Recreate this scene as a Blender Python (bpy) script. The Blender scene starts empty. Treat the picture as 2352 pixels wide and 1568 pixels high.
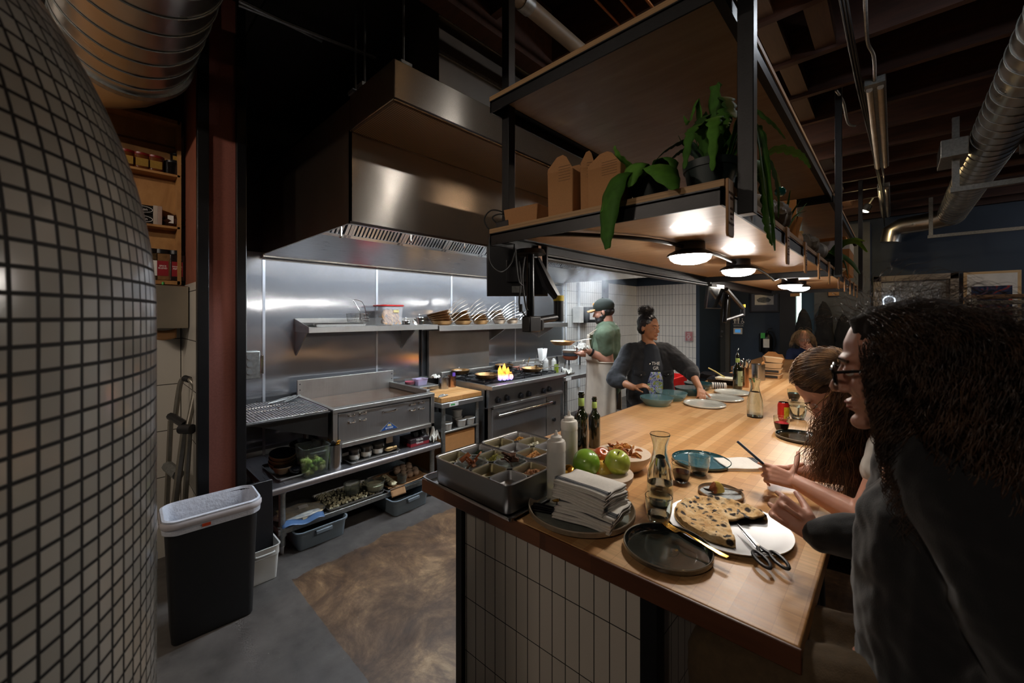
import bpy, bmesh, math, random
import numpy as np
from mathutils import Vector, Matrix, Euler, noise
random.seed(7)
PI = math.pi
scene = bpy.context.scene
COL = scene.collection
# ---------------------------------------------------------------- camera
CAMZ = 1.6; FPX = 920.0; PX0 = 1176.0; HY = 724.0; HEAD = math.radians(43.66)
SN, CS = math.sin(HEAD), math.cos(HEAD)
cam_d = bpy.data.cameras.new('camera'); cam = bpy.data.objects.new('camera', cam_d); COL.objects.link(cam)
cam.location = (0, 0, CAMZ); cam.rotation_euler = (PI/2, 0, HEAD)
cam_d.sensor_width = 36; cam_d.lens = FPX/2352*36; cam_d.shift_y = -(784-HY)/2352
cam_d.clip_start = .02
cam_d.dof.use_dof = True; cam_d.dof.focus_distance = 2.3; cam_d.dof.aperture_fstop = 4.0
scene.camera = cam
# ---------------------------------------------------------------- world, exposure
w = bpy.data.worlds.new('world'); scene.world = w; w.use_nodes = True
w.node_tree.nodes['Background'].inputs[0].default_value = (.75, .70, .68, 1)
w.node_tree.nodes['Background'].inputs[1].default_value = .012
scene.view_settings.view_transform = 'Standard'; scene.view_settings.look = 'None'
scene.view_settings.gamma = 1; scene.view_settings.use_curve_mapping = False
scene.view_settings.exposure = 0.15
try:
    scene.cycles.max_bounces = 18; scene.cycles.diffuse_bounces = 3; scene.cycles.glossy_bounces = 5
    scene.cycles.transmission_bounces = 18; scene.cycles.transparent_max_bounces = 16; scene.cycles.volume_bounces = 0
    scene.cycles.sample_clamp_indirect = 4; scene.cycles.caustics_reflective = False; scene.cycles.caustics_refractive = False
    scene.cycles.use_denoising = True; scene.cycles.blur_glossy = .5
except Exception: pass
# strengths of the lamps (each is the glowing face of a built fixture)
L_PENDANT = 85.0; L_HOOD = 270.0; L_TRACK = 420.0; L_DINING_FILL = 120.0; L_BACK = 110.0; L_AISLE = 230.0

# where a seen point lies on a known level or wall plane of the room
def ray(px, py):
    a = (px-PX0)/FPX; b = (HY-py)/FPX
    return Vector((-SN+CS*a, CS+SN*a, b))
def at_z(px, py, z): d = ray(px, py); t = (z-CAMZ)/d.z; return Vector((d.x*t, d.y*t, z))
def at_x(px, py, x): d = ray(px, py); t = x/d.x; return Vector((x, d.y*t, CAMZ+d.z*t))
def at_y(px, py, y): d = ray(px, py); t = y/d.y; return Vector((d.x*t, y, CAMZ+d.z*t))
def at_t(px, py, t): d = ray(px, py); return Vector((d.x*t, d.y*t, CAMZ+d.z*t))

# ---------------------------------------------------------------- mesh builder
class MB:
    def __init__(s): s.V = []; s.F = []; s.I = []; s.M = None; s.mi = 0
    def add(s, vs, fs):
        n = len(s.V)
        if s.M is not None: vs = [s.M @ Vector(v) for v in vs]
        s.V += [tuple(v) for v in vs]; s.F += [tuple(i+n for i in f) for f in fs]; s.I += [s.mi]*len(fs)
        return s
    def box(s, x0, x1, y0, y1, z0, z1):
        return s.add([(x0,y0,z0),(x1,y0,z0),(x1,y1,z0),(x0,y1,z0),(x0,y0,z1),(x1,y0,z1),(x1,y1,z1),(x0,y1,z1)],
            [(0,3,2,1),(4,5,6,7),(0,1,5,4),(1,2,6,5),(2,3,7,6),(3,0,4,7)])
    def loft(s, loops, cap0=True, cap1=True):
        n = len(loops[0]); vs = [p for l in loops for p in l]; fs = []
        for k in range(len(loops)-1):
            for i in range(n):
                j = (i+1) % n; fs.append((k*n+i, k*n+j, (k+1)*n+j, (k+1)*n+i))
        if cap0: fs.append(tuple(reversed(range(n))))
        if cap1: fs.append(tuple((len(loops)-1)*n+i for i in range(n)))
        return s.add(vs, fs)
    def lathe(s, prof, c=(0,0,0), seg=32):
        k0 = prof[0][0] > .0015 and prof[-1][0] > .0015
        return s.loft(cap0=not k0, cap1=not k0, loops=[[(c[0]+r*math.cos(2*PI*i/seg), c[1]+r*math.sin(2*PI*i/seg), c[2]+z) for i in range(seg)] for r, z in prof])
    def prism(s, poly, h0, h1, ax='z'):
        f = {'z': lambda a,b,h: (a,b,h), 'x': lambda a,b,h: (h,a,b), 'y': lambda a,b,h: (a,h,b)}[ax]
        return s.loft([[f(a,b,h0) for a,b in poly], [f(a,b,h1) for a,b in poly]])
    def vessel(s, prof, w, d, r, c=(0,0,0), n=5, cap1=True):
        """rounded-rectangle loops; prof = (inset, z)"""
        return s.loft([[(c[0]+x, c[1]+y, c[2]+z) for x, y in rr(w-2*i, d-2*i, max(r-i, .002), n)] for i, z in prof], True, cap1)
    def tube(s, pts, r, seg=8, radii=None, closed=False):
        pts = [Vector(p) for p in pts]; n = len(pts); loops = []
        t0 = (pts[1]-pts[0]).normalized()
        up = Vector((0,0,1)) if abs(t0.z) < .9 else Vector((1,0,0))
        u = t0.cross(up).normalized()
        for i, p in enumerate(pts):
            if closed: t = (pts[(i+1) % n]-pts[i-1])
            else: t = pts[min(i+1, n-1)]-pts[max(i-1, 0)]
            t = t.normalized() if t.length > 1e-9 else t0
            u = (u-t*u.dot(t)); u = u.normalized() if u.length > 1e-6 else t.orthogonal().normalized()
            v = t.cross(u); rad = radii[i] if radii else r
            loops.append([p+(u*math.cos(2*PI*k/seg)+v*math.sin(2*PI*k/seg))*rad for k in range(seg)])
        if closed: loops.append(loops[0]); return s.loft(loops, False, False)
        return s.loft(loops)
    def cyl(s, p0, p1, r, r2=None, seg=16): return s.tube([p0, p1], r, seg, [r, r if r2 is None else r2])
    def ell(s, c, r, seg=16, rot=None, amp=0, sc=20):
        if not hasattr(r, '__len__'): r = (r, r, r)
        vs = []; nr = max(seg//2, 4); R = Euler(rot).to_matrix() if rot else None; c = Vector(c)
        for j in range(nr+1):
            a = PI*j/nr
            for i in range(seg):
                b = 2*PI*i/seg; p = Vector((math.sin(a)*math.cos(b), math.sin(a)*math.sin(b), math.cos(a)))
                k = 1
                if amp: k += amp*noise.noise(p*sc*.1+c*37)
                p = Vector((p.x*r[0], p.y*r[1], p.z*r[2]))*k
                vs.append(c+(R @ p if R else p))
        fs = [(j*seg+i, (j+1)*seg+i, (j+1)*seg+(i+1) % seg, j*seg+(i+1) % seg) for j in range(nr) for i in range(seg)]
        return s.add(vs, fs)
    def cap(s, a, b, ra, rb, seg=14):
        """tapered limb with round ends"""
        a = Vector(a); b = Vector(b); d = (b-a); L = d.length; d = d/L if L else Vector((0,0,1)); pts = []; rad = []
        for k in range(4): q = k/4*PI/2; pts.append(a-d*ra*math.cos(q)); rad.append(max(ra*math.sin(q), 1e-4))
        pts.append(a); rad.append(ra); pts.append(b); rad.append(rb)
        for k in range(1, 5): q = k/4*PI/2; pts.append(b+d*rb*math.sin(q)); rad.append(max(rb*math.cos(q), 1e-4))
        return s.tube(pts, 1, seg, rad)
    def limb(s, pts, radii, seg=14):
        for i in range(len(pts)-1): s.cap(pts[i], pts[i+1], radii[i], radii[i+1], seg)
        return s
    def surf(s, fn, nu, nv):
        vs = [fn(i/nu, j/nv) for j in range(nv+1) for i in range(nu+1)]
        fs = [(j*(nu+1)+i, j*(nu+1)+i+1, (j+1)*(nu+1)+i+1, (j+1)*(nu+1)+i) for j in range(nv) for i in range(nu)]
        return s.add(vs, fs)
    def build(s, name, m, parent=None, bevel=0, smooth=True, solid=0, sub=0, voxel=0, relax=4, disp=None):
        me = bpy.data.meshes.new(name); me.from_pydata(s.V, [], s.F); me.update()
        ms = m if isinstance(m, (list, tuple)) else [m]
        for x in ms: me.materials.append(x)
        if len(ms) > 1: me.polygons.foreach_set('material_index', s.I)
        if smooth:
            me.polygons.foreach_set('use_smooth', [True]*len(me.polygons))
            if not voxel:
                try: me.set_sharp_from_angle(angle=math.radians(38))
                except Exception: pass
        o = bpy.data.objects.new(name, me); COL.objects.link(o)
        if parent is not None: o.parent = parent
        if solid: q = o.modifiers.new('solid', 'SOLIDIFY'); q.thickness = solid; q.offset = 0
        if bevel: q = o.modifiers.new('bevel', 'BEVEL'); q.width = bevel; q.segments = 2; q.limit_method = 'ANGLE'; q.angle_limit = math.radians(45)
        if sub: q = o.modifiers.new('sub', 'SUBSURF'); q.levels = sub; q.render_levels = sub
        if voxel:
            q = o.modifiers.new('remesh', 'REMESH'); q.mode = 'VOXEL'; q.voxel_size = voxel; q.use_smooth_shade = True
            q = o.modifiers.new('smooth', 'SMOOTH'); q.iterations = relax; q.factor = .6
            if disp:
                tx = bpy.data.textures.new(name+'_folds', 'CLOUDS'); tx.noise_scale = disp[0]; tx.noise_depth = 2
                q = o.modifiers.new('folds', 'DISPLACE'); q.texture = tx; q.strength = disp[1]; q.mid_level = .5
                q.texture_coords = 'GLOBAL'
        return o

def rr(w, d, r, n=5):
    out = []
    for cx, cy, a0 in ((w/2-r, d/2-r, 0), (-w/2+r, d/2-r, PI/2), (-w/2+r, -d/2+r, PI), (w/2-r, -d/2+r, 1.5*PI)):
        for k in range(n+1):
            a = a0+PI/2*k/n; out.append((cx+r*math.cos(a), cy+r*math.sin(a)))
    return out
def arc(c, r, a0, a1, n, plane='xz'):
    out = []
    for k in range(n+1):
        a = a0+(a1-a0)*k/n; x, y = r*math.cos(a), r*math.sin(a)
        out.append(Vector((c[0]+x, c[1], c[2]+y)) if plane == 'xz' else Vector((c[0]+x, c[1]+y, c[2])) if plane == 'xy' else Vector((c[0], c[1]+x, c[2]+y)))
    return out
def smoothpath(pts, n=8):
    pts = [Vector(p) for p in pts]; P = [pts[0]]+pts+[pts[-1]]; out = []
    for i in range(1, len(P)-2):
        for k in range(n):
            t = k/n; a, b, c, d = P[i-1], P[i], P[i+1], P[i+2]
            out.append(.5*((2*b)+(c-a)*t+(2*a-5*b+4*c-d)*t*t+(3*b-a-3*c+d)*t**3))
    out.append(pts[-1]); return out

def tag(o, label, cat, group=None, kind=None):
    o['label'] = label; o['category'] = cat
    if group: o['group'] = group
    if kind: o['kind'] = kind
    return o
def thing(name, label, cat, loc=(0,0,0), rz=0, group=None, rot=None, kind=None):
    o = bpy.data.objects.new(name, None); COL.objects.link(o); o.location = loc
    o.rotation_euler = rot if rot else (0, 0, rz); o.empty_display_size = .05
    return tag(o, label, cat, group, kind)
def single(mb, name, m, label, cat, loc=(0,0,0), rz=0, group=None, rot=None, kind=None, **k):
    o = mb.build(name, m, None, **k); o.location = loc; o.rotation_euler = rot if rot else (0, 0, rz)
    return tag(o, label, cat, group, kind)
def struct(mb, name, m, parent=None, **k):
    o = mb.build(name, m, parent, **k)
    if parent is None: o['kind'] = 'structure'
    return o
def dup(root, loc, rz=None, label=None, rot=None, scale=None):
    kids = {}
    def go(o, par):
        c = o.copy(); COL.objects.link(c); c.parent = par
        for ch in CH.get(o.name, []): go(ch, c)
        return c
    CH = {}
    for o in COL.objects:
        if o.parent: CH.setdefault(o.parent.name, []).append(o)
    r = go(root, None); r.location = loc
    if rz is not None: r.rotation_euler = (0, 0, rz)
    if rot is not None: r.rotation_euler = rot
    if scale: r.scale = (scale,)*3 if not hasattr(scale, '__len__') else scale
    if label: r['label'] = label
    return r
def text(body, size, m, parent, loc, rot, name='lettering', depth=.0006, align='CENTER', bold=0, spacing=1.0):
    cu = bpy.data.curves.new(name, 'FONT'); cu.body = body; cu.size = size; cu.extrude = depth; cu.align_x = align; cu.align_y = 'CENTER'
    cu.offset = bold*size; cu.space_line = spacing; cu.resolution_u = 2
    o = bpy.data.objects.new(name, cu); cu.materials.append(m); COL.objects.link(o)
    dg = bpy.context.evaluated_depsgraph_get(); me = bpy.data.meshes.new_from_object(o.evaluated_get(dg))
    bpy.data.objects.remove(o); o = bpy.data.objects.new(name, me); COL.objects.link(o)
    o.parent = parent; o.location = loc; o.rotation_euler = rot; return o

# ---------------------------------------------------------------- materials
def lin(c): return tuple(x/12.92 if x <= .04045 else ((x+.055)/1.055)**2.4 for x in c)
def hx(h): h = h.lstrip('#'); return tuple(int(h[i:i+2], 16)/255 for i in (0, 2, 4))
class NT:
    def __init__(s, m): s.n = m.node_tree.nodes; s.l = m.node_tree.links
    def new(s, t, **k):
        n = s.n.new(t)
        for a, b in k.items():
            if a.startswith('i_'): n.inputs[a[2:].replace('_', ' ')].default_value = b
            else: setattr(n, a, b)
        return n
    def link(s, a, b): s.l.new(a, b)
    def coord(s, scale=(1,1,1), rot=(0,0,0), kind='Object', loc=(0,0,0)):
        c = s.new('ShaderNodeTexCoord'); m = s.new('ShaderNodeMapping')
        m.inputs['Scale'].default_value = scale; m.inputs['Rotation'].default_value = rot; m.inputs['Location'].default_value = loc
        s.link(c.outputs[kind], m.inputs[0]); return m.outputs[0]
    def noise(s, vec, scale, detail=4, rough=.55, dist=0):
        n = s.new('ShaderNodeTexNoise'); n.inputs['Scale'].default_value = scale; n.inputs['Detail'].default_value = detail
        n.inputs['Roughness'].default_value = rough; n.inputs['Distortion'].default_value = dist; s.link(vec, n.inputs[0]); return n.outputs[0]
    def ramp(s, fac, stops):
        r = s.new('ShaderNodeValToRGB'); e = r.color_ramp.elements
        while len(e) < len(stops): e.new(.5)
        for q, (p, c) in zip(e, stops): q.position = p; q.color = tuple(c)+(1,) if len(c) == 3 else c
        s.link(fac, r.inputs[0]); return r.outputs[0]
    def mix(s, fac, a, b, mode='MIX'):
        m = s.new('ShaderNodeMix', data_type='RGBA', blend_type=mode)
        for k, v in ((0, fac), (6, a), (7, b)):
            if hasattr(v, 'links'): s.link(v, m.inputs[k])
            else: m.inputs[k].default_value = v if k == 0 else (tuple(v)+(1,) if len(v) == 3 else v)
        return m.outputs[2]
    def math(s, op, a, b=0, c=0):
        m = s.new('ShaderNodeMath', operation=op)
        for k, v in enumerate((a, b, c)):
            if hasattr(v, 'links'): s.link(v, m.inputs[k])
            else: m.inputs[k].default_value = v
        return m.outputs[0]
    def bump(s, h, strength, dist=.01, prev=None):
        b = s.new('ShaderNodeBump'); b.inputs['Strength'].default_value = strength; b.inputs['Distance'].default_value = dist
        s.link(h, b.inputs['Height'])
        if prev: s.link(prev, b.inputs['Normal'])
        return b.outputs[0]
MATS = {}
def mat(name, col, rough=.5, metal=0, var=.12, vs=8, bump=0, bs=60, bd=.003, trans=0, ior=1.45, emit=0, alpha=1, coat=0, sub=0, spec=None, stretch=(1,1,1), aniso=0, sheen=0, rvar=0):
    if name in MATS: return MATS[name]
    m = bpy.data.materials.new(name); m.use_nodes = True; T = NT(m); b = T.n['Principled BSDF']
    c = lin(hx(col) if isinstance(col, str) else col)
    v = T.coord(stretch)
    if var:
        n = T.noise(v, vs); d = tuple(x*(1-var) for x in c); l = tuple(min(x*(1+var), 1) for x in c)
        T.link(T.ramp(n, [(.3, d), (.7, l)]), b.inputs['Base Color'])
    else: b.inputs['Base Color'].default_value = tuple(c)+(1,)
    b.inputs['Roughness'].default_value = rough; b.inputs['Metallic'].default_value = metal
    if rvar:
        n = T.noise(v, vs*1.7, 5); T.link(T.math('MULTIPLY_ADD', n, rvar, rough-rvar/2), b.inputs['Roughness'])
    if bump: T.link(T.bump(T.noise(v, bs), bump, bd), b.inputs['Normal'])
    if trans: b.inputs['Transmission Weight'].default_value = trans; b.inputs['IOR'].default_value = ior
    if emit: b.inputs['Emission Color'].default_value = tuple(c)+(1,); b.inputs['Emission Strength'].default_value = emit
    if alpha < 1: b.inputs['Alpha'].default_value = alpha
    if coat: b.inputs['Coat Weight'].default_value = coat; b.inputs['Coat Roughness'].default_value = .08
    if sub: b.inputs['Subsurface Weight'].default_value = sub; b.inputs['Subsurface Radius'].default_value = (.02, .008, .004); b.inputs['Subsurface Scale'].default_value = .3
    if spec is not None: b.inputs['Specular IOR Level'].default_value = spec
    if aniso: b.inputs['Anisotropic'].default_value = aniso
    if sheen: b.inputs['Sheen Weight'].default_value = sheen
    MATS[name] = m; return m
def glow(name, col, s):
    m = bpy.data.materials.new(name); m.use_nodes = True; T = NT(m); T.n.remove(T.n['Principled BSDF'])
    e = T.new('ShaderNodeEmission'); e.inputs[0].default_value = tuple(lin(col))+(1,); e.inputs[1].default_value = s
    T.link(e.outputs[0], T.n['Material Output'].inputs[0]); MATS[name] = m; return m
def m_steel(name, col='#b9b6b2', rough=.26, brush=(1, 1, 120), wave=0, wsc=(1,1.2,2.2), var=.06, dirt=0, tan=None, an=.9, haze=0):
    m = bpy.data.materials.new(name); m.use_nodes = True; T = NT(m); b = T.n['Principled BSDF']; b.inputs['Metallic'].default_value = 1
    c = lin(hx(col)); v = T.coord(brush); g = T.noise(v, 6, 3)
    co = T.ramp(g, [(.3, tuple(x*(1-var) for x in c)), (.7, tuple(x*(1+var) for x in c))])
    if dirt:
        q = T.noise(T.coord((1,1,1)), 5, 6); co = T.mix(T.ramp(q, [(.5, (0,0,0)), (.75, (dirt,)*3)]), co, lin(hx('#6a5238')))
    T.link(co, b.inputs['Base Color'])
    T.link(T.math('MULTIPLY_ADD', g, .14 if not tan else .02, rough-(.07 if not tan else .01)), b.inputs['Roughness'])
    nb = T.bump(g, .05 if not tan else .004, .001)
    if tan:
        b.inputs['Anisotropic'].default_value = an; cx = T.new('ShaderNodeCombineXYZ')
        for i in range(3): cx.inputs[i].default_value = tan[i]
        T.link(cx.outputs[0], b.inputs['Tangent'])
    if wave: nb = T.bump(T.noise(T.coord(wsc), 1.0, 1.5, .4), wave, .12, nb)
    T.link(nb, b.inputs['Normal'])
    if haze:
        g2 = T.new('ShaderNodeBsdfGlossy'); g2.inputs['Roughness'].default_value = .55; T.link(co, g2.inputs['Color']); mx = T.new('ShaderNodeMixShader'); mx.inputs[0].default_value = haze
        T.link(b.outputs[0], mx.inputs[1]); T.link(g2.outputs[0], mx.inputs[2]); T.link(mx.outputs[0], T.n['Material Output'].inputs[0])
    MATS[name] = m; return m
def m_wood(name, c1, c2, scale=(40, 3, 40), rough=.45, ring=.35, coat=0):
    m = bpy.data.materials.new(name); m.use_nodes = True; T = NT(m); b = T.n['Principled BSDF']
    n = T.noise(T.coord(scale), 1.3, 6, .6, .6); n2 = T.noise(T.coord((2,2,2)), 1.5, 2)
    co = T.ramp(n, [(.32, lin(hx(c1))), (.68, lin(hx(c2)))])
    T.link(T.mix(T.math('MULTIPLY', n2, ring), co, lin(hx(c1))), b.inputs['Base Color'])
    b.inputs['Roughness'].default_value = rough; b.inputs['Coat Weight'].default_value = coat
    T.link(T.bump(n, .1, .002), b.inputs['Normal']); MATS[name] = m; return m
def m_block(name, cols, sx, sy, rot=0, rough=.32, mortar=(.2,.1,.04), seedloc=(0,0,0), kind='Object', ms=.004):
    """butcher block: staves with random shade"""
    m = bpy.data.materials.new(name); m.use_nodes = True; T = NT(m); b = T.n['Principled BSDF']
    v = T.coord((1,1,1), (0,0,rot), kind, seedloc)
    br = T.new('ShaderNodeTexBrick'); br.offset = .37; br.offset_frequency = 2
    for k, q in (('Color1', (0,0,0,1)), ('Color2', (1,1,1,1)), ('Mortar', (.35,.35,.35,1)), ('Scale', 1), ('Mortar Size', ms*.12), ('Brick Width', sx), ('Row Height', sy), ('Bias', 0), ('Mortar Smooth', .3)): br.inputs[k].default_value = q
    T.link(v, br.inputs[0])
    base = T.ramp(br.outputs[0], [(0, lin(hx(cols[0]))), (.35, lin(hx(cols[1]))), (.7, lin(hx(cols[2]))), (1, lin(hx(cols[3])))])
    g = T.noise(T.coord((3, 60, 40), (0,0,rot), kind), 1.2, 6, .6, .5)
    co = T.mix(.5, base, T.mix(1, base, T.ramp(g, [(.25, (.45,.4,.35)), (.6, (1.1,1.05,1))]), 'MULTIPLY'))
    co = T.mix(T.math('MULTIPLY', br.outputs[1], .45), co, mortar)
    T.link(co, b.inputs['Base Color'])
    T.link(T.math('MULTIPLY_ADD', g, .2, rough-.1), b.inputs['Roughness'])
    T.link(T.bump(g, .08, .001), b.inputs['Normal']); MATS[name] = m; return m
def m_tile(name, col, grout, w, h, axes, msize=.003, rough=.25, off=(0,0,0), var=.05, bumpd=.002):
    """stacked tile; axes picks the two object axes that run across and up the wall"""
    m = bpy.data.materials.new(name); m.use_nodes = True; T = NT(m); b = T.n['Principled BSDF']
    sep = T.new('ShaderNodeSeparateXYZ'); T.link(T.coord(loc=off), sep.inputs[0]); cb = T.new('ShaderNodeCombineXYZ')
    T.link(sep.outputs[axes[0]], cb.inputs[0]); T.link(sep.outputs[axes[1]], cb.inputs[1])
    br = T.new('ShaderNodeTexBrick'); br.offset = 0; br.squash = 1
    c = lin(hx(col))
    for k, q in (('Color1', tuple(x*(1-var) for x in c)+(1,)), ('Color2', tuple(c)+(1,)), ('Mortar', lin(hx(grout))+(1,)), ('Scale', 1), ('Mortar Size', msize/2), ('Brick Width', w), ('Row Height', h), ('Mortar Smooth', .2)): br.inputs[k].default_value = q
    T.link(cb.outputs[0], br.inputs[0]); T.link(br.outputs[0], b.inputs['Base Color'])
    T.link(T.math('MULTIPLY_ADD', br.outputs[1], .6, rough), b.inputs['Roughness'])
    T.link(T.bump(T.math('SUBTRACT', 1, br.outputs[1]), .6, bumpd), b.inputs['Normal']); MATS[name] = m; return m

STEEL = m_steel('steel', '#b5b2ae', .27, (90, 1, 1)); STEELV = m_steel('steel_vertical_grain', '#b9bcc2', .17, (1, 1, 1), wave=.15, wsc=(1,1.1,1.6), tan=(0,1,0), haze=.24, var=.02)
HOODM = m_steel('hood_steel', '#a39584', .23, (1, 1, 60), wave=.12, wsc=(1,1.6,1), tan=(0,0,1), haze=.2)
STEELG = m_steel('griddle_steel', '#b4b3b0', .33, (1, 60, 1), dirt=.25, haze=.4); CHROME = mat('chrome', '#c9c7c4', .12, 1, 0)
TRAYM = m_steel('aluminium_tray', '#b9b8b6', .3, (20, 20, 1), dirt=.15, haze=.3); GALV = mat('galvanised', '#8e9190', .45, .9, .2, 60)
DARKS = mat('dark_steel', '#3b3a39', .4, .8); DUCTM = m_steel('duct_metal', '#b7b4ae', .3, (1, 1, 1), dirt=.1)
BLACK = mat('black_metal', '#141416', .42, .3, .2, 30, .1, 200); BLACKP = mat('black_plastic', '#17171a', .4); RUBBER = mat('black_rubber', '#101011', .6)
IRON = mat('cast_iron', '#19191b', .5, .4, .3, 40, .3, 120)
CORE = glow('lamp_face', (1, .97, .93), L_PENDANT); HOODL = glow('hood_lamp_face', (.90, .95, 1), L_HOOD); TRACKL = glow('track_lamp_face', (1, .86, .62), L_TRACK)
NICHE_FILL = glow('recess_fill_face', (1, .93, .86), 300.0); WARML = glow('warm_lamp_face', (1, .8, .55), 45.0); DINING_FILL = glow('dining_fill_face', (1, .88, .76), L_DINING_FILL); AISLEL = glow('warm_lamp_and_fill_face', (1, .93, .86), L_AISLE); BACKL = glow('cool_lamp_and_fill_face', (.93, .96, 1), L_BACK)  # niche and dining faces belong to fill lamps added out of view
COUNTER = m_block('counter_maple', ['#b98a58', '#c59664', '#cfa370', '#d9b080'], .9, .042, PI/2, .36, lin(hx('#6e4522')))
COUNTERE = m_block('counter_edge_walnut', ['#54301c', '#6a3f26', '#744a2e', '#5b3721'], .25, .042, 0, .4, lin(hx('#2e1a10')))
BOARD = m_block('board_maple', ['#b57f45', '#c8935a', '#d3a36b', '#dcae78'], .4, .035, PI/2, .4, lin(hx('#7a5230')))
PLY = m_wood('plywood', '#ab8a66', '#bf9e7a', (3, 18, 3), .42, .3, .08); PLYE = m_wood('plywood_edge', '#8d6a45', '#c6a06f', (1, 1, 160), .6)
PLYN = m_wood('niche_pine', '#94683a', '#b38650', (4, 10, 4), .5)
JOIST = m_wood('joist_timber', '#2c1810', '#49291b', (3, 20, 20), .7); KRAFT = mat('kraft_card', '#b07e50', .8, 0, .06, 200)
CARD = mat('cardboard', '#b07b46', .85, 0, .08, 30); WHITEP = mat('white_plastic', '#dedbd4', .4); PAPER = mat('paper', '#dcd9d2', .7)
GLASS = mat('glass', '#f4fbf8', .02, 0, 0, trans=1, ior=1.45); WATER = mat('water', '#ffffff', .0, 0, 0, trans=1, ior=1.33)
POLY = mat('clear_polycarbonate', '#e3efe9', .06, 0, 0, trans=.92, ior=1.2, alpha=.55); CLOUDY = mat('cloudy_plastic', '#eceae4', .38, 0, .04, trans=.25, ior=1.3, alpha=.75)
BLUEW = mat('navy_paint', '#22303f', .62, 0, .12, 3); PINK = mat('pink_plaster', '#8d5347', .8, 0, .1, 90, .2, 300)
DARKR = mat('oxblood_paint', '#3a1813', .7); NAVYK = mat('dark_ceiling', '#16100d', .8)
BRASS = mat('brass', '#c9993f', .18, 1, .08); INK = mat('ink', '#1b1b1b', .5, var=0); WHITE = mat('white_print', '#f2f0ea', .5, var=0)
RED = mat('red_plastic', '#c0221f', .35); GREENL = mat('green_print', '#3f9a4a', .5)
TEAL = mat('teal_glaze', '#56797d', .15, 0, .08, 12, coat=.5); TEALD = mat('dark_teal_glaze', '#27494e', .12, 0, .1, 12, coat=.5)
PALEG = mat('pale_grey_glaze', '#c2c3ba', .2, 0, .05, 30, coat=.4); CREAMB = mat('cream_stoneware', '#cdb9a4', .45, 0, .06, 60)
# ================================================================ room shell
T_W1 = m_tile('kitchen_tile', '#e4e2dc', '#2b2a29', .0635, .2, (1, 2), .005); T_W2 = m_tile('end_wall_tile', '#e6dfd4', '#2b2a29', .0635, .2, (0, 2), .005)
def m_floor():
    m = bpy.data.materials.new('stained_concrete'); m.use_nodes = True; T = NT(m); b = T.n['Principled BSDF']; v = T.coord()
    sep = T.new('ShaderNodeSeparateXYZ'); T.link(v, sep.inputs[0])
    wob = T.math('MULTIPLY_ADD', T.noise(v, 3, 5), .22, -.11)
    fx = T.math('GREATER_THAN', T.math('ADD', sep.outputs[0], wob), -2.66)
    fy = T.math('GREATER_THAN', T.math('ADD', sep.outputs[1], T.math('MULTIPLY', wob, .25)), .83)
    mask = T.math('MULTIPLY', fx, fy)
    grey = T.ramp(T.noise(v, 4, 8, .65), [(.3, lin(hx('#3a3634'))), (.7, lin(hx('#5d5854')))])
    br = T.ramp(T.noise(v, 3.0, 9, .74, .5), [(.36, lin(hx('#33261f'))), (.47, lin(hx('#54402f'))), (.56, lin(hx('#6f5740'))), (.64, lin(hx('#94795a'))), (.72, lin(hx('#b59a78')))])
    co = T.mix(mask, grey, br)
    sp = T.ramp(T.noise(v, 46, 2), [(.74, (0,0,0)), (.77, (1,1,1))])
    co = T.mix(T.math('MULTIPLY', sp, .3), co, (.5,.48,.45))
    dk = T.ramp(T.noise(v, 6, 6, .7), [(.58, (0,0,0)), (.78, (1,1,1))]); co = T.mix(T.math('MULTIPLY', dk, .6), co, (.02,.017,.015))
    T.link(co, b.inputs['Base Color']); T.link(T.math('MULTIPLY_ADD', T.noise(v, 9, 6), .4, .22), b.inputs['Roughness'])
    T.link(T.bump(T.noise(v, 30, 6), .15, .003), b.inputs['Normal']); return m
struct(MB().box(-4.2, 4.2, -4.2, 9.4, -.1, 0), 'floor', m_floor())
struct(MB().box(-4.2, 4.2, -4.2, 9.4, 3.52, 3.6), 'ceiling', NAVYK)
struct(MB().box(-4.1, -3.87, .44, 9.2, 0, 3.52), 'wall_left', mat('dark_wall', '#26262a', .7))
struct(MB().box(-4.1, 4.1, 9.0, 9.2, 0, 3.52), 'wall_back', BLUEW)
struct(MB().box(4.0, 4.2, -4.1, 9.2, 0, 3.52), 'wall_right', BLUEW)
struct(MB().box(-4.1, 4.1, -4.2, -4.0, 0, 3.52), 'wall_front', BLUEW)
struct(MB().box(-4.1, -3.52, -4.1, .44, 2.86, 3.52), 'wall_niche_upper', DARKR)
m_nt = m_tile('washroom_tile', '#b9b4aa', '#39352f', .155, .305, (1, 2), .006, .3, (0, .05, .08))
struct(MB().box(-4.1, -3.5, -4.1, .44, 0, 1.80), 'wall_washroom', m_nt)
m_nt2 = m_tile('washroom_tile_side', '#b9b4aa', '#39352f', .6, .305, (0, 2), .006, .3, (0, 0, .08))
struct(MB().box(-3.5, -2.96, .425, .44, 0, 1.80), 'wall_partition_tile', m_nt2)
struct(MB().box(-4.1, -2.92, .44, .645, 0, 3.52), 'wall_partition', PINK)
struct(MB().box(-3.5, -2.92, .43, .44, 1.8, 3.52), 'wall_partition_upper', mat('terracotta_paint', '#7c4531', .7))
struct(MB().box(-2.93, -2.885, .415, .47, 0, 3.52), 'trim_1', BLACK, bevel=.003)
struct(MB().box(-2.93, -2.885, .605, .655, 0, 3.52), 'trim_2', BLACK, bevel=.003)
struct(MB().box(-4.1, -3.3, -4.1, .44, 3.4, 3.5), 'trim_3', DARKR)
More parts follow.
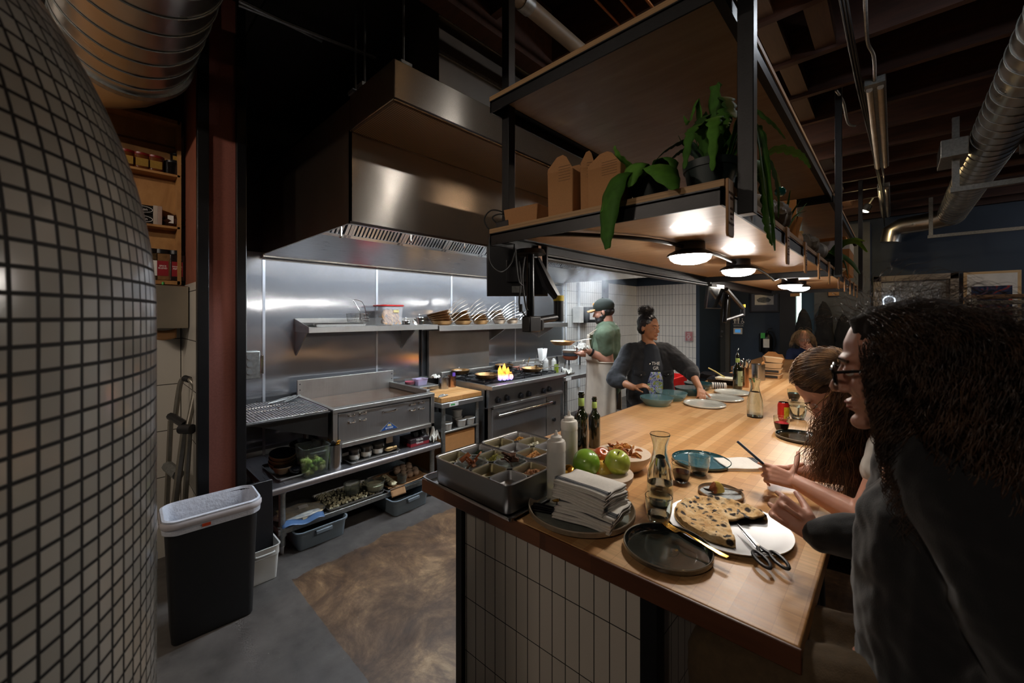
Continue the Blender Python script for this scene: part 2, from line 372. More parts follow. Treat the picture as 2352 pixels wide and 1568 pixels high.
# kitchen wall cladding in stainless steel, in panels with cover strips
ys = [.645, 1.0, 2.02, 2.98, 4.1, 5.22]
for i in range(len(ys)-1):
    struct(MB().box(-3.87, -3.85, ys[i]+.002, ys[i+1]-.002, 0, 2.13), 'wall_left_steel_panel', STEELV)
for i, y in enumerate(ys[1:]): struct(MB().box(-3.85, -3.846, y-.010, y+.010, .0, 2.13), 'trim_%d' % (4+i), mat('seam_strip', '#c4c8ce', .4, .6))
# tiled bay beyond the range
struct(MB().box(-3.87, -3.85, 5.23, 6.44, 0, 2.6), 'wall_left_tile', T_W1)
struct(MB().box(-3.87, -3.78, 6.40, 6.52, 0, 2.6), 'trim_9', BLACK)
struct(MB().box(-3.87, -3.85, 6.52, 7.76, 0, 2.22), 'wall_bay_tile_left', T_W1)
struct(MB().box(-3.87, -2.66, 7.76, 7.9, 0, 2.2), 'wall_bay_tile_end', T_W2)
struct(MB().box(-3.87, -2.66, 7.74, 7.9, 2.2, 3.52), 'wall_bay_upper', BLUEW)
struct(MB().box(-3.86, -3.83, 6.52, 7.76, 2.2, 3.52), 'wall_bay_upper_left', BLUEW)
struct(MB().box(-2.66, -2.60, 7.74, 9.0, 0, 3.52), 'trim_10', BLUEW)
# restroom door and its frame
d = struct(MB().box(-2.9, -2.5, 8.95, 8.99, 0, 2.2), 'door_1', mat('olive_door', '#2c2a25', .5))
MB().box(-2.5, -2.42, 8.93, 9.0, 0, 2.28).build('door_frame', mat('door_frame_paint', '#4a463d', .5), d, bevel=.004)
h = MB(); h.cyl((-2.56, 8.955, 1.16), (-2.56, 8.90, 1.16), .022); h.tube([(-2.56, 8.9, 1.16), (-2.72, 8.9, 1.16)], .009); h.cyl((-2.56, 8.955, 1.27), (-2.56, 8.93, 1.27), .025)
h.build('door_handle', CHROME, d)
# glazed window in the far blue wall
wn = struct(MB().box(-.15, .61, 8.97, 8.975, .3, 2.15), 'window_1', mat('pebbled_glass', '#8d9299', .12, 0, .25, 90, .8, 120, .004, spec=.8))
fr = MB(); fr.box(-.25, -.15, 8.93, 9.0, .0, 2.24); fr.box(.61, .70, 8.93, 9.0, 0, 2.24); fr.box(-.25, .70, 8.93, 9.0, 2.15, 2.24)
fr.build('window_frame', mat('greige_paint', '#8d8378', .5), wn, bevel=.004)
MB().box(.57, .60, 8.94, 8.975, .3, 2.14).build('window_stop', mat('greige_dark', '#4c463f', .5), wn)
g = MB(); g.tube([at_y(2030, 700, 8.9)]+arc(at_y(2042, 690, 8.9), .07, PI, 0, 8)+[at_y(2054, 700, 8.9)], .009)
tag(g.build('arch_sign', glow('arch_sign_glow', (.9,.95,1), 2.0)), 'small white glowing arch sign in front of the far window', 'sign')
# far corridor wall (grey) and bright slit beside the column
struct(MB().box(-1.0, -.28, 8.6, 9.0, 0, 3.1), 'wall_corridor', mat('corridor_grey', '#4a4e55', .7))
struct(MB().box(-1.52, -1.28, 8.7, 9.0, 0, 3.0), 'trim_11', BLACK)
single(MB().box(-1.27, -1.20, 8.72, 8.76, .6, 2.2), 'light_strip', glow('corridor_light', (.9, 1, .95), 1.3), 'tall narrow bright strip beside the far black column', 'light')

# ceiling joists and deck
for k in range(-4, 12):
    y = 3.08+.53*k
    single(MB().box(-1.6, 4.0, y-.022, y+.022, 3.2, 3.52), 'ceiling_joist', JOIST, 'dark red-brown timber joist, one of the row under the ceiling', 'joist', group='timber ceiling joists')
for k, (x, y) in enumerate([(-.52, 2.3), (-.52, 2.8), (-.5, 3.35), (-.3, 2.8), (-.52, 3.9), (-.52, 5.5), (-.52, 6.6), (-.5, 7.6)]):
    y = 3.08+.53*round((y-3.08)/.53-.5)+.265
    single(MB().box(x-.05, x+.05, y-.24, y+.24, 3.22, 3.3), 'blocking', m_wood('blocking_timber_%d' % k, '#3a2518', '#4c3424'), 'short timber blocking piece nailed between ceiling joists', 'beam', group='blocking between joists')
struct(MB().box(-4.1, -1.6, .65, 9.0, 3.3, 3.5), 'ceiling_kitchen', NAVYK)
struct(MB().box(-1.66, -1.56, -4.0, 9.0, 3.12, 3.52), 'trim_12', JOIST)

# ================================================================ hood
hd = thing('exhaust_hood', 'large stainless steel kitchen exhaust hood over the cook line', 'hood', (-2.17, .98, 2.11))
def L(mb): mb.M = Matrix.Translation((2.17, -.98, -2.11)); return mb
HY0, HY1 = .98, 5.15
b = L(MB()); b.box(-2.185, -2.17, HY0, HY1, 2.11, 2.62); b.box(-3.85, -2.17, HY0, HY0+.012, 2.11, 2.81); b.box(-3.85, -2.17, HY1-.012, HY1, 2.11, 2.81); b.box(-3.85, -2.17, HY0, HY1, 2.79, 2.81)
b.build('hood_shell', HOODM, hd)
b = L(MB()); b.box(-2.17, -1.70, HY0, HY1, 2.62, 2.81); b.build('air_plenum', HOODM, hd, bevel=.003)
def m_perf():
    m = bpy.data.materials.new('perforated_steel'); m.use_nodes = True; T = NT(m); p = T.n['Principled BSDF']; p.inputs['Metallic'].default_value = 1; p.inputs['Roughness'].default_value = .35
    vo = T.new('ShaderNodeTexVoronoi', i_Scale=90.0, i_Randomness=0.0); T.link(T.coord(), vo.inputs[0])
    T.link(T.ramp(vo.outputs[0], [(.3, (.03,.025,.02)), (.42, lin(hx('#9b9086')))]), p.inputs['Base Color']); return m
b = L(MB()); b.box(-2.16, -1.72, HY0+.01, HY1-.01, 2.612, 2.62); b.build('perforated_panel', m_perf(), hd)
b = L(MB()); b.box(-2.186, -2.168, HY0, HY1, 2.612, 2.622); b.box(-1.705, -1.695, HY0, HY1, 2.615, 2.625); b.box(-2.19, -2.165, HY0, HY1, 2.105, 2.12); b.build('edge_trim', CHROME, hd)
b = L(MB()); b.prism([(-3.80, 2.10), (-3.45, 2.275), (-3.46, 2.295), (-3.80, 2.13)], HY0+.01, HY1-.01, 'y'); b.build('rear_panel', m_steel('hood_inner_steel', '#bcbcbe', .3, (1, 1, 40), wave=.10), hd)
b = L(MB()); b.box(-3.85, -3.80, HY0, HY1, 2.085, 2.125); b.build('grease_gutter', CHROME, hd, bevel=.004)
# baffle filters sloping up towards the front
fm = m_steel('filter_steel', '#c4c6ca', .25, (1, 1, 1))
fy = HY0+.03; nF = 8; fw = (HY1-HY0-.06)/nF
for i in range(nF):
    f = L(MB()); y0 = fy+i*fw
    A = Vector((-3.45, 0, 2.285)); B = Vector((-2.98, 0, 2.74)); u = (B-A).normalized(); n = Vector((u.z, 0, -u.x))
    def q(a, h, y): p = A+u*a+n*h; return (p.x, y, p.z)
    Ln = (B-A).length
    for (ya, yb, a0, a1) in ((y0+.004, y0+.03, 0, Ln), (y0+fw-.03, y0+fw-.004, 0, Ln), (y0, y0+fw, 0, .03), (y0, y0+fw, Ln-.03, Ln)):
        f.add([q(a0,0,ya), q(a0,0,yb), q(a1,0,yb), q(a1,0,ya), q(a0,.02,ya), q(a0,.02,yb), q(a1,.02,yb), q(a1,.02,ya)], [(0,3,2,1),(4,5,6,7),(0,1,5,4),(1,2,6,5),(2,3,7,6),(3,0,4,7)])
    k = 13
    for j in range(k):
        ya = y0+.035+(fw-.07)*j/k; yb = ya+(fw-.07)/k*.55
        f.add([q(.03,.004,ya), q(.03,.004,yb), q(Ln-.03,.004,yb), q(Ln-.03,.004,ya), q(.03,.016,ya), q(.03,.016,yb), q(Ln-.03,.016,yb), q(Ln-.03,.016,ya)], [(0,3,2,1),(4,5,6,7),(0,1,5,4),(1,2,6,5),(2,3,7,6),(3,0,4,7)])
    f.build('baffle_filter', fm, hd, smooth=False)
b = L(MB()); A = Vector((-3.0,0,2.275)); b.prism([(-3.46, 2.31), (-2.985, 2.77), (-2.99, 2.79), (-3.48, 2.33)], HY0+.012, HY1-.012, 'y'); b.build('filter_backing', mat('hood_void', '#1c1c1e', .6), hd)
# hood lamps: vapour-proof globes under the hood roof front
lamp_y = [1.5, 2.35, 3.2, 4.1, 4.9]
for i, y in enumerate(lamp_y):
    t = thing('hood_lamp', 'white vapour-proof lamp fixed inside the exhaust hood', 'lamp', (-2.42, y, 2.66), group='lamps inside the exhaust hood')
    MB().cyl((0, 0, 0), (0, 0, .125), .02).build('lamp_base', CHROME, t); MB().tube([(0, -.16, -.03), (0, .16, -.03)], .035, 12).build('lamp_globe', HOODL, t)
# small pipe fittings seen below the filters
for i, (px, py) in enumerate([(783, 535), (943, 547), (1067, 560)]):
    p = at_x(px, py, -3.1)
    t = MB(); t.tube([p+Vector((0,0,.12)), p-Vector((0,0,.03))], .008); t.ell(p-Vector((0,0,.03)), .014, 8)
    single(t, 'fire_nozzle', CHROME, ['fire suppression nozzle nearest the pink column', 'fire suppression nozzle in the middle of the hood', 'fire suppression nozzle nearest the hanging monitor'][i], 'nozzle')
# ducts and hangers above the hood
single(MB().box(-2.03, -1.74, 1.264, 2.06, 2.811, 3.3), 'supply_duct', m_steel('duct_sheet', '#7e7870', .45, (1,1,1)), 'square grey sheet-metal supply duct rising from the hood plenum', 'duct', bevel=.003)
for z in (2.98, 3.18):
    single(MB().box(-1.742, -1.73, 1.262, 2.062, z, z+.018), 'duct_seam', GALV, ['lower raised seam strip across the square supply duct', 'upper raised seam strip across the square supply duct'][z > 3.1], 'strip')
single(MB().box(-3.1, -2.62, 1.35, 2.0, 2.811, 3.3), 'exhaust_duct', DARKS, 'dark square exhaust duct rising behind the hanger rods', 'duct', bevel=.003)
for i, (px, X) in enumerate([(817, -2.15), (838, -2.05), (927, -1.74)]):
    p = at_x(px, 200, X)
    t = thing('hanger_rod', ['threaded hanger rod furthest left above the hood', 'middle threaded hanger rod above the hood', 'threaded hanger rod at the front corner of the hood'][i], 'rod', (p.x, p.y, 2.811), group=None)
    MB().cyl((0,0,.02), (0,0,.49), .006, seg=8).build('rod', GALV, t); MB().box(-.03, .03, -.03, .03, 0, .02).build('bracket', GALV, t)
for i, (a, c) in enumerate([((548, 0), (700, 74)), ((548, 10), (800, 108))]):
    p = at_z(a[0], a[1], 3.22); q2 = at_z(c[0], c[1], 3.22)
    single(MB().tube([p, q2+(q2-p)*.3], .012), 'conduit', GALV, ['thin steel conduit under the dark kitchen ceiling, upper one', 'steel conduit under the dark kitchen ceiling, lower one'][i], 'pipe')
p = at_x(562, 300, -3.2)
single(MB().tube([(p.x, p.y, 3.3), (p.x, p.y, 1.345)], .012), 'wall_conduit', GALV, 'vertical steel conduit running down beside the black post', 'pipe')
t = thing('outlet_box', 'grey metal outlet box at the foot of the vertical conduit', 'box', (p.x, p.y+.03, 1.165))
MB().box(-.035, .035, -.055, .055, 0, .19).build('box_body', GALV, t, bevel=.006); b = MB()
for z in (.05, .1, .15): b.cyl((.035, -.01, z), (.038, -.01, z), .017)
b.build('knockout', mat('knockout_grey', '#7d8080', .5, .6), t); MB().box(.0, .035, .055, .075, .03, .16).build('cover_plate', CHROME, t, bevel=.003)

# ================================================================ counter (pass)
def side_cols(mb): return mb
t = thing('kitchen_counter', 'long butcher-block dining and pass counter with white tiled base', 'counter', (-.78, .97, 0))
def CL(): b = MB(); b.M = Matrix.Translation((.78, -.97, 0)); return b
b = CL(); b.prism([(-1.42,.955),(-.14,1.0),(-.14,5.72),(-1.42,5.72)], .872, .92); b.build('worktop', COUNTER, t, bevel=.004)
b = CL(); b.prism([(-1.424,.948),(-.136,.993),(-.136,1.0005),(-1.424,.9555)], .868, .9195); b.box(-1.424, -1.42, .95, 5.72, .868, .9195); b.build('worktop_edge', COUNTERE, t, bevel=.002)
T_C = m_tile('counter_tile', '#c9c0b4', '#1d1a17', .0508, .208, (0, 2), .0035, .3, (.02, 0, -.085)); T_CX = m_tile('counter_tile_side', '#c9c0b4', '#1d1a17', .0508, .208, (1, 2), .0035, .3, (0, .02, -.085))
b = CL(); b.prism([(-1.23,1.007),(-.46,1.041),(-.46,1.066),(-1.23,1.032)], 0, .868); b.build('tile_cladding', T_C, t)
b = CL(); b.box(-.49, -.465, 1.06, 5.7, 0, .868); b.build('tile_cladding', T_CX, t)
b = CL(); b.box(-1.25, -1.22, 1.06, 5.7, 0, .868); b.build('tile_cladding', T_CX, t)
for x0, x1, y in ((-1.252, -1.215, .99), (-.50, -.452, 1.026)):
    b = CL(); b.box(x0, x1, y, y+.045, 0, .868); b.build('corner_post', BLACK, t, bevel=.002)
t = thing('rear_counter', 'darker wood counter section beyond the far end of the pass', 'counter', (-.9, 6.6, 0))
b = MB(); b.box(-.64, .72, -.85, .75, .885, .935); b.build('worktop', m_block('rear_counter_wood', ['#7a5636', '#8d6642', '#977048', '#a27b52'], .5, .05, PI/2, .5, (.1,.05,.02)), t, bevel=.003)
b = MB(); b.box(-.45, .5, -.7, .6, 0, .885); b.build('base', BLACK, t)

# ================================================================ hanging shelf unit over the counter
PE = [PLY, PLYE]
su = thing('hanging_shelf', 'two-tier plywood and black steel shelf hanging over the counter', 'shelf', (-.76, 1.13, 1.8875))
def SL(): b = MB(); b.M = Matrix.Translation((.76, -1.13, -1.8875)); return b
X0, X1 = -1.2, -.322; ZL, ZU = 1.8875, 2.43
for z in (ZL, ZU):
    for i, (y0, y1) in enumerate(((1.127, 3.70), (3.74, 6.32))):
        b = SL(); b.box(X0-.004, X1+.004, y0, y1, z+.048, z+.066); b.build('plywood_edge', PLYE, su)
        b = SL(); b.box(X0+.004, X1-.004, y0+.004, y1-.004, z+.042, z+.050); b.box(X0+.006, X1-.006, y0+.006, y1-.006, z+.064, z+.067); b.build('plywood_panel', PLY, su)
        for (xa, xb, ya, yb) in ((X0, X1, y0, y0+.006), (X0, X0+.006, y0, y1), (X1-.006, X1, y0, y1), (X0, X1, y1-.006, y1)):
            b = SL(); b.box(xa, xb, ya, yb, z, z+.048); b.build('steel_rail', BLACK, su)
        b = SL(); b.box(X0, X0+.04, y0, y1, z+.038, z+.044); b.box(X1-.04, X1, y0, y1, z+.038, z+.044); b.box(X0, X1, y0, y0+.03, z+.038, z+.044); b.box(X0, X1, y1-.04, y1, z+.038, z+.044); b.build('rail_flange', BLACK, su)
for (x, y, z0) in ((-1.175, 1.21, 1.90), (-.291, 1.236, 1.875), (-.291, 3.72, 1.875), (-.291, 6.33, 1.875), (-1.175, 3.72, 1.875), (-1.175, 6.33, 1.875)):
    b = SL(); b.box(x-.02, x+.02, y-.02, y+.02, z0, 3.4); b.build('post', BLACK, su, bevel=.002)
b = SL(); b.box(X0-.012, X0+.028, 1.32, 3.7, ZL-.03, ZL+.0); b.box(X0-.012, X0+.028, 1.32, 3.7, ZL-.022, ZL-.008); b.build('slotted_rail', DARKS, su, bevel=.003)
b = SL(); b.box(X0-.012, X0+.028, 3.8, 6.3, ZL-.03, ZL); b.build('slotted_rail', DARKS, su, bevel=.003)
b = SL(); b.box(-1.21, -1.17, 1.40, 1.47, ZL-.04, ZL+.03); b.build('timber_block', m_wood('block_fir', '#8a5527', '#b27b40', (30,3,30)), su)
# flush lamps under the lower shelf, joined by black conduit
lamps = [at_z(1568, 594, 1.86), at_z(1687, 624, 1.86), at_z(1808, 657, 1.86), at_z(1842, 662, 1.86)]
ly = [p.y for p in lamps]; lx = -.67
wh = ['pendant lamp nearest the hanging fern end of the shelf', 'second round lamp under the shelf from the front', 'third round lamp under the shelf from the front', 'furthest visible round lamp under the hanging shelf']
for i, y in enumerate([ly[0], ly[1], ly[2], ly[3]]):
    t = thing('shelf_lamp', ['round glowing lamp under the shelf nearest the fern pots', wh[1], wh[2], wh[3]][i], 'lamp', (lx, y, 1.9295))
    MB().lathe([(.0,0), (.062,0), (.064,-.035), (.09,-.048), (.098,-.055), (.098,-.062), (0,-.062)], seg=32).build('lamp_housing', BLACKP, t)
    MB().lathe([(.088,-.0625), (.084,-.076), (.068,-.088), (.04,-.096), (.0,-.098)], seg=32).build('lamp_lens', CORE, t)
cond = [Vector((-1.05, 1.2, 1.92)), Vector((-.9, 1.3, 1.915)), Vector((-.74, 1.60, 1.915)), Vector((lx, ly[0], 1.905))]
single(MB().tube(smoothpath(cond, 6), .009), 'lamp_conduit', BLACKP, 'black conduit curving under the shelf to the nearest lamp', 'cable')
for i, (a, c) in enumerate(((ly[0], ly[1]), (ly[1], 3.62), (3.62, ly[2]), (ly[2], ly[3]))):
    z2 = 1.87 if i in (1, 2) else 1.91
    pts = smoothpath([(lx, a+.07 if i != 2 else a, 1.905 if i != 2 else 1.87), (lx, (a+c)/2, 1.915), (lx, c-.07 if i != 1 else c, 1.905 if i != 1 else 1.87)], 6)
    single(MB().tube(pts, .009), 'lamp_conduit', BLACKP, ['black conduit between the first and second shelf lamps', 'black conduit from the second shelf lamp to the cross rail', 'black conduit from the cross rail to the third shelf lamp', 'black conduit between the two furthest shelf lamps'][i], 'cable')

# ================================================================ tiled pizza oven dome
def m_mosaic():
    m = bpy.data.materials.new('oven_mosaic'); m.use_nodes = True; T = NT(m); b = T.n['Principled BSDF']
    uv = T.new('ShaderNodeUVMap'); br = T.new('ShaderNodeTexBrick'); br.offset = 0
    for k, q in (('Color1', lin(hx('#a9a8a2'))+(1,)), ('Color2', lin(hx('#bdbcb6'))+(1,)), ('Mortar', lin(hx('#121213'))+(1,)), ('Scale', 1), ('Mortar Size', .0027), ('Brick Width', .0275), ('Row Height', .0275), ('Mortar Smooth', .3)): br.inputs[k].default_value = q
    T.link(uv.outputs[0], br.inputs[0]); T.link(br.outputs[0], b.inputs['Base Color']); T.link(T.math('MULTIPLY_ADD', br.outputs[1], .6, .16), b.inputs['Roughness'])
    T.link(T.bump(T.math('SUBTRACT', 1, br.outputs[1]), .8, .003), b.inputs['Normal']); return m
ov = thing('pizza_oven', 'domed pizza oven covered in small white square mosaic tiles', 'oven', (-1.027, -.516, 0))
R = .60; z0 = 1.6; H = .77; prof = [(R, .0), (R, .8), (R, 1.2)]
arcs = [0]; N = 48
for k in range(N+1):
    a = k/N*PI/2; prof.append((max(R*math.cos(a), .002), z0+H*math.sin(a)) if k else (R, z0))
seg = 96; vs = []; fs = []; uvs = []; s_acc = 0; sl = [0]
for k in range(1, len(prof)): s_acc += math.hypot(prof[k][0]-prof[k-1][0], prof[k][1]-prof[k-1][1]); sl.append(s_acc)
for (r, z) in prof:
    for i in range(seg): a = 2*PI*i/seg; vs.append((r*math.cos(a), r*math.sin(a), z))
for k in range(len(prof)-1):
    for i in range(seg):
        j = (i+1) % seg; fs.append((k*seg+i, k*seg+j, (k+1)*seg+j, (k+1)*seg+i))
        per = 2*PI*R; uvs += [(i/seg*per, sl[k]), ((i+1)/seg*per, sl[k]), ((i+1)/seg*per, sl[k+1]), (i/seg*per, sl[k+1])]
me = bpy.data.meshes.new('tiled_dome'); me.from_pydata(vs, [], fs); ul = me.uv_layers.new(); ul.data.foreach_set('uv', [c for q in uvs for c in q])
me.polygons.foreach_set('use_smooth', [True]*len(fs)); me.materials.append(m_mosaic()); o = bpy.data.objects.new('tiled_dome', me); COL.objects.link(o); o.parent = ov
# big spiral duct over it
sd = thing('spiral_duct', 'large galvanised spiral duct over the tiled pizza oven', 'duct', (-2.77, .12, 2.96))
b = MB(); b.cyl((0,0,0), (2.6,0,0), .255, seg=48); b.build('duct_pipe', DUCTM, sd)
for i in range(14):
    b = MB(); b.tube([(.10+i*.14, .258*math.cos(a), .258*math.sin(a)) for a in [2*PI*k/48 for k in range(48)]], .003, 6, closed=True); b.build('seam_ring', GALV, sd)
b = MB(); b.lathe([(0,-.02), (.268,-.02), (.268,.03), (.257,.03)], seg=48)
for v in range(len(b.V)): x, y, z = b.V[v]; b.V[v] = (z, x, y)
b.build('end_collar', GALV, sd)
b = MB(); el = [Vector((-.30*math.sin(a)-.02, -.30*(1-math.cos(a)), 0)) for a in [PI/2*k/6 for k in range(7)]]; b.tube(el+[el[-1]+Vector((0,-.8,0))], .25, 40); b.build('elbow', DUCTM, sd)
# ================================================================ cook line on the left
def origin(x, y, z):
    def f(): b = MB(); b.M = Matrix.Translation((-x, -y, -z)); return b
    return f
# equipment stand
TF = -2.93; TB = -3.72; TY0 = .79; TY1 = 2.156; TZ = .462
st = thing('equipment_stand', 'low stainless steel stand carrying the griddle', 'table', (TF, TY0, 0)); O = origin(TF, TY0, 0)
b = O(); b.prism([(TF, TZ-.012), (TF-.008, TZ), (TB, TZ), (TB, TZ-.04), (TF-.004, TZ-.045), (TF, TZ-.035)], TY0, TY1, 'y'); b.build('tabletop', m_steel('table_steel', '#a3a2a6', .3, (1, 60, 1), haze=.3), st, bevel=.006)
b = O(); b.box(TB+.02, TF-.02, TY0+.06, TY1-.06, .135, .172); b.build('undershelf', GALV, st, bevel=.004)
for x in (TF-.045, TB+.05):
    for y in (TY0+.09, TY1-.07):
        b = O(); b.cyl((x, y, .05), (x, y, TZ-.02), .021); b.cyl((x, y, .12), (x, y, .185), .030); b.cyl((x, y, TZ-.06), (x, y, TZ-.03), .027)
        lg = b.build('leg', GALV, st); b = O(); b.cyl((x, y, 0), (x, y, .055), .016, .022); b.build('foot', CHROME, lg)
# griddle
GF = -3.0; GB = -3.74; GY0 = 1.228; GY1 = 2.13; GT = .902; GBt = .612
gr = thing('griddle', 'wide stainless steel griddle with blue triangle badge on its front', 'griddle', (GF, GY0, TZ)); O = origin(GF, GY0, TZ)
b = O(); b.box(GB, GF-.015, GY0, GY0+.03, GBt, GT-.004); b.box(GB, GF-.015, GY1-.03, GY1, GBt, GT-.004); b.box(GB, GF-.012, GY0, GY1, GBt, GBt+.03)
b.box(GF-.03, GF, GY0, GY0+.035, GBt-.01, GT-.03); b.box(GF-.03, GF, GY1-.035, GY1, GBt-.01, GT-.03); b.box(GF-.03, GF, GY0, GY1, GBt-.01, GBt+.022); b.build('body', STEELG, gr, bevel=.003)
b = O(); b.box(GF-.05, GF-.010, GY0+.045, GY1-.045, GBt+.03, GT-.045); b.build('front_panel', m_steel('panel_steel', '#b3b5b8', .24, (1, 40, 1), wave=.12, wsc=(1,1,2), haze=.4), gr, bevel=.002)
b = O(); b.box(GF-.075, GF+.004, GY0-.002, GY1+.002, GT-.03, GT); b.box(GB, GF-.07, GY0-.002, GY0+.03, GT-.01, GT); b.box(GB, GF-.07, GY1-.035, GY1+.002, GT-.03, GT+.02); b.build('rim', STEELG, gr, bevel=.003)
b = O(); b.box(GB+.02, GF-.07, GY0+.03, GY1-.035, GT-.06, GT-.035)
m = mat('oiled_griddle', '#63442c', .16, .55, .35, 6, rvar=.2); b.build('hot_plate', m, gr)
b = O(); b.box(GB-.012, GB+.012, GY0-.005, GY1+.01, GT-.05, GT+.135); b.build('backsplash', STEELG, gr, bevel=.003)
b = O()
for y in (GY0+.015, GY1-.01):
    for z in (GT+.05, GT+.1): b.cyl((GB+.012, y, z), (GB+.016, y, z), .005, seg=8)
b.build('rivet', BLACKP, gr)
def uhandle(y, z, w):
    b = O(); b.tube(smoothpath([(GF-.01, y-w/2, z), (GF+.018, y-w/2+.006, z), (GF+.018, y+w/2-.006, z), (GF-.01, y+w/2, z)], 4), .0045, 8)
    b.cyl((GF-.01, y-w/2, z), (GF-.006, y-w/2, z), .009); b.cyl((GF-.01, y+w/2, z), (GF-.006, y+w/2, z), .009); return b
for y0 in (GY0+.145, GY0+.235, GY1-.225, GY1-.135):
    for z in (.835, .785): uhandle(y0, z, .045).build('latch_handle', CHROME, gr)
uhandle((GY0+GY1)/2+.01, .815, .11).build('pull_handle', CHROME, gr)
yc = GY0+.46; b = O(); b.prism([(yc-.085, .658), (yc+.085, .658), (yc, .728)], GF-.0098, GF-.007, 'x'); bd = b.build('badge', mat('badge_silver', '#c9ccd2', .3, .8, 0), gr)
b = O(); b.prism([(yc-.074, .662), (yc+.074, .662), (yc, .722)], GF-.0068, GF-.006, 'x'); b.build('badge_field', mat('badge_blue', '#1f4f96', .35, 0, .05), bd)
b = O(); b.prism([(yc-.022, .69), (yc+.022, .69), (yc+.008, .712), (yc+.002, .703), (yc-.006, .713)], GF-.0058, GF-.0055, 'x'); b.build('badge_peak', mat('badge_gold', '#d8c48a', .4, 0, 0), bd)
text('BAKERS', .02, WHITE, bd, (GF-.0055-GF, yc-GY0, .675-TZ), (PI/2, 0, PI/2))
for x in (GF-.05, GB+.06):
    for y in (GY0+.05, GY1-.05):
        b = O(); b.cyl((x, y, TZ+.04), (x, y, GBt), .023); b.cyl((x, y, TZ), (x, y, TZ+.045), .010, .013); b.build('leg', CHROME, gr)
# drain chute and wire rack on its left
dr = thing('drain_board', 'steel drain chute with sloped underside left of the griddle', 'drain board', (GF-.02, GY0-.02, GT)); O = origin(GF-.02, GY0-.02, GT)
b = O(); b.add([(-3.02,1.20,.70), (-3.02,1.20,.885), (-3.02,.70,.885), (-3.72,1.20,.70), (-3.72,1.20,.885), (-3.72,.70,.885)], [(0,1,2),(3,5,4),(0,3,4,1),(1,4,5,2),(0,2,5,3)]); b.build('chute', DARKS, dr)
b = O(); b.box(-3.74, -3.01, .66, 1.215, .880, .892); b.build('ledge', DARKS, dr, bevel=.002)
wr = thing('wire_rack', 'crumb-covered chrome wire cooling rack on the drain board', 'rack', (-3.33, .93, .893)); b = MB()
for i in range(28): x = -.27+.54*i/27; b.cyl((-.31, x, .012), (.31, x, .012), .0024, seg=6)
CHR2 = mat('bright_wire', '#e6e8ec', .45, .4, 0)
b.build('cross_wires', CHR2, wr); b = MB(); b.tube([(-.31,-.27,.01), (.31,-.27,.01), (.31,.27,.01), (-.31,.27,.01)], .004, 6, closed=True)
for y in (-.15, 0, .15): b.cyl((y, -.27, .008), (y, .27, .008), .003, seg=6)
for x in (-.28, .28):
    for y in (-.2, .2): b.cyl((x, y, 0), (x, y, .01), .003, seg=6)
b.build('frame', CHROME, wr)
def tongs(loc, rz, label, s=1):
    t = thing('serving_tongs', label, 'tongs', loc, rz)
    for sg in (1, -1):
        b = MB(); pts = [(-.14*s, 0, 0), (-.05*s, .012*sg, 0), (.05*s, .022*sg, 0), (.11*s, .02*sg, 0)]; b.tube([(x, y, .006) for x, y, z in pts], .006, 6, [.004, .007, .007, .005]); b.ell((.125*s, .018*sg, .006), (.03*s, .016, .005), 12); b.build('arm', mat('tong_steel', '#8f908e', .4, .6), t)
    return t
tongs(at_z(645, 920, .914), 2.2, 'steel spring tongs lying left on the wire rack'); tongs(at_z(668, 917, .916), 2.5, 'second pair of steel tongs crossing on the wire rack')
for i, (px, py) in enumerate([(572, 905), (580, 908), (600, 912), (622, 928), (590, 922), (694, 905), (640, 936)]):
    b = MB(); b.ell((0,0,0), (.012, .005, .003), 8, amp=.5, sc=30); single(b, 'burnt_crumb', mat('burnt_crumb', '#3a2516', .8), 'dark burnt crumb lying on the wire rack', 'crumb', at_z(px, py, .911), random.random()*6, group='burnt crumbs on the wire rack')

# ---- things on the stand
def bowl(name, r, h, mo, mi, label, cat, loc, rz=0, t=.005, foot=.55, group=None, rot=None, flat=.6):
    o = thing(name, label, cat, loc, rz, group, rot)
    MB().lathe([(0,0), (r*foot,0), (r*.82,h*.28), (r*.97,h*.7), (r,h), (r-t*.5,h+.001)], seg=40).build('outer_shell', mo, o)
    MB().lathe([(r-t*.4,h+.0012), (r-t,h-.001), (r-t-.003,h*.7), (r*.80,h*.30), (r*foot,t*1.3), (0,t*1.2)], seg=40).build('glazed_inside', mi, o)
    return o
INKB = mat('ink_glaze', '#14171f', .12, 0, .1, coat=.6); SAND = mat('sand_stoneware', '#7d6648', .6, 0, .12, 40)
sx = -3.26; sy = .96
for i in range(3): bowl('stoneware_bowl', .088, .055, SAND, INKB, ['sand bowl with dark inside at the foot of the tilted left stack', 'sand bowl with dark inside in the middle of the tilted left stack', 'sand bowl with dark inside, topmost of the tilted left stack'][i], 'bowl', (sx+.01*i, sy, TZ+.022+.03*i), rot=(0, .22, 0))
for i in range(2): bowl('stoneware_bowl', .088, .055, SAND, INKB, ['lower sand bowl with dark inside beside the griddle', 'upper sand bowl with dark inside beside the griddle'][i], 'bowl', (-3.42, 1.15, TZ+.03+.035*i), rot=(0, .15, 0))
bowl('stoneware_bowl', .062, .05, SAND, INKB, 'small sand bowl in front of the left bowl stack', 'bowl', (-3.14, .935, TZ+.02))
bowl('stoneware_bowl', .05, .04, INKB, INKB, 'small black bowl tucked behind the vegetable container', 'bowl', (-3.08, 1.0, TZ+.02))
def sheet_tray(w, d, loc, rz, label, h=.02, m=TRAYM, group=None, name='sheet_tray'):
    b = MB(); b.vessel([(.012, 0), (.002, h*.9), (-.004, h), (-.004, h+.002), (.001, h+.002), (.004, h-.001), (.014, .002)], w, d, .02)
    return single(b, name, m, label, 'tray', loc, rz, group, smooth=True)
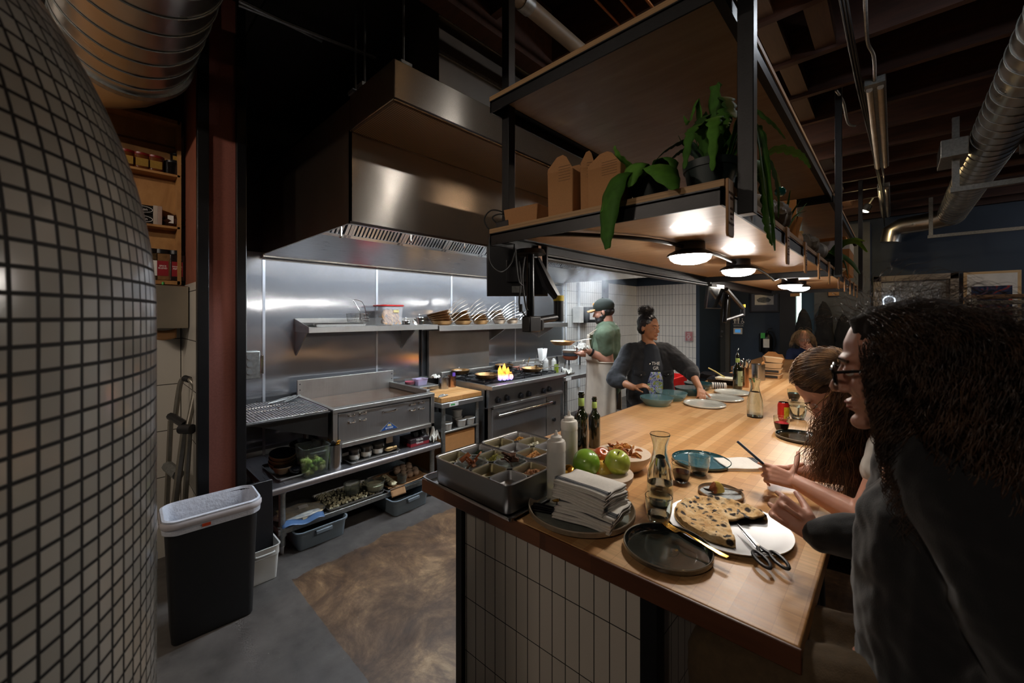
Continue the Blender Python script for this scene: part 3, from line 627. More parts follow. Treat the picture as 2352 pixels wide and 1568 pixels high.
sheet_tray(.40, .30, (-3.22, 1.02, TZ+.001), 0, 'aluminium sheet tray under the stacked bowls on the stand')
# clear container with sprouts
def cambro(loc, rz, w, d, h, label, m=POLY, name='food_container', taper=.012):
    t = thing(name, label, 'container', loc, rz)
    MB().vessel([(taper+.004,0), (taper,.004), (.0,h*.72), (-.004,h*.74), (-.004,h*.98), (-.010,h), (-.010,h+.004), (-.002,h+.004), (.002,h-.004), (.003,h*.74), (taper+.004,.006)], w, d, .025).build('tub', m, t)
    b = MB(); b.tube(smoothpath([(w/2+.002, -d*.28, h*.86), (w/2+.02, -d*.26, h*.88), (w/2+.02, d*.26, h*.88), (w/2+.002, d*.28, h*.86)], 4), .005, 8); b.build('handle', m, t)
    return t
p = at_z(662, 1070, TZ); CC = (-3.04, 1.10)
cambro((CC[0], CC[1], TZ+.003), 0, .19, .175, .20, 'clear square tub of halved brussels sprouts on the stand')
SPR = [mat('sprout_%d' % i, c, .5, 0, .25, 40, .2, 120) for i, c in enumerate(['#8fa83f', '#a9b95a', '#c9c98a', '#6f8f2e'])]
for k in range(60):
    lay = k//16; x = CC[0]+(-.065+.13*random.random()); y = CC[1]+(-.058+.116*random.random()); z = TZ+.023+lay*.024
    b = MB(); b.ell((0,0,0), (.017, .016, .019), 10, amp=.25, sc=25)
    single(b, 'brussels_sprout', SPR[k % 4], 'trimmed green brussels sprout in the clear square tub', 'sprout', (x, y, z), random.random()*6, group='brussels sprouts in the clear tub')
# steel bain marie with gold spoons
def bain(loc, r, h, label, m=CHROME, name='steel_canister'):
    t = thing(name, label, 'canister', loc)
    MB().lathe([(0,0), (r,0), (r,h), (r+.004,h+.002), (r+.004,h+.005), (r-.002,h+.005), (r-.003,h), (r-.003,.01), (0,.01)], seg=40).build('body', m, t); return t
BM = m_steel('canister_steel', '#b3b3b4', .22, (1, 1, 1))
bx, by = -3.02, 1.265
bx, by = (-3.03, 1.245)
bain((bx, by, TZ), .058, .175, 'steel canister full of gold and dark spoons on the stand', BM)
def spoon(loc, rot, label, m=BRASS, L=.20, kind='spoon', group=None, s=1):
    t = thing('table_'+kind, label, kind, loc, rot=rot, group=group)
    b = MB(); b.loft([[(x, y, z) for (y, z) in ((-w, z0-.0012), (w, z0-.0012), (w, z0+.0012), (-w, z0+.0012))] for x, w, z0 in ((0, .007*s, .002), (.02, .008*s, .001), (L*.35, .004*s, .004), (L*.62, .003*s, .010), (L*.72, .004*s, .007))]); b.build('handle', m, t, bevel=.0008)
    if kind == 'spoon':
        b = MB(); b.ell((L*.86, 0, .006), (L*.17, .021*s, .007), 16); q = b.build('bowl', m, t)
    else:
        b = MB(); b.loft([[(x, y, z) for (y, z) in ((-w, z0-.001), (w, z0-.001), (w, z0+.001), (-w, z0+.001))] for x, w, z0 in ((L*.71, .004, .007), (L*.76, .012*s, .003), (L*.80, .0125*s, .002))])
        for yy in (-.0095, -.0032, .0032, .0095): b.tube([(L*.79, yy*s, .002), (L*.9, yy*s, .0035), (L, yy*s*.95, .009)], .0017, 6, [.002, .0019, .001])
        b.build('tines', m, t)
    return t
for k in range(6):
    a = k*1.1; gold = k < 4
    spoon((bx+.012*math.cos(a), by+.012*math.sin(a), TZ+.015), (0, -1.35-.04*(k % 3), a+.4), 'gold spoon standing bowl-up in the steel canister' if gold else 'dark steel spoon standing bowl-up in the canister of gold spoons', BRASS if gold else DARKS, .195, 'spoon', 'gold spoons in the canister' if gold else 'dark spoons in the canister')
# tray with three jars under the griddle
p = at_z(852, 1050, TZ)
tx, ty = -3.10, 1.56
sheet_tray(.26, .42, (tx, ty, TZ), 0, 'small aluminium tray holding three jars under the griddle')
for i, y in enumerate((1.42, 1.52, 1.62)):
    t = thing('lidded_jar', ['jar with white band left on the tray under the griddle', 'jar with white band in the middle of the tray under the griddle', 'jar with white band right on the tray under the griddle'][i], 'jar', (-3.07, y, TZ+.004))
    MB().lathe([(0,0), (.038,0), (.04,.004), (.04,.075), (0,.075)], seg=28).build('jar_body', mat('dark_glass_jar', '#3a3633', .15, .1), t); MB().lathe([(.0405,.012), (.0415,.014), (.0415,.045), (.0405,.047)], seg=28).build('label', PAPER, t); MB().lathe([(.042,.070), (.043,.085), (.04,.088), (0,.088)], seg=28).build('lid', mat('jar_lid', '#55504a', .4, .5), t)
t = thing('glove_box', 'dark red box of black disposable gloves under the griddle', 'box', (-3.06, 2.0, TZ))
MB().box(-.12, .06, -.115, .075, 0, .066).build('carton', mat('glove_carton', '#26191d', .5, 0, .1), t, bevel=.002); MB().box(.060, .0608, -.114, .074, .004, .03).build('red_band', mat('glove_red', '#8d1f2b', .5), t); MB().box(-.05, .0609, -.1155, -.115, .004, .03).build('red_band', MATS['glove_red'], t)
text('Nitrile\nGloves', .026, WHITE, t, (.0612, -.025, .042), (PI/2, 0, PI/2)); b = MB()
for k in range(5): b.ell((random.uniform(-.04,.03), random.uniform(-.05,.05), .07+.008*k), (.03, .035, .014), 12, (k, 1, k*2), .6, 30)
b.build('glove', mat('nitrile_black', '#1d1e22', .45), t)
def rag(loc, s, label, m, name='kitchen_towel', seed=0, flat=.6, amp=.9):
    b = MB(); b.surf(lambda u, v: ((u-.5)*s*(1+.2*math.sin(5*v+seed)), (v-.5)*s*.9, s*flat*abs(noise.noise(Vector((u*2.6+seed, v*2.6, seed))))*amp+s*.30*math.exp(-((u-.5)**2+(v-.5)**2)*9)*flat+.003), 22, 22)
    return single(b, name, m, label, 'towel', loc, seed, solid=.003)
TOWEL = mat('white_towel', '#cfcabf', .9, 0, .08, 60, .4, 300)
rag((-3.03, 2.13, TZ), .11, 'crumpled white towel at the right end of the griddle stand', TOWEL, seed=2, flat=1.3)
b = MB(); b.ell((0,0,0), (.02,.05,.02), 10); b.cyl((0,.03,0), (0,.06,0), .016); single(b, 'gas_fitting', mat('aged_brass', '#8a7350', .35, .9), 'small brass gas fitting hanging under the griddle', 'fitting', at_x(895, 1030, -3.03))
b = MB(); b.box(-.02, .02, -.03, .03, -.03, .03); b.box(.02, .022, -.02, .02, -.015, .02); single(b, 'junction_box', CHROME, 'small steel junction box fixed below the griddle', 'box', at_x(892, 1007, -3.08))

# ---- undershelf goods
US = .173
p = at_z(690, 1190, US+.03)
def bag(loc, rz, label):
    t = thing('freezer_bag', label, 'bag', loc, rz); b = MB(); b.ell((0,0,.028), (.10,.15,.028), 20, amp=.5, sc=22); b.build('filling', mat('mushroom_slices', '#a5987a', .6, 0, .35, 25, .5, 60), t)
    b = MB(); b.ell((0,0,.030), (.112,.165,.034), 24, amp=.3, sc=12); b.build('clear_film', mat('clear_film', '#dfe6ea', .12, 0, 0, alpha=.28), t)
    b = MB(); b.surf(lambda u, v: (.10+.06*v, (u-.5)*.26, .03-.015*v+.01*math.sin(u*9)), 14, 4); b.build('zip_edge', mat('blue_zip', '#54719a', .3, alpha=.8), t, solid=.001)
    b = MB(); b.box(-.02, .03, -.01, .05, .064, .066); b.build('paper_label', PAPER, t); return t
bag((-3.06, 1.02, US), -.15, 'zip bag of sliced mushrooms on the stand undershelf')
sheet_tray(.33, .44, (-3.12, 1.40, US), 0, 'sheet tray heaped with chopped cauliflower on the undershelf')
b = MB(); rnd = random.Random(3)
for k in range(420):
    r = rnd.random(); x = rnd.uniform(-.145, .145); y = rnd.uniform(-.2, .2); z = .012+.030*(1-(x/.16)**2)*(1-(y/.22)**2)*rnd.random()
    b.ell((x, y, z), rnd.uniform(.006, .011), 6, amp=.5, sc=60)
single(b, 'chopped_cauliflower', mat('cauliflower', '#b9b394', .7, 0, .3, 30), 'heap of chopped cauliflower on the left undershelf tray', 'vegetables', (-3.12, 1.40, US+.002), kind='stuff')
def deli(loc, label, r=.055, h=.07, m=POLY, lid=False, fill=None, name='deli_cup', rot=None, group=None):
    t = thing(name, label, 'tub', loc, rot=rot, group=group)
    MB().lathe([(0,0), (r*.84,0), (r*.86,.003), (r*.98,h*.9), (r*1.04,h*.92), (r*1.05,h), (r*1.0,h), (r*.95,h*.88), (r*.82,.005), (0,.004)], seg=32).build('cup', m, t)
    if lid: MB().lathe([(r*1.06,h-.004), (r*1.07,h+.003), (r*.95,h+.004), (r*.92,h+.001), (0,h+.001)], seg=32).build('lid', CLOUDY, t)
    if fill: MB().lathe([(0,.006), (r*.82,.007), (r*.92,h*.62), (0,h*.66)], seg=24).build('contents', fill, t)
    return t
deli((-3.06, 1.40, US+.045), 'empty round clear tub resting in the chopped cauliflower', .06, .075)
deli((-3.02, 1.57, US+.03), 'wide clear tub filled with cauliflower florets', .075, .07, fill=MATS['cauliflower'])
sheet_tray(.36, .46, (-3.12, 1.86, US), 0, 'sheet tray with dough balls and bread under the griddle')
b = MB(); b.surf(lambda u, v: (-.17+.32*u, -.2+.4*v, .014+.006*math.sin(9*u+5*v)), 14, 14); single(b, 'parchment', mat('parchment', '#9d7650', .8), 'brown parchment lining the dough ball tray', 'paper', (-3.12, 1.86, US+.003), solid=.001)
b = MB(); b.surf(lambda u, v: (.175+.03*v, -.2+.13*u, .02-.06*v), 6, 6); single(b, 'parchment', MATS['parchment'], 'brown parchment corner drooping over the undershelf edge', 'paper', (-3.12, 1.86, US+.003), solid=.001)
DOUGH = mat('seeded_dough', '#a68d78', .75, 0, .25, 60, .6, 160)
k = 0
for (r_, c_) in [(i, j) for i in range(4) for j in range(3)]:
    x = -3.06-.055*r_+.01; y = 1.80+.058*c_+.028*(r_ % 2)+.05
    b = MB(); b.ell((0,0,0), (.031,.031,.029), 16, amp=.12, sc=20); single(b, 'dough_ball', DOUGH, 'seeded brown dough ball on the right undershelf tray', 'dough ball', (x, y, US+.046+.012*(r_ > 1)), group='dough balls on the undershelf tray')
for k in range(3):
    b = MB(); b.ell((0,0,0), (.045,.032,.022), 16, amp=.4, sc=22); single(b, 'floured_bun', mat('floured_bun', '#b9b08f', .8, 0, .3, 30, .5, 90), ['pale floured bun nearest the front left of the dough tray', 'pale floured bun in the middle of the row beside the dough balls', 'pale floured bun furthest back beside the dough balls'][k], 'bun', (-3.0-.075*k, 1.71+.006*k, US+.042))
deli((-3.0, 1.80, US+.025), 'clear round cup pushed among the dough balls', .042, .06)

# ---- bus tubs on the floor
def bus_tub(loc, rz, label):
    t = thing('bus_tub', label, 'tub', loc, rz); m = mat('tub_grey', '#6d7880', .5, 0, .05, 20, .1, 300)
    MB().vessel([(.02,0), (.015,.003), (.0,.115), (-.012,.118), (-.014,.130), (-.002,.131), (.003,.12), (.018,.006)], .45, .34, .04).build('tub_body', m, t)
    b = MB(); b.box(.221, .247, -.055, .055, .09, .115); b.build('grip', m, t, bevel=.004); return t
bus_tub((-3.12, 1.12, 0), .0, 'grey plastic bus tub on the floor under the left of the stand')
bus_tub((-3.08, 1.80, 0), .06, 'grey plastic bus tub on the floor under the right of the stand')
# ---- trash can
c0 = at_z(405, 1452, 0)
tc = thing('trash_can', 'black rectangular waste bin lined with a white bag by the pink column', 'bin', (-2.60, .435, 0), -.05)
TH = .605
MB().vessel([(.03,0), (.024,.01), (.002,TH*.93), (-.004,TH*.95), (-.004,TH), (.004,TH), (.028,.02)], .25, .385, .05).build('bin_body', mat('bin_black', '#121214', .55, 0, .1, 20, .15, 300), tc)
LIN = mat('bin_liner', '#d5d8e2', .35, 0, .05, 20, alpha=.82, bump=.5, bs=45, bd=.01)
def ring(ins, z, wob=0, sd=0): return [(x+wob*noise.noise(Vector((x*14, y*14, z*9+sd))), y+wob*noise.noise(Vector((y*14, x*14, z*9+sd+5))), z+wob*.5*noise.noise(Vector((x*20, y*20, sd)))) for x, y in rr(.25-2*ins, .385-2*ins, max(.05-ins, .01), 14)]
b = MB(); b.loft([ring(-.012, TH-.055, .006), ring(-.014, TH-.02, .004), ring(-.012, TH+.012, .003), ring(-.002, TH+.016, .002), ring(.008, TH-.01, .006), ring(.014, TH-.10, .02), ring(.03, TH-.25, .03), ring(.05, TH-.42, .03)], False, False); b.build('liner', LIN, tc)
b = MB(); b.loft([ring(-.014, TH-.028), ring(-.018, TH-.02), ring(-.018, TH-.004), ring(-.014, TH+.004)], False, False); b.build('liner_band', mat('liner_band', '#b9b3b5', .4), tc)
b = MB(); b.surf(lambda u, v: (-.07+.10*u-.02*v, -.212-.012*math.sin(3*v), TH-.03-.26*v*(1-.5*u)), 8, 8); b.build('liner_tail', LIN, tc, solid=.001)
b = MB(); b.box(.1415, .1425, -.055, -.02, TH-.045, TH-.03); b.build('drawstring', mat('orange_string', '#c0461f', .5), tc)
# clear container beside it
cp = at_z(612, 1350, 0)
cambro((-2.80, .71, 0), .0, .17, .16, .205, 'empty clear square tub on the floor by the black bin', CLOUDY)
b = MB(); b.box(-.012, .012, -.09, .09, 0, .56); single(b, 'leaning_board', mat('slate_board', '#1b1c20', .35), 'black board leaning between the post and the griddle stand', 'board', (-2.84, .70, .0), 0, rot=(0, -.05, 0), bevel=.003)

# ---- prep table with cutting board
PY0, PY1, PF, PZ = 2.175, 2.68, -2.95, .80
pt = thing('prep_table', 'small stainless prep table between griddle and range', 'table', (PF, PY0, 0)); O = origin(PF, PY0, 0)
b = O(); b.box(-3.70, PF, PY0, PY1, PZ-.045, PZ); b.build('tabletop', STEELG, pt, bevel=.005)
for x in (PF-.04, -3.66):
    for y in (PY0+.045, PY1-.05):
        b = O(); b.cyl((x, y, .0), (x, y, PZ-.02), .02); b.build('leg', GALV, pt)
b = O(); b.box(-3.66, PF-.02, PY0+.04, PY1-.04, .52, .535); b.build('shelf', STEELG, pt, bevel=.003)
b = O(); b.box(-3.6, PF-.03, PY0+.06, PY1-.09, .0, .50); b.build('kraft_panel', CARD, pt)
b = O(); b.box(PF-.0, PF+.0015, PY0+.085, PY0+.19, PZ-.038, PZ-.008); s_ = b.build('sticker', PAPER, pt); b = O(); b.box(PF+.0015, PF+.002, PY0+.10, PY0+.15, PZ-.03, PZ-.016); b.build('sticker_print', GREENL, s_)
single(MB().box(-.27, .27, -.245, .245, 0, .046), 'cutting_board', BOARD, 'thick butcher-block cutting board on the prep table', 'board', (-3.24, 2.43, PZ+.001), 0, bevel=.004)
t = tongs((-3.03, 2.235, PZ+.05), 2.0, 'red-brown handled tongs on the corner of the cutting board', .45)
for i, (x, y, l) in enumerate([(-3.02, 2.28, 'lidded white tub at the front left of the prep table shelf'), (-3.02, 2.45, 'lidded white tub in the front middle of the prep table shelf'), (-3.02, 2.56, 'lidded white tub at the front right of the prep table shelf'), (-3.14, 2.50, 'lidded white tub at the back of the prep table shelf')]):
    deli((x, y, .536 if i < 3 else .60), l, .05, .062, CLOUDY, True, mat('grey_sauce', '#8a8f90', .5))
deli((-3.14, 2.50, .536), 'bottom lidded tub hidden behind the front row on the prep shelf', .05, .06, CLOUDY, True)
def hotel_pan(loc, w, d, h, label, m=CHROME, name='steel_pan', r=.02, rim=.010, rz=0, cat='pan'):
    b = MB(); b.vessel([(.012,0), (.008,.003), (.001,h-.004), (-rim,h-.002), (-rim-.001,h), (-rim,h+.002), (.001,h+.001), (.003,h-.006), (.012,.004)], w, d, r)
    return single(b, name, m, label, cat, loc, rz)
hotel_pan((-3.50, 2.21, PZ+.002), .28, .20, .10, 'deep steel pan behind the griddle holding plastic cups', BM)
deli((-3.48, 2.18, PZ+.11), 'clear cup of pink pickled onions on the deep steel pan', .055, .055, POLY, fill=mat('pickled_onion', '#c24a63', .4, 0, .3, 40))
t = thing('storage_tub', 'clear lilac rectangular tub beside the pickled onions', 'tub', (-3.44, 2.27, PZ+.105)); MB().vessel([(.01,0), (0,.06), (-.006,.062), (.004,.06), (.012,.004)], .11, .12, .015).build('tub', mat('lilac_poly', '#c9bfe0', .15, alpha=.6), t); MB().box(-.04,.04,-.045,.045,.004,.04).build('contents', mat('pink_sauce', '#c98aa8', .4), t)
deli((-3.52, 2.36, PZ+.105), 'clear cup of yellow fruit behind the lilac tub', .05, .06, POLY, fill=mat('yellow_fruit', '#d0a53f', .5, 0, .3, 30))
single(MB().box(-.19, .19, -.13, .13, 0, .012), 'perforated_pan', GALV, 'perforated steel insert resting over the deep pan', 'pan', (-3.50, 2.27, PZ+.082+.012), bevel=.003)
bain((-3.36, 2.50, PZ+.047), .052, .11, 'brushed steel canister on the cutting board', BM); bain((-3.38, 2.62, PZ+.047), .046, .11, 'coppery steel canister on the cutting board with a purple tag', m_steel('copper_steel', '#b98f74', .22, (1,1,1)))
single(MB().box(-.004, .004, -.018, .018, 0, .075), 'purple_clip', mat('purple_plastic', '#6a4aa6', .4), 'purple plastic clip sticking out of the coppery canister', 'clip', (-3.37, 2.64, PZ+.12), 0, bevel=.002)
rag((-3.42, 2.45, PZ+.15), .09, 'white paper towel tucked behind the steel canisters', TOWEL, seed=4)
b = MB(); b.surf(lambda u, v: ((u-.5)*.10, (v-.5)*.28, .004+.003*math.sin(6*u)), 8, 8); single(b, 'folded_towel', mat('striped_towel', '#d9d7d3', .9), 'folded white towel lying between griddle and cutting board', 'towel', (-3.52, 2.20, PZ+.025), .1, solid=.006) if False else None

# ---- range
RF, RY0, RY1, RZ = -2.93, 2.73, 3.96, .895
rg = thing('gas_range', 'stainless six-knob gas range with oven under the pan shelf', 'range', (RF, RY0, 0)); O = origin(RF, RY0, 0)
b = O(); b.box(-3.72, RF-.03, RY0, RY0+.02, .02, RZ); b.box(-3.72, RF-.03, RY1-.02, RY1, .02, RZ); b.box(-3.72, RF-.06, RY0, RY1, .02, .10); b.box(-3.72, -3.70, RY0, RY1, .1, RZ); b.box(RF-.06, RF-.03, RY0, RY0+.07, .02, .66); b.build('body', STEELG, rg)
b = O(); b.prism([(RF+.06, RZ), (RF+.06, RZ-.035), (RF+.045, RZ-.045), (RF-.02, RZ-.045), (RF-.06, RZ)], RY0-.005, RY1+.005, 'y'); b.build('front_ledge', STEELG, rg, bevel=.004)
b = O(); b.prism([(RF-.06, .67), (RF-.005, .67), (RF+.012, RZ-.046), (RF-.06, RZ-.046)], RY0, RY1, 'y'); b.build('control_panel', MATS['panel_steel'], rg, bevel=.002)
b = O(); b.box(RF-.06, RF+.02, RY0+.06, RY1-.02, .655, .685); b.build('drip_tray', STEELG, rg, bevel=.003)
b = O(); b.box(RF-.06, RF-.012, RY0+.07, RY1-.30, .13, .645); dd = b.build('oven_door', MATS['panel_steel'], rg, bevel=.004)
b = O(); y0, y1 = RY0+.10, RY1-.25; b.tube([(RF+.04, y0, .585), (RF+.04, y1, .585)], .013, 12)
for y in (y0+.03, y1-.03): b.tube([(RF-.012, y, .60), (RF+.02, y, .60), (RF+.04, y, .585)], .009, 8)
b.build('door_handle', CHROME, dd)
b = O(); b.box(RF-.06, RF-.014, RY1-.285, RY1-.02, .13, .645); b.build('side_panel', STEELG, rg, bevel=.003)
for z in (.56, .36): b = O(); b.cyl((RF-.014, RY1-.16, z), (RF+.01, RY1-.16, z), .022); b.build('thermostat_knob', BLACKP, rg)
def knob(px, py):
    p = at_x(px, py, RF+.004); b = O(); b.cyl((p.x, p.y, p.z), (p.x+.012, p.y, p.z), .036, .032, 24); b.cyl((p.x+.01, p.y, p.z), (p.x+.034, p.y, p.z), .027, .024, 20); b.box(p.x+.03, p.x+.042, p.y-.007, p.y+.007, p.z-.024, p.z+.024); b.build('burner_knob', BLACKP, rg)
for q in ((1143, 918), (1163, 913), (1195, 908), (1213, 904), (1247, 897), (1260, 893)): knob(*q)
b = O(); b.box(-3.70, RF-.06, RY0+.02, RY1-.02, RZ-.03, RZ-.012); b.build('burner_deck', IRON, rg)
for i in range(4):
    for j in range(2):
        x = -3.17-.33*j; y = RY0+.17+.30*i; b = O(); zt = RZ+.022
        for a in range(8): ca, sa = math.cos(a*PI/4), math.sin(a*PI/4); L_ = .14 if a % 2 == 0 else .19; b.box(0,0,0,0,0,0) if False else b.cyl((x+ca*.04, y+sa*.04, zt), (x+ca*.145, y+sa*.145, zt), .007, seg=6)
        b.tube([(x-.155, y-.14, zt-.004), (x+.155, y-.14, zt-.004), (x+.155, y+.14, zt-.004), (x-.155, y+.14, zt-.004)], .008, 6, closed=True)
        for sx_ in (-1, 1):
            for sy_ in (-1, 1): b.cyl((x+.15*sx_, y+.135*sy_, RZ-.013), (x+.15*sx_, y+.135*sy_, zt), .008, seg=6)
        g_ = b.build('burner_grate', IRON, rg); b = O(); b.cyl((x, y, RZ-.012), (x, y, RZ+.008), .042, .036); b.build('burner_cap', IRON, g_)
b = O(); b.box(-3.74, -3.70, RY0, RY1, RZ-.02, RZ+.06); b.build('back_riser', STEELG, rg, bevel=.004)
b = O(); b.box(-3.80, -3.765, 2.60, 3.52, RZ+.0, 1.43); b.build('flue_panel', mat('flue_steel', '#8f8a84', .42, .9, .1, 4), rg, bevel=.003)
b = O(); b.tube([(-3.66, RY0+.3, RZ+.03), (-3.60, RY1-.55, RZ+.05)], .006, 8); b.build('grate_bar', CHROME, rg)

# ---- skillets
PANB = mat('browned_steel', '#b08a5e', .34, 1, .3, 14, rvar=.15); PANS = mat('bright_pan_steel', '#c0ab96', .28, 1, .2, 10)
def skillet(loc, rz, label, r=.13, h=.045, m=PANB, rot=None, hl=.22, lift=.06, group=None):
    t = thing('skillet', label, 'pan', loc, rz, group, rot)
    MB().lathe([(0,0), (r*.70,0), (r*.80,h*.2), (r*.97,h*.9), (r*1.01,h), (r*1.0,h+.001), (r*.94,h*.88), (r*.77,h*.22), (r*.68,.004), (0,.003)], seg=40).build('pan_body', m, t)
    b = MB(); pts = [(r*.93,0,h*.75), (r*1.12,0,h*.95), (r+hl*.5,0,h+lift*.6), (r+hl,0,h+lift)]; P = smoothpath(pts, 4)
    b.loft([[(p.x, y, p.z+z) for y, z in ((-wd,-.003), (wd,-.003), (wd*.8,.004), (-wd*.8,.004))] for p, wd in [(p, .006+.007*(i/(len(P)-1))) for i, p in enumerate(P)]])
    for yy in (-.012, .012): b.ell((r*.96, yy, h*.72), .005, 8)
    b.build('handle', CHROME, t); return t
def pan_at(px, py, z, **k):
    p = at_z(px, py, z); return skillet(p, k.pop('rz'), k.pop('label'), **k)
gz = RZ+.029
pan_at(1117, 868, gz, rz=.35, label='browned skillet on the front left burner of the range', r=.125, hl=.25, lift=.03)
pan_at(1158, 845, gz, rz=-.5, label='skillet above the open flame on the back burner', r=.12, lift=.02)
pan_at(1222, 853, gz, rz=.6, label='browned skillet on the front right burner of the range', r=.13, hl=.2, lift=.03)
pan_at(1058, 858, gz, rz=2.6, label='skillet on the back left burner beside the cutting board', r=.11, hl=.18, lift=.03)
# flame
def m_flame():
    m = bpy.data.materials.new('gas_flame'); m.use_nodes = True; T = NT(m); T.n.remove(T.n['Principled BSDF'])
    sep = T.new('ShaderNodeSeparateXYZ'); T.link(T.coord(kind='Generated'), sep.inputs[0])
    e = T.new('ShaderNodeEmission'); T.link(T.ramp(sep.outputs[2], [(0, (.15,.2,1)), (.22, (.8,.3,.35)), (.4, (1,.30,.03)), (1, (1,.42,.08))]), e.inputs[0]); e.inputs[1].default_value = 3.2
    tr = T.new('ShaderNodeBsdfTransparent'); mx = T.new('ShaderNodeMixShader'); T.link(T.ramp(T.noise(T.coord((9,9,4)), 4, 3), [(.35, (0,0,0)), (.6, (1,1,1))]), mx.inputs[0]); T.link(tr.outputs[0], mx.inputs[1]); T.link(e.outputs[0], mx.inputs[2])
    T.link(mx.outputs[0], T.n['Material Output'].inputs[0]); return m
p = at_z(1158, 872, RZ+.03); b = MB()
for dx, dy, hh, rr_ in ((0,0,.17,.03), (.01,.045,.13,.024), (-.02,-.045,.15,.026), (.02,.08,.08,.02)): b.tube(smoothpath([(dx,dy,0), (dx+.01,dy,hh*.35), (dx-.01,dy+.01,hh*.7), (dx+.005,dy,hh)], 4), 1, 10, [rr_*max(.08, math.sin(PI*min(.95, .22+.78*i/12)))*1.0 for i in range(13)])
single(b, 'gas_flame', m_flame(), 'orange and blue gas flame burning up between the skillets', 'flame', p)

# ---- wall shelves
SX, SZ = -3.5, 1.503
ws = thing('wall_shelf', 'left stainless wall shelf with trays and fryer basket', 'shelf', (-3.85, 1.235, SZ)); O = origin(-3.85, 1.235, SZ)
b = O(); b.box(-3.85, SX, 1.235, 2.53, SZ-.006, SZ); b.box(SX-.004, SX, 1.235, 2.53, SZ-.05, SZ); b.box(-3.85, -3.845, 1.235, 2.53, SZ, SZ+.07); b.prism([(SX, SZ), (SX, SZ-.05), (-3.85, SZ-.05), (-3.85, SZ+.07), (-3.78, SZ+.055)], 1.235, 1.24, 'y'); b.build('shelf_plate', STEELG, ws, bevel=.002)
for y in (1.245, 2.30): b = O(); b.prism([(-3.85, SZ-.05), (-3.58, SZ-.05), (-3.85, SZ-.26)], y, y+.012, 'y'); b.build('bracket', STEELG, ws)
w2 = thing('wall_shelf', 'right stainless wall shelf stacked with skillets above the range', 'shelf', (-3.85, 2.55, SZ-.01)); O = origin(-3.85, 2.55, SZ-.01); Z2 = SZ-.012
b = O(); b.box(-3.85, SX, 2.55, 4.87, Z2-.006, Z2); b.box(SX-.004, SX, 2.55, 4.87, Z2-.06, Z2); b.box(-3.85, -3.845, 2.55, 4.87, Z2, Z2+.05); b.build('shelf_plate', STEELG, w2, bevel=.002)
for y in (3.6, 4.6): b = O(); b.prism([(-3.85, Z2-.06), (-3.55, Z2-.06), (-3.85, Z2-.22)], y, y+.012, 'y'); b.build('bracket', STEELG, w2)
b = MB(); b.box(-3.85, -3.83, 2.535, 2.548, RZ, SZ+.05); single(b, 'divider_strip', BLACK, 'dark vertical strip between the two wall shelves', 'strip')
p = at_z(752, 744, SZ+.01); sheet_tray(.26, .46, (-3.64, 1.52, SZ+.001), 0, 'aluminium sheet tray at the left end of the wall shelf')
sheet_tray(.26, .46, (-3.655, 1.50, SZ+.014), 0, 'second aluminium tray nested on the wall shelf tray', .018)
# fry basket
fb = thing('fry_basket', 'round wire fryer basket with upright handle on the trays', 'basket', (-3.66, 1.73, SZ+.037)); b = MB(); rb = .105; hb = .075
for k in range(5): z = hb*k/4; r = rb*(.86+.14*k/4); b.tube([(r*math.cos(a), r*math.sin(a), z) for a in [2*PI*i/32 for i in range(32)]], .0014 if k < 4 else .003, 6, closed=True)
for i in range(44): a = 2*PI*i/44; b.cyl((rb*.86*math.cos(a), rb*.86*math.sin(a), 0), (rb*math.cos(a), rb*math.sin(a), hb), .0011, seg=5)
for i in range(-6, 7): q = i*.0145; L_ = math.sqrt(max(.0, (rb*.86)**2-q*q)); b.cyl((q, -L_, 0), (q, L_, 0), .001, seg=5); b.cyl((-L_, q, 0), (L_, q, 0), .001, seg=5)
b.build('wire_mesh', CHROME, fb)
b = MB(); b.tube(smoothpath([(.10,-.028,.02), (.105,-.03,hb+.02), (.10,-.085,hb+.11), (.10,-.09,hb+.125), (.10,-.05,hb+.125), (.10,.0,hb+.10), (.104,.025,hb+.02), (.10,.026,.02)], 4), .003, 8); b.tube([(.108,-.01,.045), (.108,.05,.045), (.108,.065,.02), (.108,0.005,.02)], .0025, 6, closed=True); b.build('handle', CHROME, fb)
# chips container with red lid
cx, cy = -3.66, 2.045
t = thing('storage_container', 'clear tub of bread chips with a red lid on the wall shelf', 'container', (cx, cy, SZ+.002))
MB().vessel([(.014,0), (.010,.004), (.0,.15), (-.004,.153), (-.004,.185), (.002,.185), (.004,.15), (.014,.005)], .20, .225, .03).build('tub', mat('clear_tub', '#e6e2e0', .08, 0, 0, alpha=.22), t)
MB().vessel([(-.008,.183), (-.012,.186), (-.012,.195), (-.006,.199), (.004,.199)], .20, .225, .03).build('lid', RED, t)
MB().box(.1035, .1045, .0, .055, .125, .148).build('masking_tape', mat('cream_tape', '#e6d58e', .7), t); text('CROSTINI', .012, INK, t, (.1050, .027, .137), (PI/2, 0, PI/2))
TOASTS = [mat('toast_%d' % i, c, .75, 0, .3, 50, .4, 120) for i, c in enumerate(['#b5803f', '#a06c30', '#c4965a'])]
for k in range(44):
    lay = k//9; ang = random.random()*6; b = MB(); b.ell((0,0,0), (.030, .021, .006), 14, amp=.15)
    front = k % 9 < 5; x = cx+(.072 if front else random.uniform(-.06,.05)); y = cy-.08+.16*((k % 9)/4.5 % 1)+random.uniform(-.012,.012)
    single(b, 'toast_chip', TOASTS[k % 3], 'browned bread chip inside the clear red-lidded tub', 'chip', (x, y, SZ+.03+lay*.025), group='bread chips in the red-lidded tub', rot=(random.uniform(-.6,.6), 1.1+random.uniform(-.4,.4) if front else random.uniform(-1,1), random.uniform(-.7,.7)))
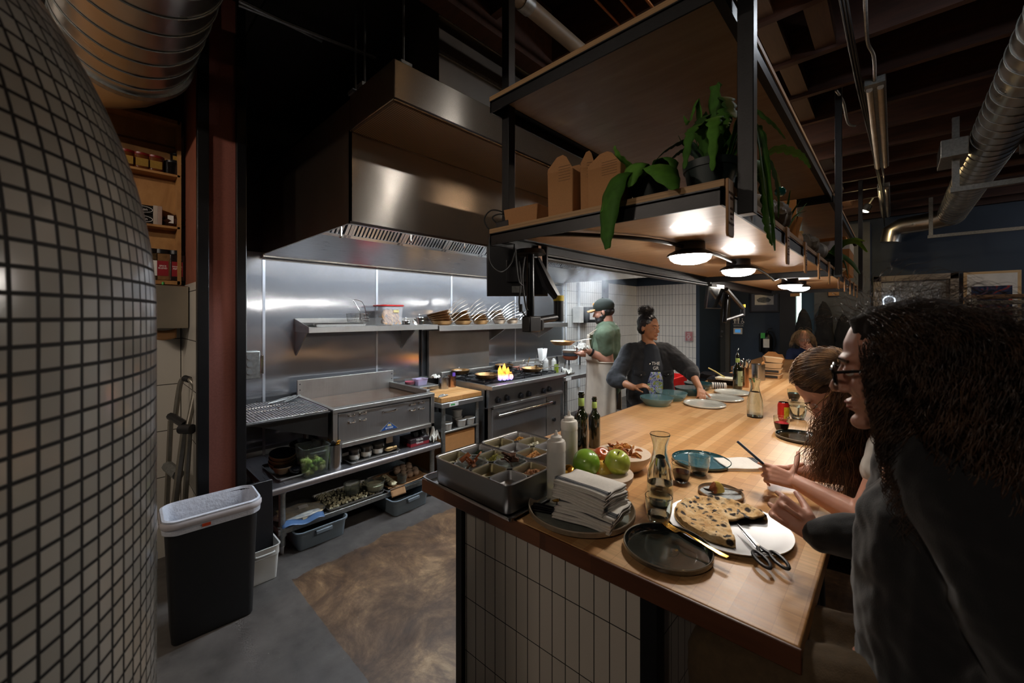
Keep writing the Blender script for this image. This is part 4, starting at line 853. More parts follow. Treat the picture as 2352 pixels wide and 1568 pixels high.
# small lidded pots
def pot(loc, r, h, label, rz=0, loose=False):
    t = thing('small_pot', label, 'pot', loc, rz)
    MB().lathe([(0,0), (r,0), (r,h), (r+.003,h+.001), (r-.002,h+.003), (r-.003,.004), (0,.004)], seg=32).build('pot_body', CHROME, t)
    MB().lathe([(r+.003,h+.003), (r+.002,h+.006), (r*.6,h+.012), (0,h+.014)], seg=32).build('lid', CHROME, t)
    b = MB(); b.tube(arc((0,0,h+.013), .022, 0, PI, 10, 'yz'), .0028, 8); b.tube(arc((r,0,h*.6), .018, -PI/2, PI/2, 8, 'xy'), .003, 8); b.build('handle', CHROME, t); return t
pot((-3.62, 2.22, SZ+.002), .042, .035, 'low lidded steel pot right of the red-lidded tub'); pot((-3.62, 2.385, SZ+.002), .043, .068, 'taller lidded steel pot at the right end of the left shelf')
b = MB(); b.lathe([(.036,0), (.034,.006), (0,.012)], seg=24); single(b, 'loose_lid', CHROME, 'loose steel lid leaning between the two small pots', 'lid', (-3.56, 2.29, SZ+.028), rot=(0, 1.1, .3))
# skillet stacks
def stack(y, n, r, m, nm, rz0=.95, tilt=.11, x=-3.66, dz=.024, hl=.2, lift=.10):
    od = ['bottom', 'second', 'third', 'fourth', 'fifth', 'sixth', 'seventh']
    for i in range(n):
        lab = '%s %s of the %s' % (od[i] if i < n-1 else 'topmost', 'skillet', nm)
        skillet((x-.008*i, y-.006*i, Z2+.002+dz*i+.02*(i > 0)*tilt), rz0, lab, r=r, m=m, rot=(0, -tilt*i*.55, rz0), hl=hl, lift=lift)
stack(2.70, 5, .125, PANB, 'leftmost browned pan stack on the right shelf')
stack(3.00, 5, .11, PANB, 'second browned pan stack from the left', hl=.19)
stack(3.28, 4, .10, PANB, 'third browned pan stack from the left', hl=.18)
stack(3.60, 6, .085, PANS, 'bright small pan stack near the hanging monitor', tilt=.07, hl=.2, lift=.08)
stack(3.84, 2, .085, PANS, 'short bright pan stack behind the hanging monitor', tilt=.05, hl=.15)

# ---- table right of the range, with squeeze bottles, pans and knives
QF, QY0, QY1, QZ = -2.92, 3.98, 5.2, .84
t = thing('side_table', 'stainless work table right of the range', 'table', (QF, QY0, 0)); O = origin(QF, QY0, 0)
b = O(); b.box(-3.80, QF, QY0, QY1, QZ-.05, QZ); b.build('tabletop', STEELG, t, bevel=.004)
for x in (QF-.05, -3.7):
    for y in (QY0+.10, QY1-.1): b = O(); b.cyl((x, y, 0), (x, y, QZ-.03), .02); b.build('leg', GALV, t)
b = O(); b.box(QF, QF+.002, QY0+.04, QY0+.15, QZ-.045, QZ-.01); b.build('sticker', PAPER, t); b = O(); b.box(-3.84, -3.8, QY0, QY1, QZ-.02, QZ+.12); b.build('back_splash', STEELG, t, bevel=.003)
def squeeze(loc, r, h, fill, label, fh=.7, tip=True):
    t = thing('squeeze_bottle', label, 'bottle', loc)
    bh = h*.72
    MB().lathe([(0,0), (r*.96,0), (r,.004), (r,bh*.9), (r*.97,bh)], seg=32).build('bottle_body', CLOUDY, t)
    if fill: MB().lathe([(0,.003), (r*.93,.004), (r*.95,bh*fh), (0,bh*fh)], seg=32).build('sauce', fill, t)
    MB().lathe([(r*1.0,bh), (r*1.01,bh+.002), (r*1.01,bh+.028), (r*.92,bh+.036), (r*.62,bh+.038), (r*.60,bh+.05), (r*.50,bh+.053), (.008,bh+.055), (.0045,h-.006), (.003,h), (0,h)], seg=32).build('cap', WHITEP, t); return t
OILG = mat('green_oil', '#7d8a2a', .2); CRM = mat('cream_sauce', '#d6cc9c', .4); PALEY = mat('pale_sauce', '#d9cf86', .4)
squeeze(at_x(1254, 862, -3.14), .03, .22, None, 'white squeeze bottle beside the range on the steel table'); squeeze(at_x(1272, 862, -3.10), .03, .22, OILG, 'squeeze bottle of green oil right of the range', .55)
b = MB(); b.lathe([(0,0), (.028,0), (.028,.1), (0,.1)], seg=24)
single(b, 'oil_jar', OILG, 'short jar of green oil in front of the squeeze bottles', 'jar', at_x(1278, 855, -3.05))
for i, (px, py, w_, d_, h_, c_, l_) in enumerate([(1195, 832, .14, .16, .07, '#c98a78', 'salmon pink plastic tub at the back of the range'), (1208, 832, .12, .14, .09, '#d8d3cd', 'white plastic tub right of the salmon pink one'), (1225, 830, .14, .16, .12, '#d3d2ce', 'taller white tub behind the range pans')]):
    p = at_x(px, py, -3.52+.04*i); t = thing('sauce_tub', l_, 'tub', (p.x, p.y, .86)); MB().vessel([(.01,0), (0,h_), (-.005,h_+.002), (.004,h_), (.012,.004)], w_, d_, .015).build('tub', mat('tub_%d' % i, c_, .4), t)
    MB().cyl((0,0,.02), (.02,.05,h_+.10), .0045).build('spoon_handle', [CHROME, BRASS, CHROME][i], t)
t = thing('takeout_carton', 'white paper carton with a dark utensil among the sauce tubs', 'carton', at_x(1246, 828, -3.35)); MB().loft([[(x,y,0) for x,y in rr(.06,.07,.005)], [(x,y,.16) for x,y in rr(.09,.10,.005)]], True, False).build('carton', PAPER, t, solid=.002); MB().cyl((0,0,.05), (0,.03,.22), .005).build('utensil', BLACKP, t)
for i, (px, x_, l) in enumerate([(1284, -3.3, 'left'), (1296, -3.3, 'second'), (1307, -3.25, 'third'), (1332, -3.2, 'right')]):
    p = at_x(px, 840, x_); t = thing('kitchen_knife', '%s black-handled knife standing on the table beyond the range' % {'left': 'leftmost', 'second': 'second from left', 'third': 'second from right', 'right': 'rightmost'}[l], 'knife', (p.x, p.y, QZ+.0), rot=(.25 if i == 0 else -.25 if i == 1 else 0, 0, 0))
    MB().box(-.0012, .0012, -.018, .018, .0, .10).build('blade', CHROME, t); MB().cyl((0,0,.09), (0,0,.21), .011, .014).build('handle', BLACKP, t)
for i, (px, py) in enumerate([(1275, 846), (1237, 842)]):
    p = at_x(px, py, -3.2+.1*i); t = thing('bain_ring', ['steel utensil ring beside the green oil', 'steel utensil ring behind the right skillet'][i], 'pot', (p.x, p.y, QZ+.0 if i == 0 else RZ+.03)); MB().lathe([(0,0), (.05,0), (.055,.075), (.065,.078), (.05,.076), (.046,.004), (0,.004)], seg=28).build('pot', CHROME, t); MB().cyl((.0,0,.01), (.02,.07,.15), .004).build('ladle_handle', CHROME, t)
rag(at_x(1302, 858, -3.02)-Vector((0,0,.0)), .12, 'crumpled white towel right of the range', TOWEL, seed=6, flat=1.0)
t = sheet_tray(.2, .3, (at_x(1292, 866, -3.1).x, at_x(1292, 866, -3.1).y, QZ+.002), 0, 'small steel tray under the towel right of the range')

# ---- far bay: dispensers, pipes
p = at_x(1318, 700, -3.80); 
for i, px in enumerate((1300, 1330)): q = at_x(px, 700, -3.82); single(MB().cyl((q.x, q.y, .4), (q.x, q.y, 2.15), .022 if i else .016), 'riser_pipe', mat('white_pipe', '#d5d6d6', .4), ['slim white pipe where the steel wall ends', 'white vertical pipe on the bright tiled wall'][i], 'pipe')
q = at_x(1328, 731, -3.76); t = thing('paper_dispenser', 'white soap dispenser on the tiled wall left of the cook', 'dispenser', (q.x, q.y, 1.48)); MB().vessel([(0,0), (0,.01), (0,.26), (.01,.27)], .14, .13, .02).build('case', WHITEP, t)
q = at_x(1350, 732, -3.74); t = thing('towel_dispenser', 'grey steel towel dispenser with notice left of the cook', 'dispenser', (q.x, q.y, 1.48)); MB().vessel([(0,0), (0,.01), (0,.25), (.01,.26)], .17, .28, .02).build('case', DARKS, t); MB().box(.0855,.0865,-.07,.09,.05,.22).build('notice', PAPER, t)
q = at_z(1400, 625, 2.22)
t = thing('lit_tile_glow', 'glowing panel for brightly lit white tiles above the cook behind the steam', 'light', (-3.3, 6.05, 2.35)); MB().box(-.34, .34, -.45, .25, 0, .012).build('panel', glow('lit_tile_panel', (.95,.97,1), 7.0), t); b = MB()  # glow put into the panel for brightly lit white tiles
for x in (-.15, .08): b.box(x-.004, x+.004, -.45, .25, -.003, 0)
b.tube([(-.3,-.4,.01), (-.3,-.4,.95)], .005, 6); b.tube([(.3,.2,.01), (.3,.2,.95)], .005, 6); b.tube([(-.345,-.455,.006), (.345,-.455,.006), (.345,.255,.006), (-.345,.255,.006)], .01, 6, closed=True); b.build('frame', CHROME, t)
# ================================================================ things on the counter
CZ = .92
# mise en place boxes on a sheet tray
sheet_tray(.50, .60, (-1.15, 1.235, CZ+.001), 0, 'thin steel tray under the two boxes of condiment pans', .018, BM)
HERB = mat('dried_herbs', '#23341b', .9, 0, .6, 90); PIST = mat('crushed_pistachio', '#8d8a3c', .8, 0, .5, 90); CRUMB = mat('golden_crumbs', '#c08a3a', .8, 0, .5, 90); GARL = mat('shaved_garlic', '#dcd9c4', .6, 0, .2, 90)
CRUM2 = mat('orange_crumble', '#d39a5e', .8, 0, .4, 90); NUT = mat('brown_nuts', '#8a5c38', .6, 0, .4, 90)
def fill_pan(x, y, z, w, d, h, m, label, seed, kind, n=150, sz=.004, name='condiment', side=1):
    b = MB(); rn = random.Random(seed)
    for k in range(n):
        u, v = rn.uniform(-1, 1), rn.uniform(-1, 1); e = math.exp(-((u-.35*side)**2+(v-.2)**2)*1.5)
        b.ell((u*w*.42, v*d*.42, h*e*rn.uniform(.6, 1)), rn.uniform(sz*.7, sz*1.4), 6, amp=.6, sc=90)
    single(b, name, m, label, 'condiment', (x, y, z), kind='stuff')
def box_of_pans(x0, x1, y0, y1, nx, ny, label, labels, skip=()):
    w, d = x1-x0, y1-y0; cx, cy = (x0+x1)/2, (y0+y1)/2
    t = thing('pan_box', label, 'box', (cx, cy, CZ+.004))
    MB().vessel([(.012,0), (.004,.004), (0,.100), (-.004,.103), (-.002,.106), (.003,.104), (.006,.1), (.010,.006)], w, d, .028).build('box_body', m_steel('box_steel_%d' % nx, '#a2a3a4', .34, (1,1,1)), t)
    pw, pd = (w-.014)/nx, (d-.014)/ny
    for j in range(ny):
        for i in range(nx):
            x, y = x0+.007+pw*(i+.5), y0+.007+pd*(j+.5); l = labels[j][i]
            b = MB(); b.vessel([(.010,.012), (.006,.016), (.002,.094), (-.0005,.096), (.0,.0985), (.004,.098), (.006,.093), (.008,.066), (.014,.062)], pw-.002, pd-.002, .02)
            single(b, 'condiment_pan', m_steel('pan_%d%d%d' % (nx, i, j), '#b2b2b2' if (i+j) % 2 else '#aba48c', .42, (1,1,1)), l, 'pan', (x, y, CZ+.006))
    return pw, pd
L1 = [['steel condiment pan at the kitchen-side front corner of the near box', 'steel pan under the cup of dried orange slices', 'empty steel pan second from the right in the near row', 'empty olive-tinted steel pan at the corner nearest the camera'],
      ['steel pan of dark green herbs in the near box', 'steel pan of crushed pistachios in the near box', 'steel pan under the cup of dark bark pieces', 'steel pan of brown nuts nearest the squeeze bottle']]
b1 = (-1.352, -.935, .957, 1.202); pw, pd = box_of_pans(*b1, 4, 2, 'near steel box of eight condiment pans on the counter corner', L1)
L2 = [['empty steel pan at the left of the rear box', 'empty steel pan in the middle of the rear box', 'steel pan of orange crumble in the rear box'], ['steel pan of golden crumbs at the back of the rear box', 'steel pan of shaved garlic at the back of the rear box', 'empty steel pan behind the squeeze bottles']]
b2 = (-1.352, -1.045, 1.207, 1.462); qw, qd = box_of_pans(*b2, 3, 2, 'rear steel box of six condiment pans on the counter', L2)
def c1(i, j): return b1[0]+.007+pw*(i+.5), b1[2]+.007+pd*(j+.5)
def c2(i, j): return b2[0]+.007+qw*(i+.5), b2[2]+.007+qd*(j+.5)
fz = CZ+.073
fill_pan(*c1(0,1), fz, pw*.8, pd*.8, .03, HERB, 'dark green dried herbs in the near box', 1, 0, 200, .0035)
fill_pan(*c1(1,1), fz, pw*.8, pd*.8, .035, PIST, 'crushed pistachios heaped in the near box', 2, 0, 180)
fill_pan(*c1(3,1), fz, pw*.8, pd*.8, .025, NUT, 'brown nuts in the pan by the squeeze bottle', 3, 0, 70, .007)
fill_pan(*c1(0,0), fz, pw*.6, pd*.6, .015, GARL, 'few pale flakes at the bottom of the front left pan', 9, 0, 20, .005)
fill_pan(*c2(0,1), fz, qw*.8, qd*.8, .03, CRUMB, 'golden brown crumbs in the back pan', 4, 0, 150)
fill_pan(*c2(1,1), fz, qw*.8, qd*.8, .025, GARL, 'white shaved garlic in the back pan', 5, 0, 60, .006)
fill_pan(*c2(2,0), fz, qw*.8, qd*.8, .035, CRUM2, 'orange crumble heaped in the rear box', 6, 0, 160, .005)
for (i, j, l, m, n_, cc) in ((1, 0, 'clear cup of dried orange slices set in the near box', mat('dried_orange', '#a35f35', .7, 0, .4, 40), 5, 'orange'), (2, 1, 'clear cup of dark bark pieces set in the near box', mat('bark', '#5b3a26', .8, 0, .4, 40), 9, 'bark')):
    x, y = c1(i, j); t = deli((x, y, CZ+.074), l, .054, .045, POLY); b = MB(); rn = random.Random(n_)
    for k in range(7): b.M = Matrix.Translation((rn.uniform(-.02,.02), rn.uniform(-.02,.02), .028+.005*k)) @ Euler((rn.uniform(-.9,.9), rn.uniform(-.9,.9), rn.uniform(0,6))).to_matrix().to_4x4(); b.box(-.022, .022, -.009, .009, -.003, .003)
    b.build('pieces', m, t, bevel=.001)
# squeeze bottles, oil bottles
squeeze((-.898, 1.176, CZ), .034, .258, PALEY, 'shorter squeeze bottle with pale yellow sauce at the box corner', .30); squeeze((-1.0, 1.400, CZ), .0355, .275, CRM, 'taller squeeze bottle with cream dressing behind the first', .93)
def wine(loc, label, lab=True, h=.31, r=.034, pour=False, lm='#a8c46a', rz=0):
    t = thing('oil_bottle', label, 'bottle', loc, rz); g = mat('dark_green_glass', '#151a0c', .06, 0, 0, coat=1)
    MB().lathe([(0,0), (r*.95,0), (r,.005), (r,h*.58), (r*.96,h*.63), (r*.55,h*.70), (r*.40,h*.74), (r*.38,h*.94), (r*.46,h*.945), (r*.46,h*.965), (r*.38,h*.97), (r*.36,h), (0,h)], seg=36).build('bottle_glass', g, t)
    MB().lathe([(r*.405,h*.78), (r*.43,h*.785), (r*.43,h*.90), (r*.405,h*.905)], seg=24).build('neck_band', mat('neck_band_green', lm, .5), t)
    if pour: b = MB(); b.cyl((0,0,h), (0,0,h+.02), r*.35, .005); b.tube([(0,0,h+.015), (.002,0,h+.045), (.01,0,h+.062)], .0035, 8); b.build('pour_spout', CHROME, t)
    if lab:
        LM = mat('olive_label', '#aab78f', .6, 0, .05); b = MB(); b.surf(lambda u, v: ((r+.0006)*math.cos(-1.2+2.4*u-.7), (r+.0006)*math.sin(-1.2+2.4*u-.7), h*.10+h*.44*v), 20, 2); q = b.build('label', LM, t)
        text('TERRE\nBASSE\nOLIVA', .022, mat('label_ink', '#4a5a35', .6), q, ((r+.0022)*math.cos(-.7), (r+.0022)*math.sin(-.7), h*.30), (PI/2, 0, PI/2-.7), spacing=.9)
    return t
wine((-1.10, 1.640, CZ), 'dark oil bottle with green neck band behind the squeeze bottles', False); wine((-1.12, 1.79, CZ), 'slimmer dark bottle just behind the green-necked oil bottle', False, .26, .030, lm='#1c1c14')
# bowls of fruit and chips
bowl('serving_bowl', .113, .068, CREAMB, CREAMB, 'cream bowl of apples beside the napkin stack', 'bowl', (-.823, 1.381, CZ), t=.006, foot=.6)
bowl('serving_bowl', .118, .068, CREAMB, CREAMB, 'cream bowl of dried orange chips behind the apples', 'bowl', (-.877, 1.640, CZ), t=.006, foot=.6)
def m_apple(name, c1_, c2_, sc=2.5):
    m = bpy.data.materials.new(name); m.use_nodes = True; T = NT(m); b = T.n['Principled BSDF']; v = T.coord()
    co = T.ramp(T.noise(v, sc*8, 3, .5, .4), [(.38, lin(hx(c1_))), (.6, lin(hx(c2_)))]); sp = T.ramp(T.noise(v, 260, 2), [(.68, (0,0,0)), (.72, (1,1,1))])
    T.link(T.mix(T.math('MULTIPLY', sp, .25), co, (.8,.8,.5)), b.inputs['Base Color']); b.inputs['Roughness'].default_value = .28; b.inputs['Coat Weight'].default_value = .3; return m
AG = m_apple('green_apple', '#6f9a2a', '#86ad38'); AY = m_apple('yellow_green_apple', '#9fb03a', '#b5bd4e'); AR = m_apple('red_apple', '#b5482a', '#c9733c'); AO = m_apple('streaked_apple', '#c8452c', '#d19a46'); APY = m_apple('golden_apple', '#c88a3a', '#c9b24c')
def apple(loc, r, m, label, rot=(0,0,0)):
    t = thing('apple', label, 'apple', loc, rot=rot); prof = []
    for k in range(25):
        a = PI*k/24; rr_ = r*(1+.06*math.cos(a))*math.sin(a)**.9; z = -r*.93*math.cos(a)
        if k > 19: z -= r*.24*((k-19)/5)**2
        if k < 3: z += r*.14*((3-k)/3)**2
        prof.append((max(rr_, 0.0001), z))
    b = MB(); b.lathe(prof, seg=32); b.V = [(x*(1+.03*noise.noise(Vector((x*30, y*30, z*30+r*99)))), y*(1+.03*noise.noise(Vector((y*30, x*30, 5)))), z) for x, y, z in b.V]
    b.build('flesh', m, t); MB().tube([(0,0,r*.62), (.002,0,r*.85), (.006,.002,r*1.02)], .0018, 6).build('stem', mat('apple_stem', '#4b3520', .8), t); return t
def ap(px, py, z, r, m, l, rot=(0,0,0)): p = at_z(px, py, z); return apple(p, r, m, l, rot)
ap(1346, 1061, 1.028, .053, AG, 'large green apple with its dimple facing the bottles', (0, -.9, -.8)); ap(1418, 1060, 1.03, .049, AY, 'large yellow-green apple on the right of the fruit bowl', (.3, .2, 0))
ap(1381, 1048, 1.022, .038, AR, 'orange-red apple standing between the two green apples', (.2, .5, 0)); ap(1385, 1078, .995, .038, APY, 'golden apple in the middle front of the fruit bowl'); ap(1368, 1091, .975, .034, AO, 'red and green streaked apple at the bowl front', (1.0, 0, .4)); ap(1410, 1094, .97, .032, AR, 'small orange-brown apple low at the right bowl front')
apple((-.80, 1.44, .965), .036, AR, 'red apple mostly hidden at the back of the bowl')
CHIP = [mat('orange_chip_%d' % i, c, .55, 0, .35, 60, .6, 150) for i, c in enumerate(['#a8622a', '#c48844', '#8f4f22'])]
rn = random.Random(5)
for k in range(46):
    a = rn.uniform(0, 6.28); q = .078*math.sqrt(rn.random()); z = CZ+.042+.034*rn.random()*(1-(q/.12)**2)+(k/46)*.016
    t = MB(); cu = rn.uniform(.2, .5); R_ = rn.uniform(.019, .026)
    t.surf(lambda u, v: (R_*(u*2-1)*math.sqrt(1-(v*2-1)**2*.98), R_*.8*(v*2-1), cu*R_*((u*2-1)**2)), 8, 8)
    single(t, 'dried_citrus_chip', CHIP[k % 3], 'curled dried orange chip heaped in the rear cream bowl', 'chip', (-.877+q*math.cos(a), 1.640+q*math.sin(a), z), group='dried citrus chips in the bowl', rot=(rn.uniform(-1.2,1.2), rn.uniform(-1.2,1.2), rn.uniform(0,6)), solid=.0022)
# glassware
def carafe(loc, h, r, lvl, label):
    t = thing('glass_carafe', label, 'carafe', loc); pr = [(r*.93,0), (r,.006), (r*1.0,h*.30), (r*.93,h*.45), (r*.66,h*.66), (r*.55,h*.76), (r*.56,h*.84), (r*.74,h*.96), (r*.80,h*.99)]
    out = smoothpath([(a, 0, b_) for a, b_ in pr], 4); o_ = [(p.x, p.z) for p in out]; i_ = [(max(a-.0028, .001), max(z, .008)) for a, z in reversed(o_)]
    MB().lathe([(0,0)]+o_+[(r*.80-.0014, h)]+i_+[(0,.008)], seg=48).build('glass_body', GLASS, t)
    if lvl: wi = [(a-.0022, z) for a, z in o_ if z < lvl and z > .008]; MB().lathe([(0,.0085), (wi[0][0], .0085)]+wi+[(0, wi[-1][1])], seg=48).build('water', WATER, t)
    return t
carafe((-.6135, 1.419, CZ), .252, .0445, .085, 'tall glass carafe with a little water behind the water glass'); p = at_z(1734, 957, CZ); carafe((p.x, p.y, CZ), .255, .047, .17, 'glass carafe full of water beside the pale plates')
def tumbler(loc, r, h, label, drink=None, lvl=.5, dm='drink'):
    t = thing('drinking_glass', label, 'glass', loc); o_ = [(p.x, p.z) for p in smoothpath([(r*.52,0,0), (r*.60,0,.004), (r*.78,0,h*.22), (r*.95,0,h*.6), (r,0,h)], 4)]
    MB().lathe([(0,0)]+o_+[(r-.001,h+.001)]+[(max(a-.0022,.001), max(z,.010)) for a, z in reversed(o_)]+[(0,.010)], seg=44).build('glass_body', GLASS, t)
    if drink: wi = [(a-.0018, z) for a, z in o_ if .010 < z < h*lvl]; MB().lathe([(0,.0105), (wi[0][0],.0105)]+wi+[(0,wi[-1][1])], seg=44).build(dm, drink, t)
    return t
tumbler((-.553, 1.269, CZ), .0425, .094, 'glass of water in front of the tall carafe', WATER, .45, 'water')
COLA = mat('cola', '#2a0b04', .03, 0, 0, coat=.6); PINKD = mat('pink_drink', '#c8303c', .05, 0, .05, coat=.4)
tumbler((-.629, 1.66, CZ), .0375, .075, 'glass of dark cola between the can and the empty glass', COLA, .62, 'cola'); tumbler((-.603, 1.79, CZ), .044, .085, 'empty glass in front of the teal plate')
p = at_z(1795, 990, CZ); tumbler((p.x, p.y, CZ), .041, .085, 'glass of pink-red drink in front of the red can', PINKD, .62, 'pink_drink')
p = at_z(1832, 962, CZ); tumbler((p.x, p.y, CZ), .055, .12, 'large clear water glass behind the seated woman', WATER, .75, 'water'); p = at_z(1818, 925, CZ); tumbler((p.x, p.y+.1, CZ), .045, .09, 'teal-tinted glass just above the red can', mat('teal_liquid', '#35504f', .1), .8, 'drink')
def can(loc, label, mc, stripe, rz=0, txt=None):
    t = thing('drink_can', label, 'can', loc, rz); r, h = .0325, .121
    MB().lathe([(0,.004), (r*.72,0), (r*.78,0), (r,.012), (r,h-.018), (r*.84,h-.002), (r*.84,h)], seg=40).build('can_body', mc, t); MB().lathe([(r*.84,h), (r*.80,h+.0015), (r*.77,h-.005), (0,h-.005)], seg=40).build('can_top', CHROME, t)
    b = MB(); b.box(-.008, .010, -.007, .007, h-.0045, h-.0025); b.build('pull_tab', CHROME, t)
    b = MB(); b.surf(lambda u, v: ((r+.0004)*math.cos(u*1.3-1.5), (r+.0004)*math.sin(u*1.3-1.5), .02+.075*v), 12, 2); q = b.build('printed_panel', stripe, t)
    if txt: text(txt, .014, mat('can_ink', '#b8a13a', .5), q, ((r+.002)*math.cos(-.85), (r+.002)*math.sin(-.85), .055), (PI/2, 0, PI/2-.85))
    return t
can((-.671, 1.555, CZ), 'silver drink can with red oval seen through the carafe', CHROME, mat('can_red_oval', '#a02a30', .35, .5), 1.6)
p = at_z(1798, 968, CZ); can((p.x, p.y+.02, CZ), 'red drink can with yellow panel beside the pink drink', mat('can_red', '#b9261e', .3, .4, .05), mat('can_yellow', '#b9a62e', .4, .3, .3, 60), .2)
# plates
def plate(loc, r, m, label, h=.018, rim=None, inn=None, name='dinner_plate', lip=.9, wave=0):
    t = thing(name, label, 'plate', loc); MB().lathe([(0,0), (r*.78,0), (r*.97,h*.35), (r,h*.5), (r,h), (r-.003,h+.0015), (r*.965,h*.8), (r*.93,h*.42), (r*.90,.0052)], seg=64).build('plate_body', m, t)
    MB().lathe([(r*.905,.0055)]+[(r*.9*(1-k/18), .0052+(wave*math.sin(k*2.6) if k else 0)) for k in range(19)], seg=64).build('plate_well', inn or m, t)
    if rim: MB().lathe([(r+.0003,h-.001), (r-.001,h+.0022), (r-.0035,h+.0008)], seg=64).build('plate_rim', rim, t)
    return t
BLK = mat('black_glaze', '#1d201e', .12, 0, .25, 9, .12, 40, .002, coat=.7); OLV = mat('olive_black_glaze', '#272a25', .14, 0, .3, 10, .2, 30, .003, coat=.7); RIMB = mat('rim_tan', '#8d8270', .4)
plate((-.472, 1.140, CZ), .121, BLK, 'black ridged plate with a gold fork nearest the camera', .022, RIMB, OLV, wave=.0008)
plate((-.647, 1.945, CZ), .125, TEALD, 'teal plate behind the empty glass', .016, None, mat('teal_plate', '#3f636e', .15, 0, .08, 12, coat=.5), wave=.0005)
p = at_z(1842, 1008, CZ); plate((p.x, p.y, CZ), .124, BLK, 'dark tan-rimmed plate under the woman\'s hair', .018, RIMB, mat('amber_black_glaze', '#3a2c18', .12, 0, .4, 9, coat=.7))
STON = mat('speckled_stoneware', '#a39f93', .4, 0, .15, 120); plate((-.475, 1.640, CZ), .078, mat('brown_stone_edge', '#8a6f55', .5, 0, .15, 60), 'small speckled plate with a piece of cake', .016, None, mat('blue_grey_speckle', '#a7adad', .25, 0, .25, 120))
plate((-.780, 1.160, CZ), .180, mat('stone_brown_rim', '#84725c', .5, 0, .2, 50), 'wide stoneware plate holding cutlery and napkins', .028, mat('stone_lip', '#a2937f', .4), mat('grey_stone_well', '#7c8079', .3, 0, .15, 60))
for (px, py, r, l) in ((1618, 930, .155, 'pale grey plate nearest the camera beside the teal bowls'), (1661, 916, .155, 'pale grey plate in the middle of the row of three'), (1682, 903, .150, 'furthest pale grey plate beside the oil bottle')):
    p = at_z(px, py, CZ); plate((p.x, p.y, CZ), r*.95, PALEG, l, .016)
for (px, py, r, m, l) in ((1508, 929, .122, TEAL, 'light teal bowl nearest the camera'), (1542, 917, .122, TEAL, 'light teal bowl second in the row'), (1584, 905, .122, TEALD, 'dark teal bowl in front of the reaching arm'), (1603, 893, .12, TEALD, 'furthest dark teal bowl behind the reaching arm')):
    p = at_z(px, py, CZ); bowl('serving_bowl', r, .058, m, m, l, 'bowl', (max(p.x, -1.42+r*.75), p.y, CZ), foot=.72)
# pizza on its tray
px_, py_ = -.387, 1.402
t = thing('pizza_tray', 'round aluminium tray under the charred flatbread', 'tray', (px_, py_, CZ)); b = MB(); b.lathe([(0,0), (.13,0), (.165,.012), (.178,.014), (.178,.017), (.16,.014), (.128,.004), (0,.004)], seg=64); b.build('tray_body', m_steel('pizza_tray_steel', '#a8a8a8', .42, (1,1,1), dirt=.1), t)
def m_pizza():
    m = bpy.data.materials.new('charred_flatbread'); m.use_nodes = True; T = NT(m); b = T.n['Principled BSDF']; v = T.coord()
    base = T.ramp(T.noise(v, 22, 6, .7), [(.3, lin(hx('#b8813f'))), (.5, lin(hx('#dcb57c'))), (.7, lin(hx('#ead3aa')))])
    vo = T.new('ShaderNodeTexVoronoi', i_Scale=30.0, i_Randomness=1.0); T.link(T.coord(), vo.inputs[0]); sp = T.ramp(T.math('ADD', vo.outputs[0], T.math('MULTIPLY', T.noise(v, 60, 4), .35)), [(.40, (1,1,1)), (.52, (0,0,0))])
    sel = T.ramp(T.noise(v, 17, 3), [(.30, (0,0,0)), (.42, (1,1,1))]); co = T.mix(T.math('MULTIPLY', sp, sel), base, lin(hx('#25160e')))
    f = T.ramp(T.noise(v, 110, 3), [(.62, (0,0,0)), (.7, (1,1,1))]); co = T.mix(T.math('MULTIPLY', f, .8), co, lin(hx('#43280f')))
    T.link(co, b.inputs['Base Color']); b.inputs['Roughness'].default_value = .8; T.link(T.bump(T.noise(v, 60, 6), .9, .004), b.inputs['Normal']); return m
# wedge missing towards the camera right: from angle a0 round to a1
p0 = at_z(1757, 1188, CZ+.02); p1 = at_z(1690, 1250, CZ+.02); pc = at_z(1672, 1192, CZ+.02)
cx0, cy0 = px_-.012, py_+.012; A0 = math.atan2(p0.y-pc.y, p0.x-pc.x); A1 = math.atan2(p1.y-pc.y, p1.x-pc.x)
ox, oy = pc.x-cx0, pc.y-cy0; a_start = math.atan2(p0.y-cy0, p0.x-cx0); a_end = math.atan2(p1.y-cy0, p1.x-cx0)
if a_end < a_start: a_end += 2*PI
def pz(u, v):
    a = a_start+(a_end-a_start)*u; Rm = .150*(1+.03*noise.noise(Vector((math.cos(a)*2, math.sin(a)*2, 3)))); x = ox+(Rm*math.cos(a)-ox)*v; y = oy+(Rm*math.sin(a)-oy)*v
    q = noise.noise(Vector((x*26, y*26, 1))); z = .012+.006*q+.010*math.exp(-((v-.9)/.10)**2)+.008*max(0, noise.noise(Vector((x*48, y*48, 7))))
    if v > .97: z *= .35
    return (x, y, z)
b = MB(); b.surf(pz, 120, 40); nb_ = len(b.V)
o = single(b, 'flatbread', m_pizza(), 'round charred blistered flatbread with a wedge missing on the tray', 'bread', (cx0, cy0, CZ+.006), solid=.008)
bl = mat('char_blister', '#1c1412', .55, 0, .3, 60, .4, 120); rn = random.Random(11)
for k in range(34):
    u, v = rn.random(), rn.uniform(.15, .96)**.7; x, y, z = pz(u, v); b = MB(); b.ell((0,0,0), (rn.uniform(.005,.012), rn.uniform(.004,.009), .004), 12, (0,0,rn.uniform(0,3)), .4, 40); q = b.build('char_blister', bl, o); q.location = (x, y, z+.001)
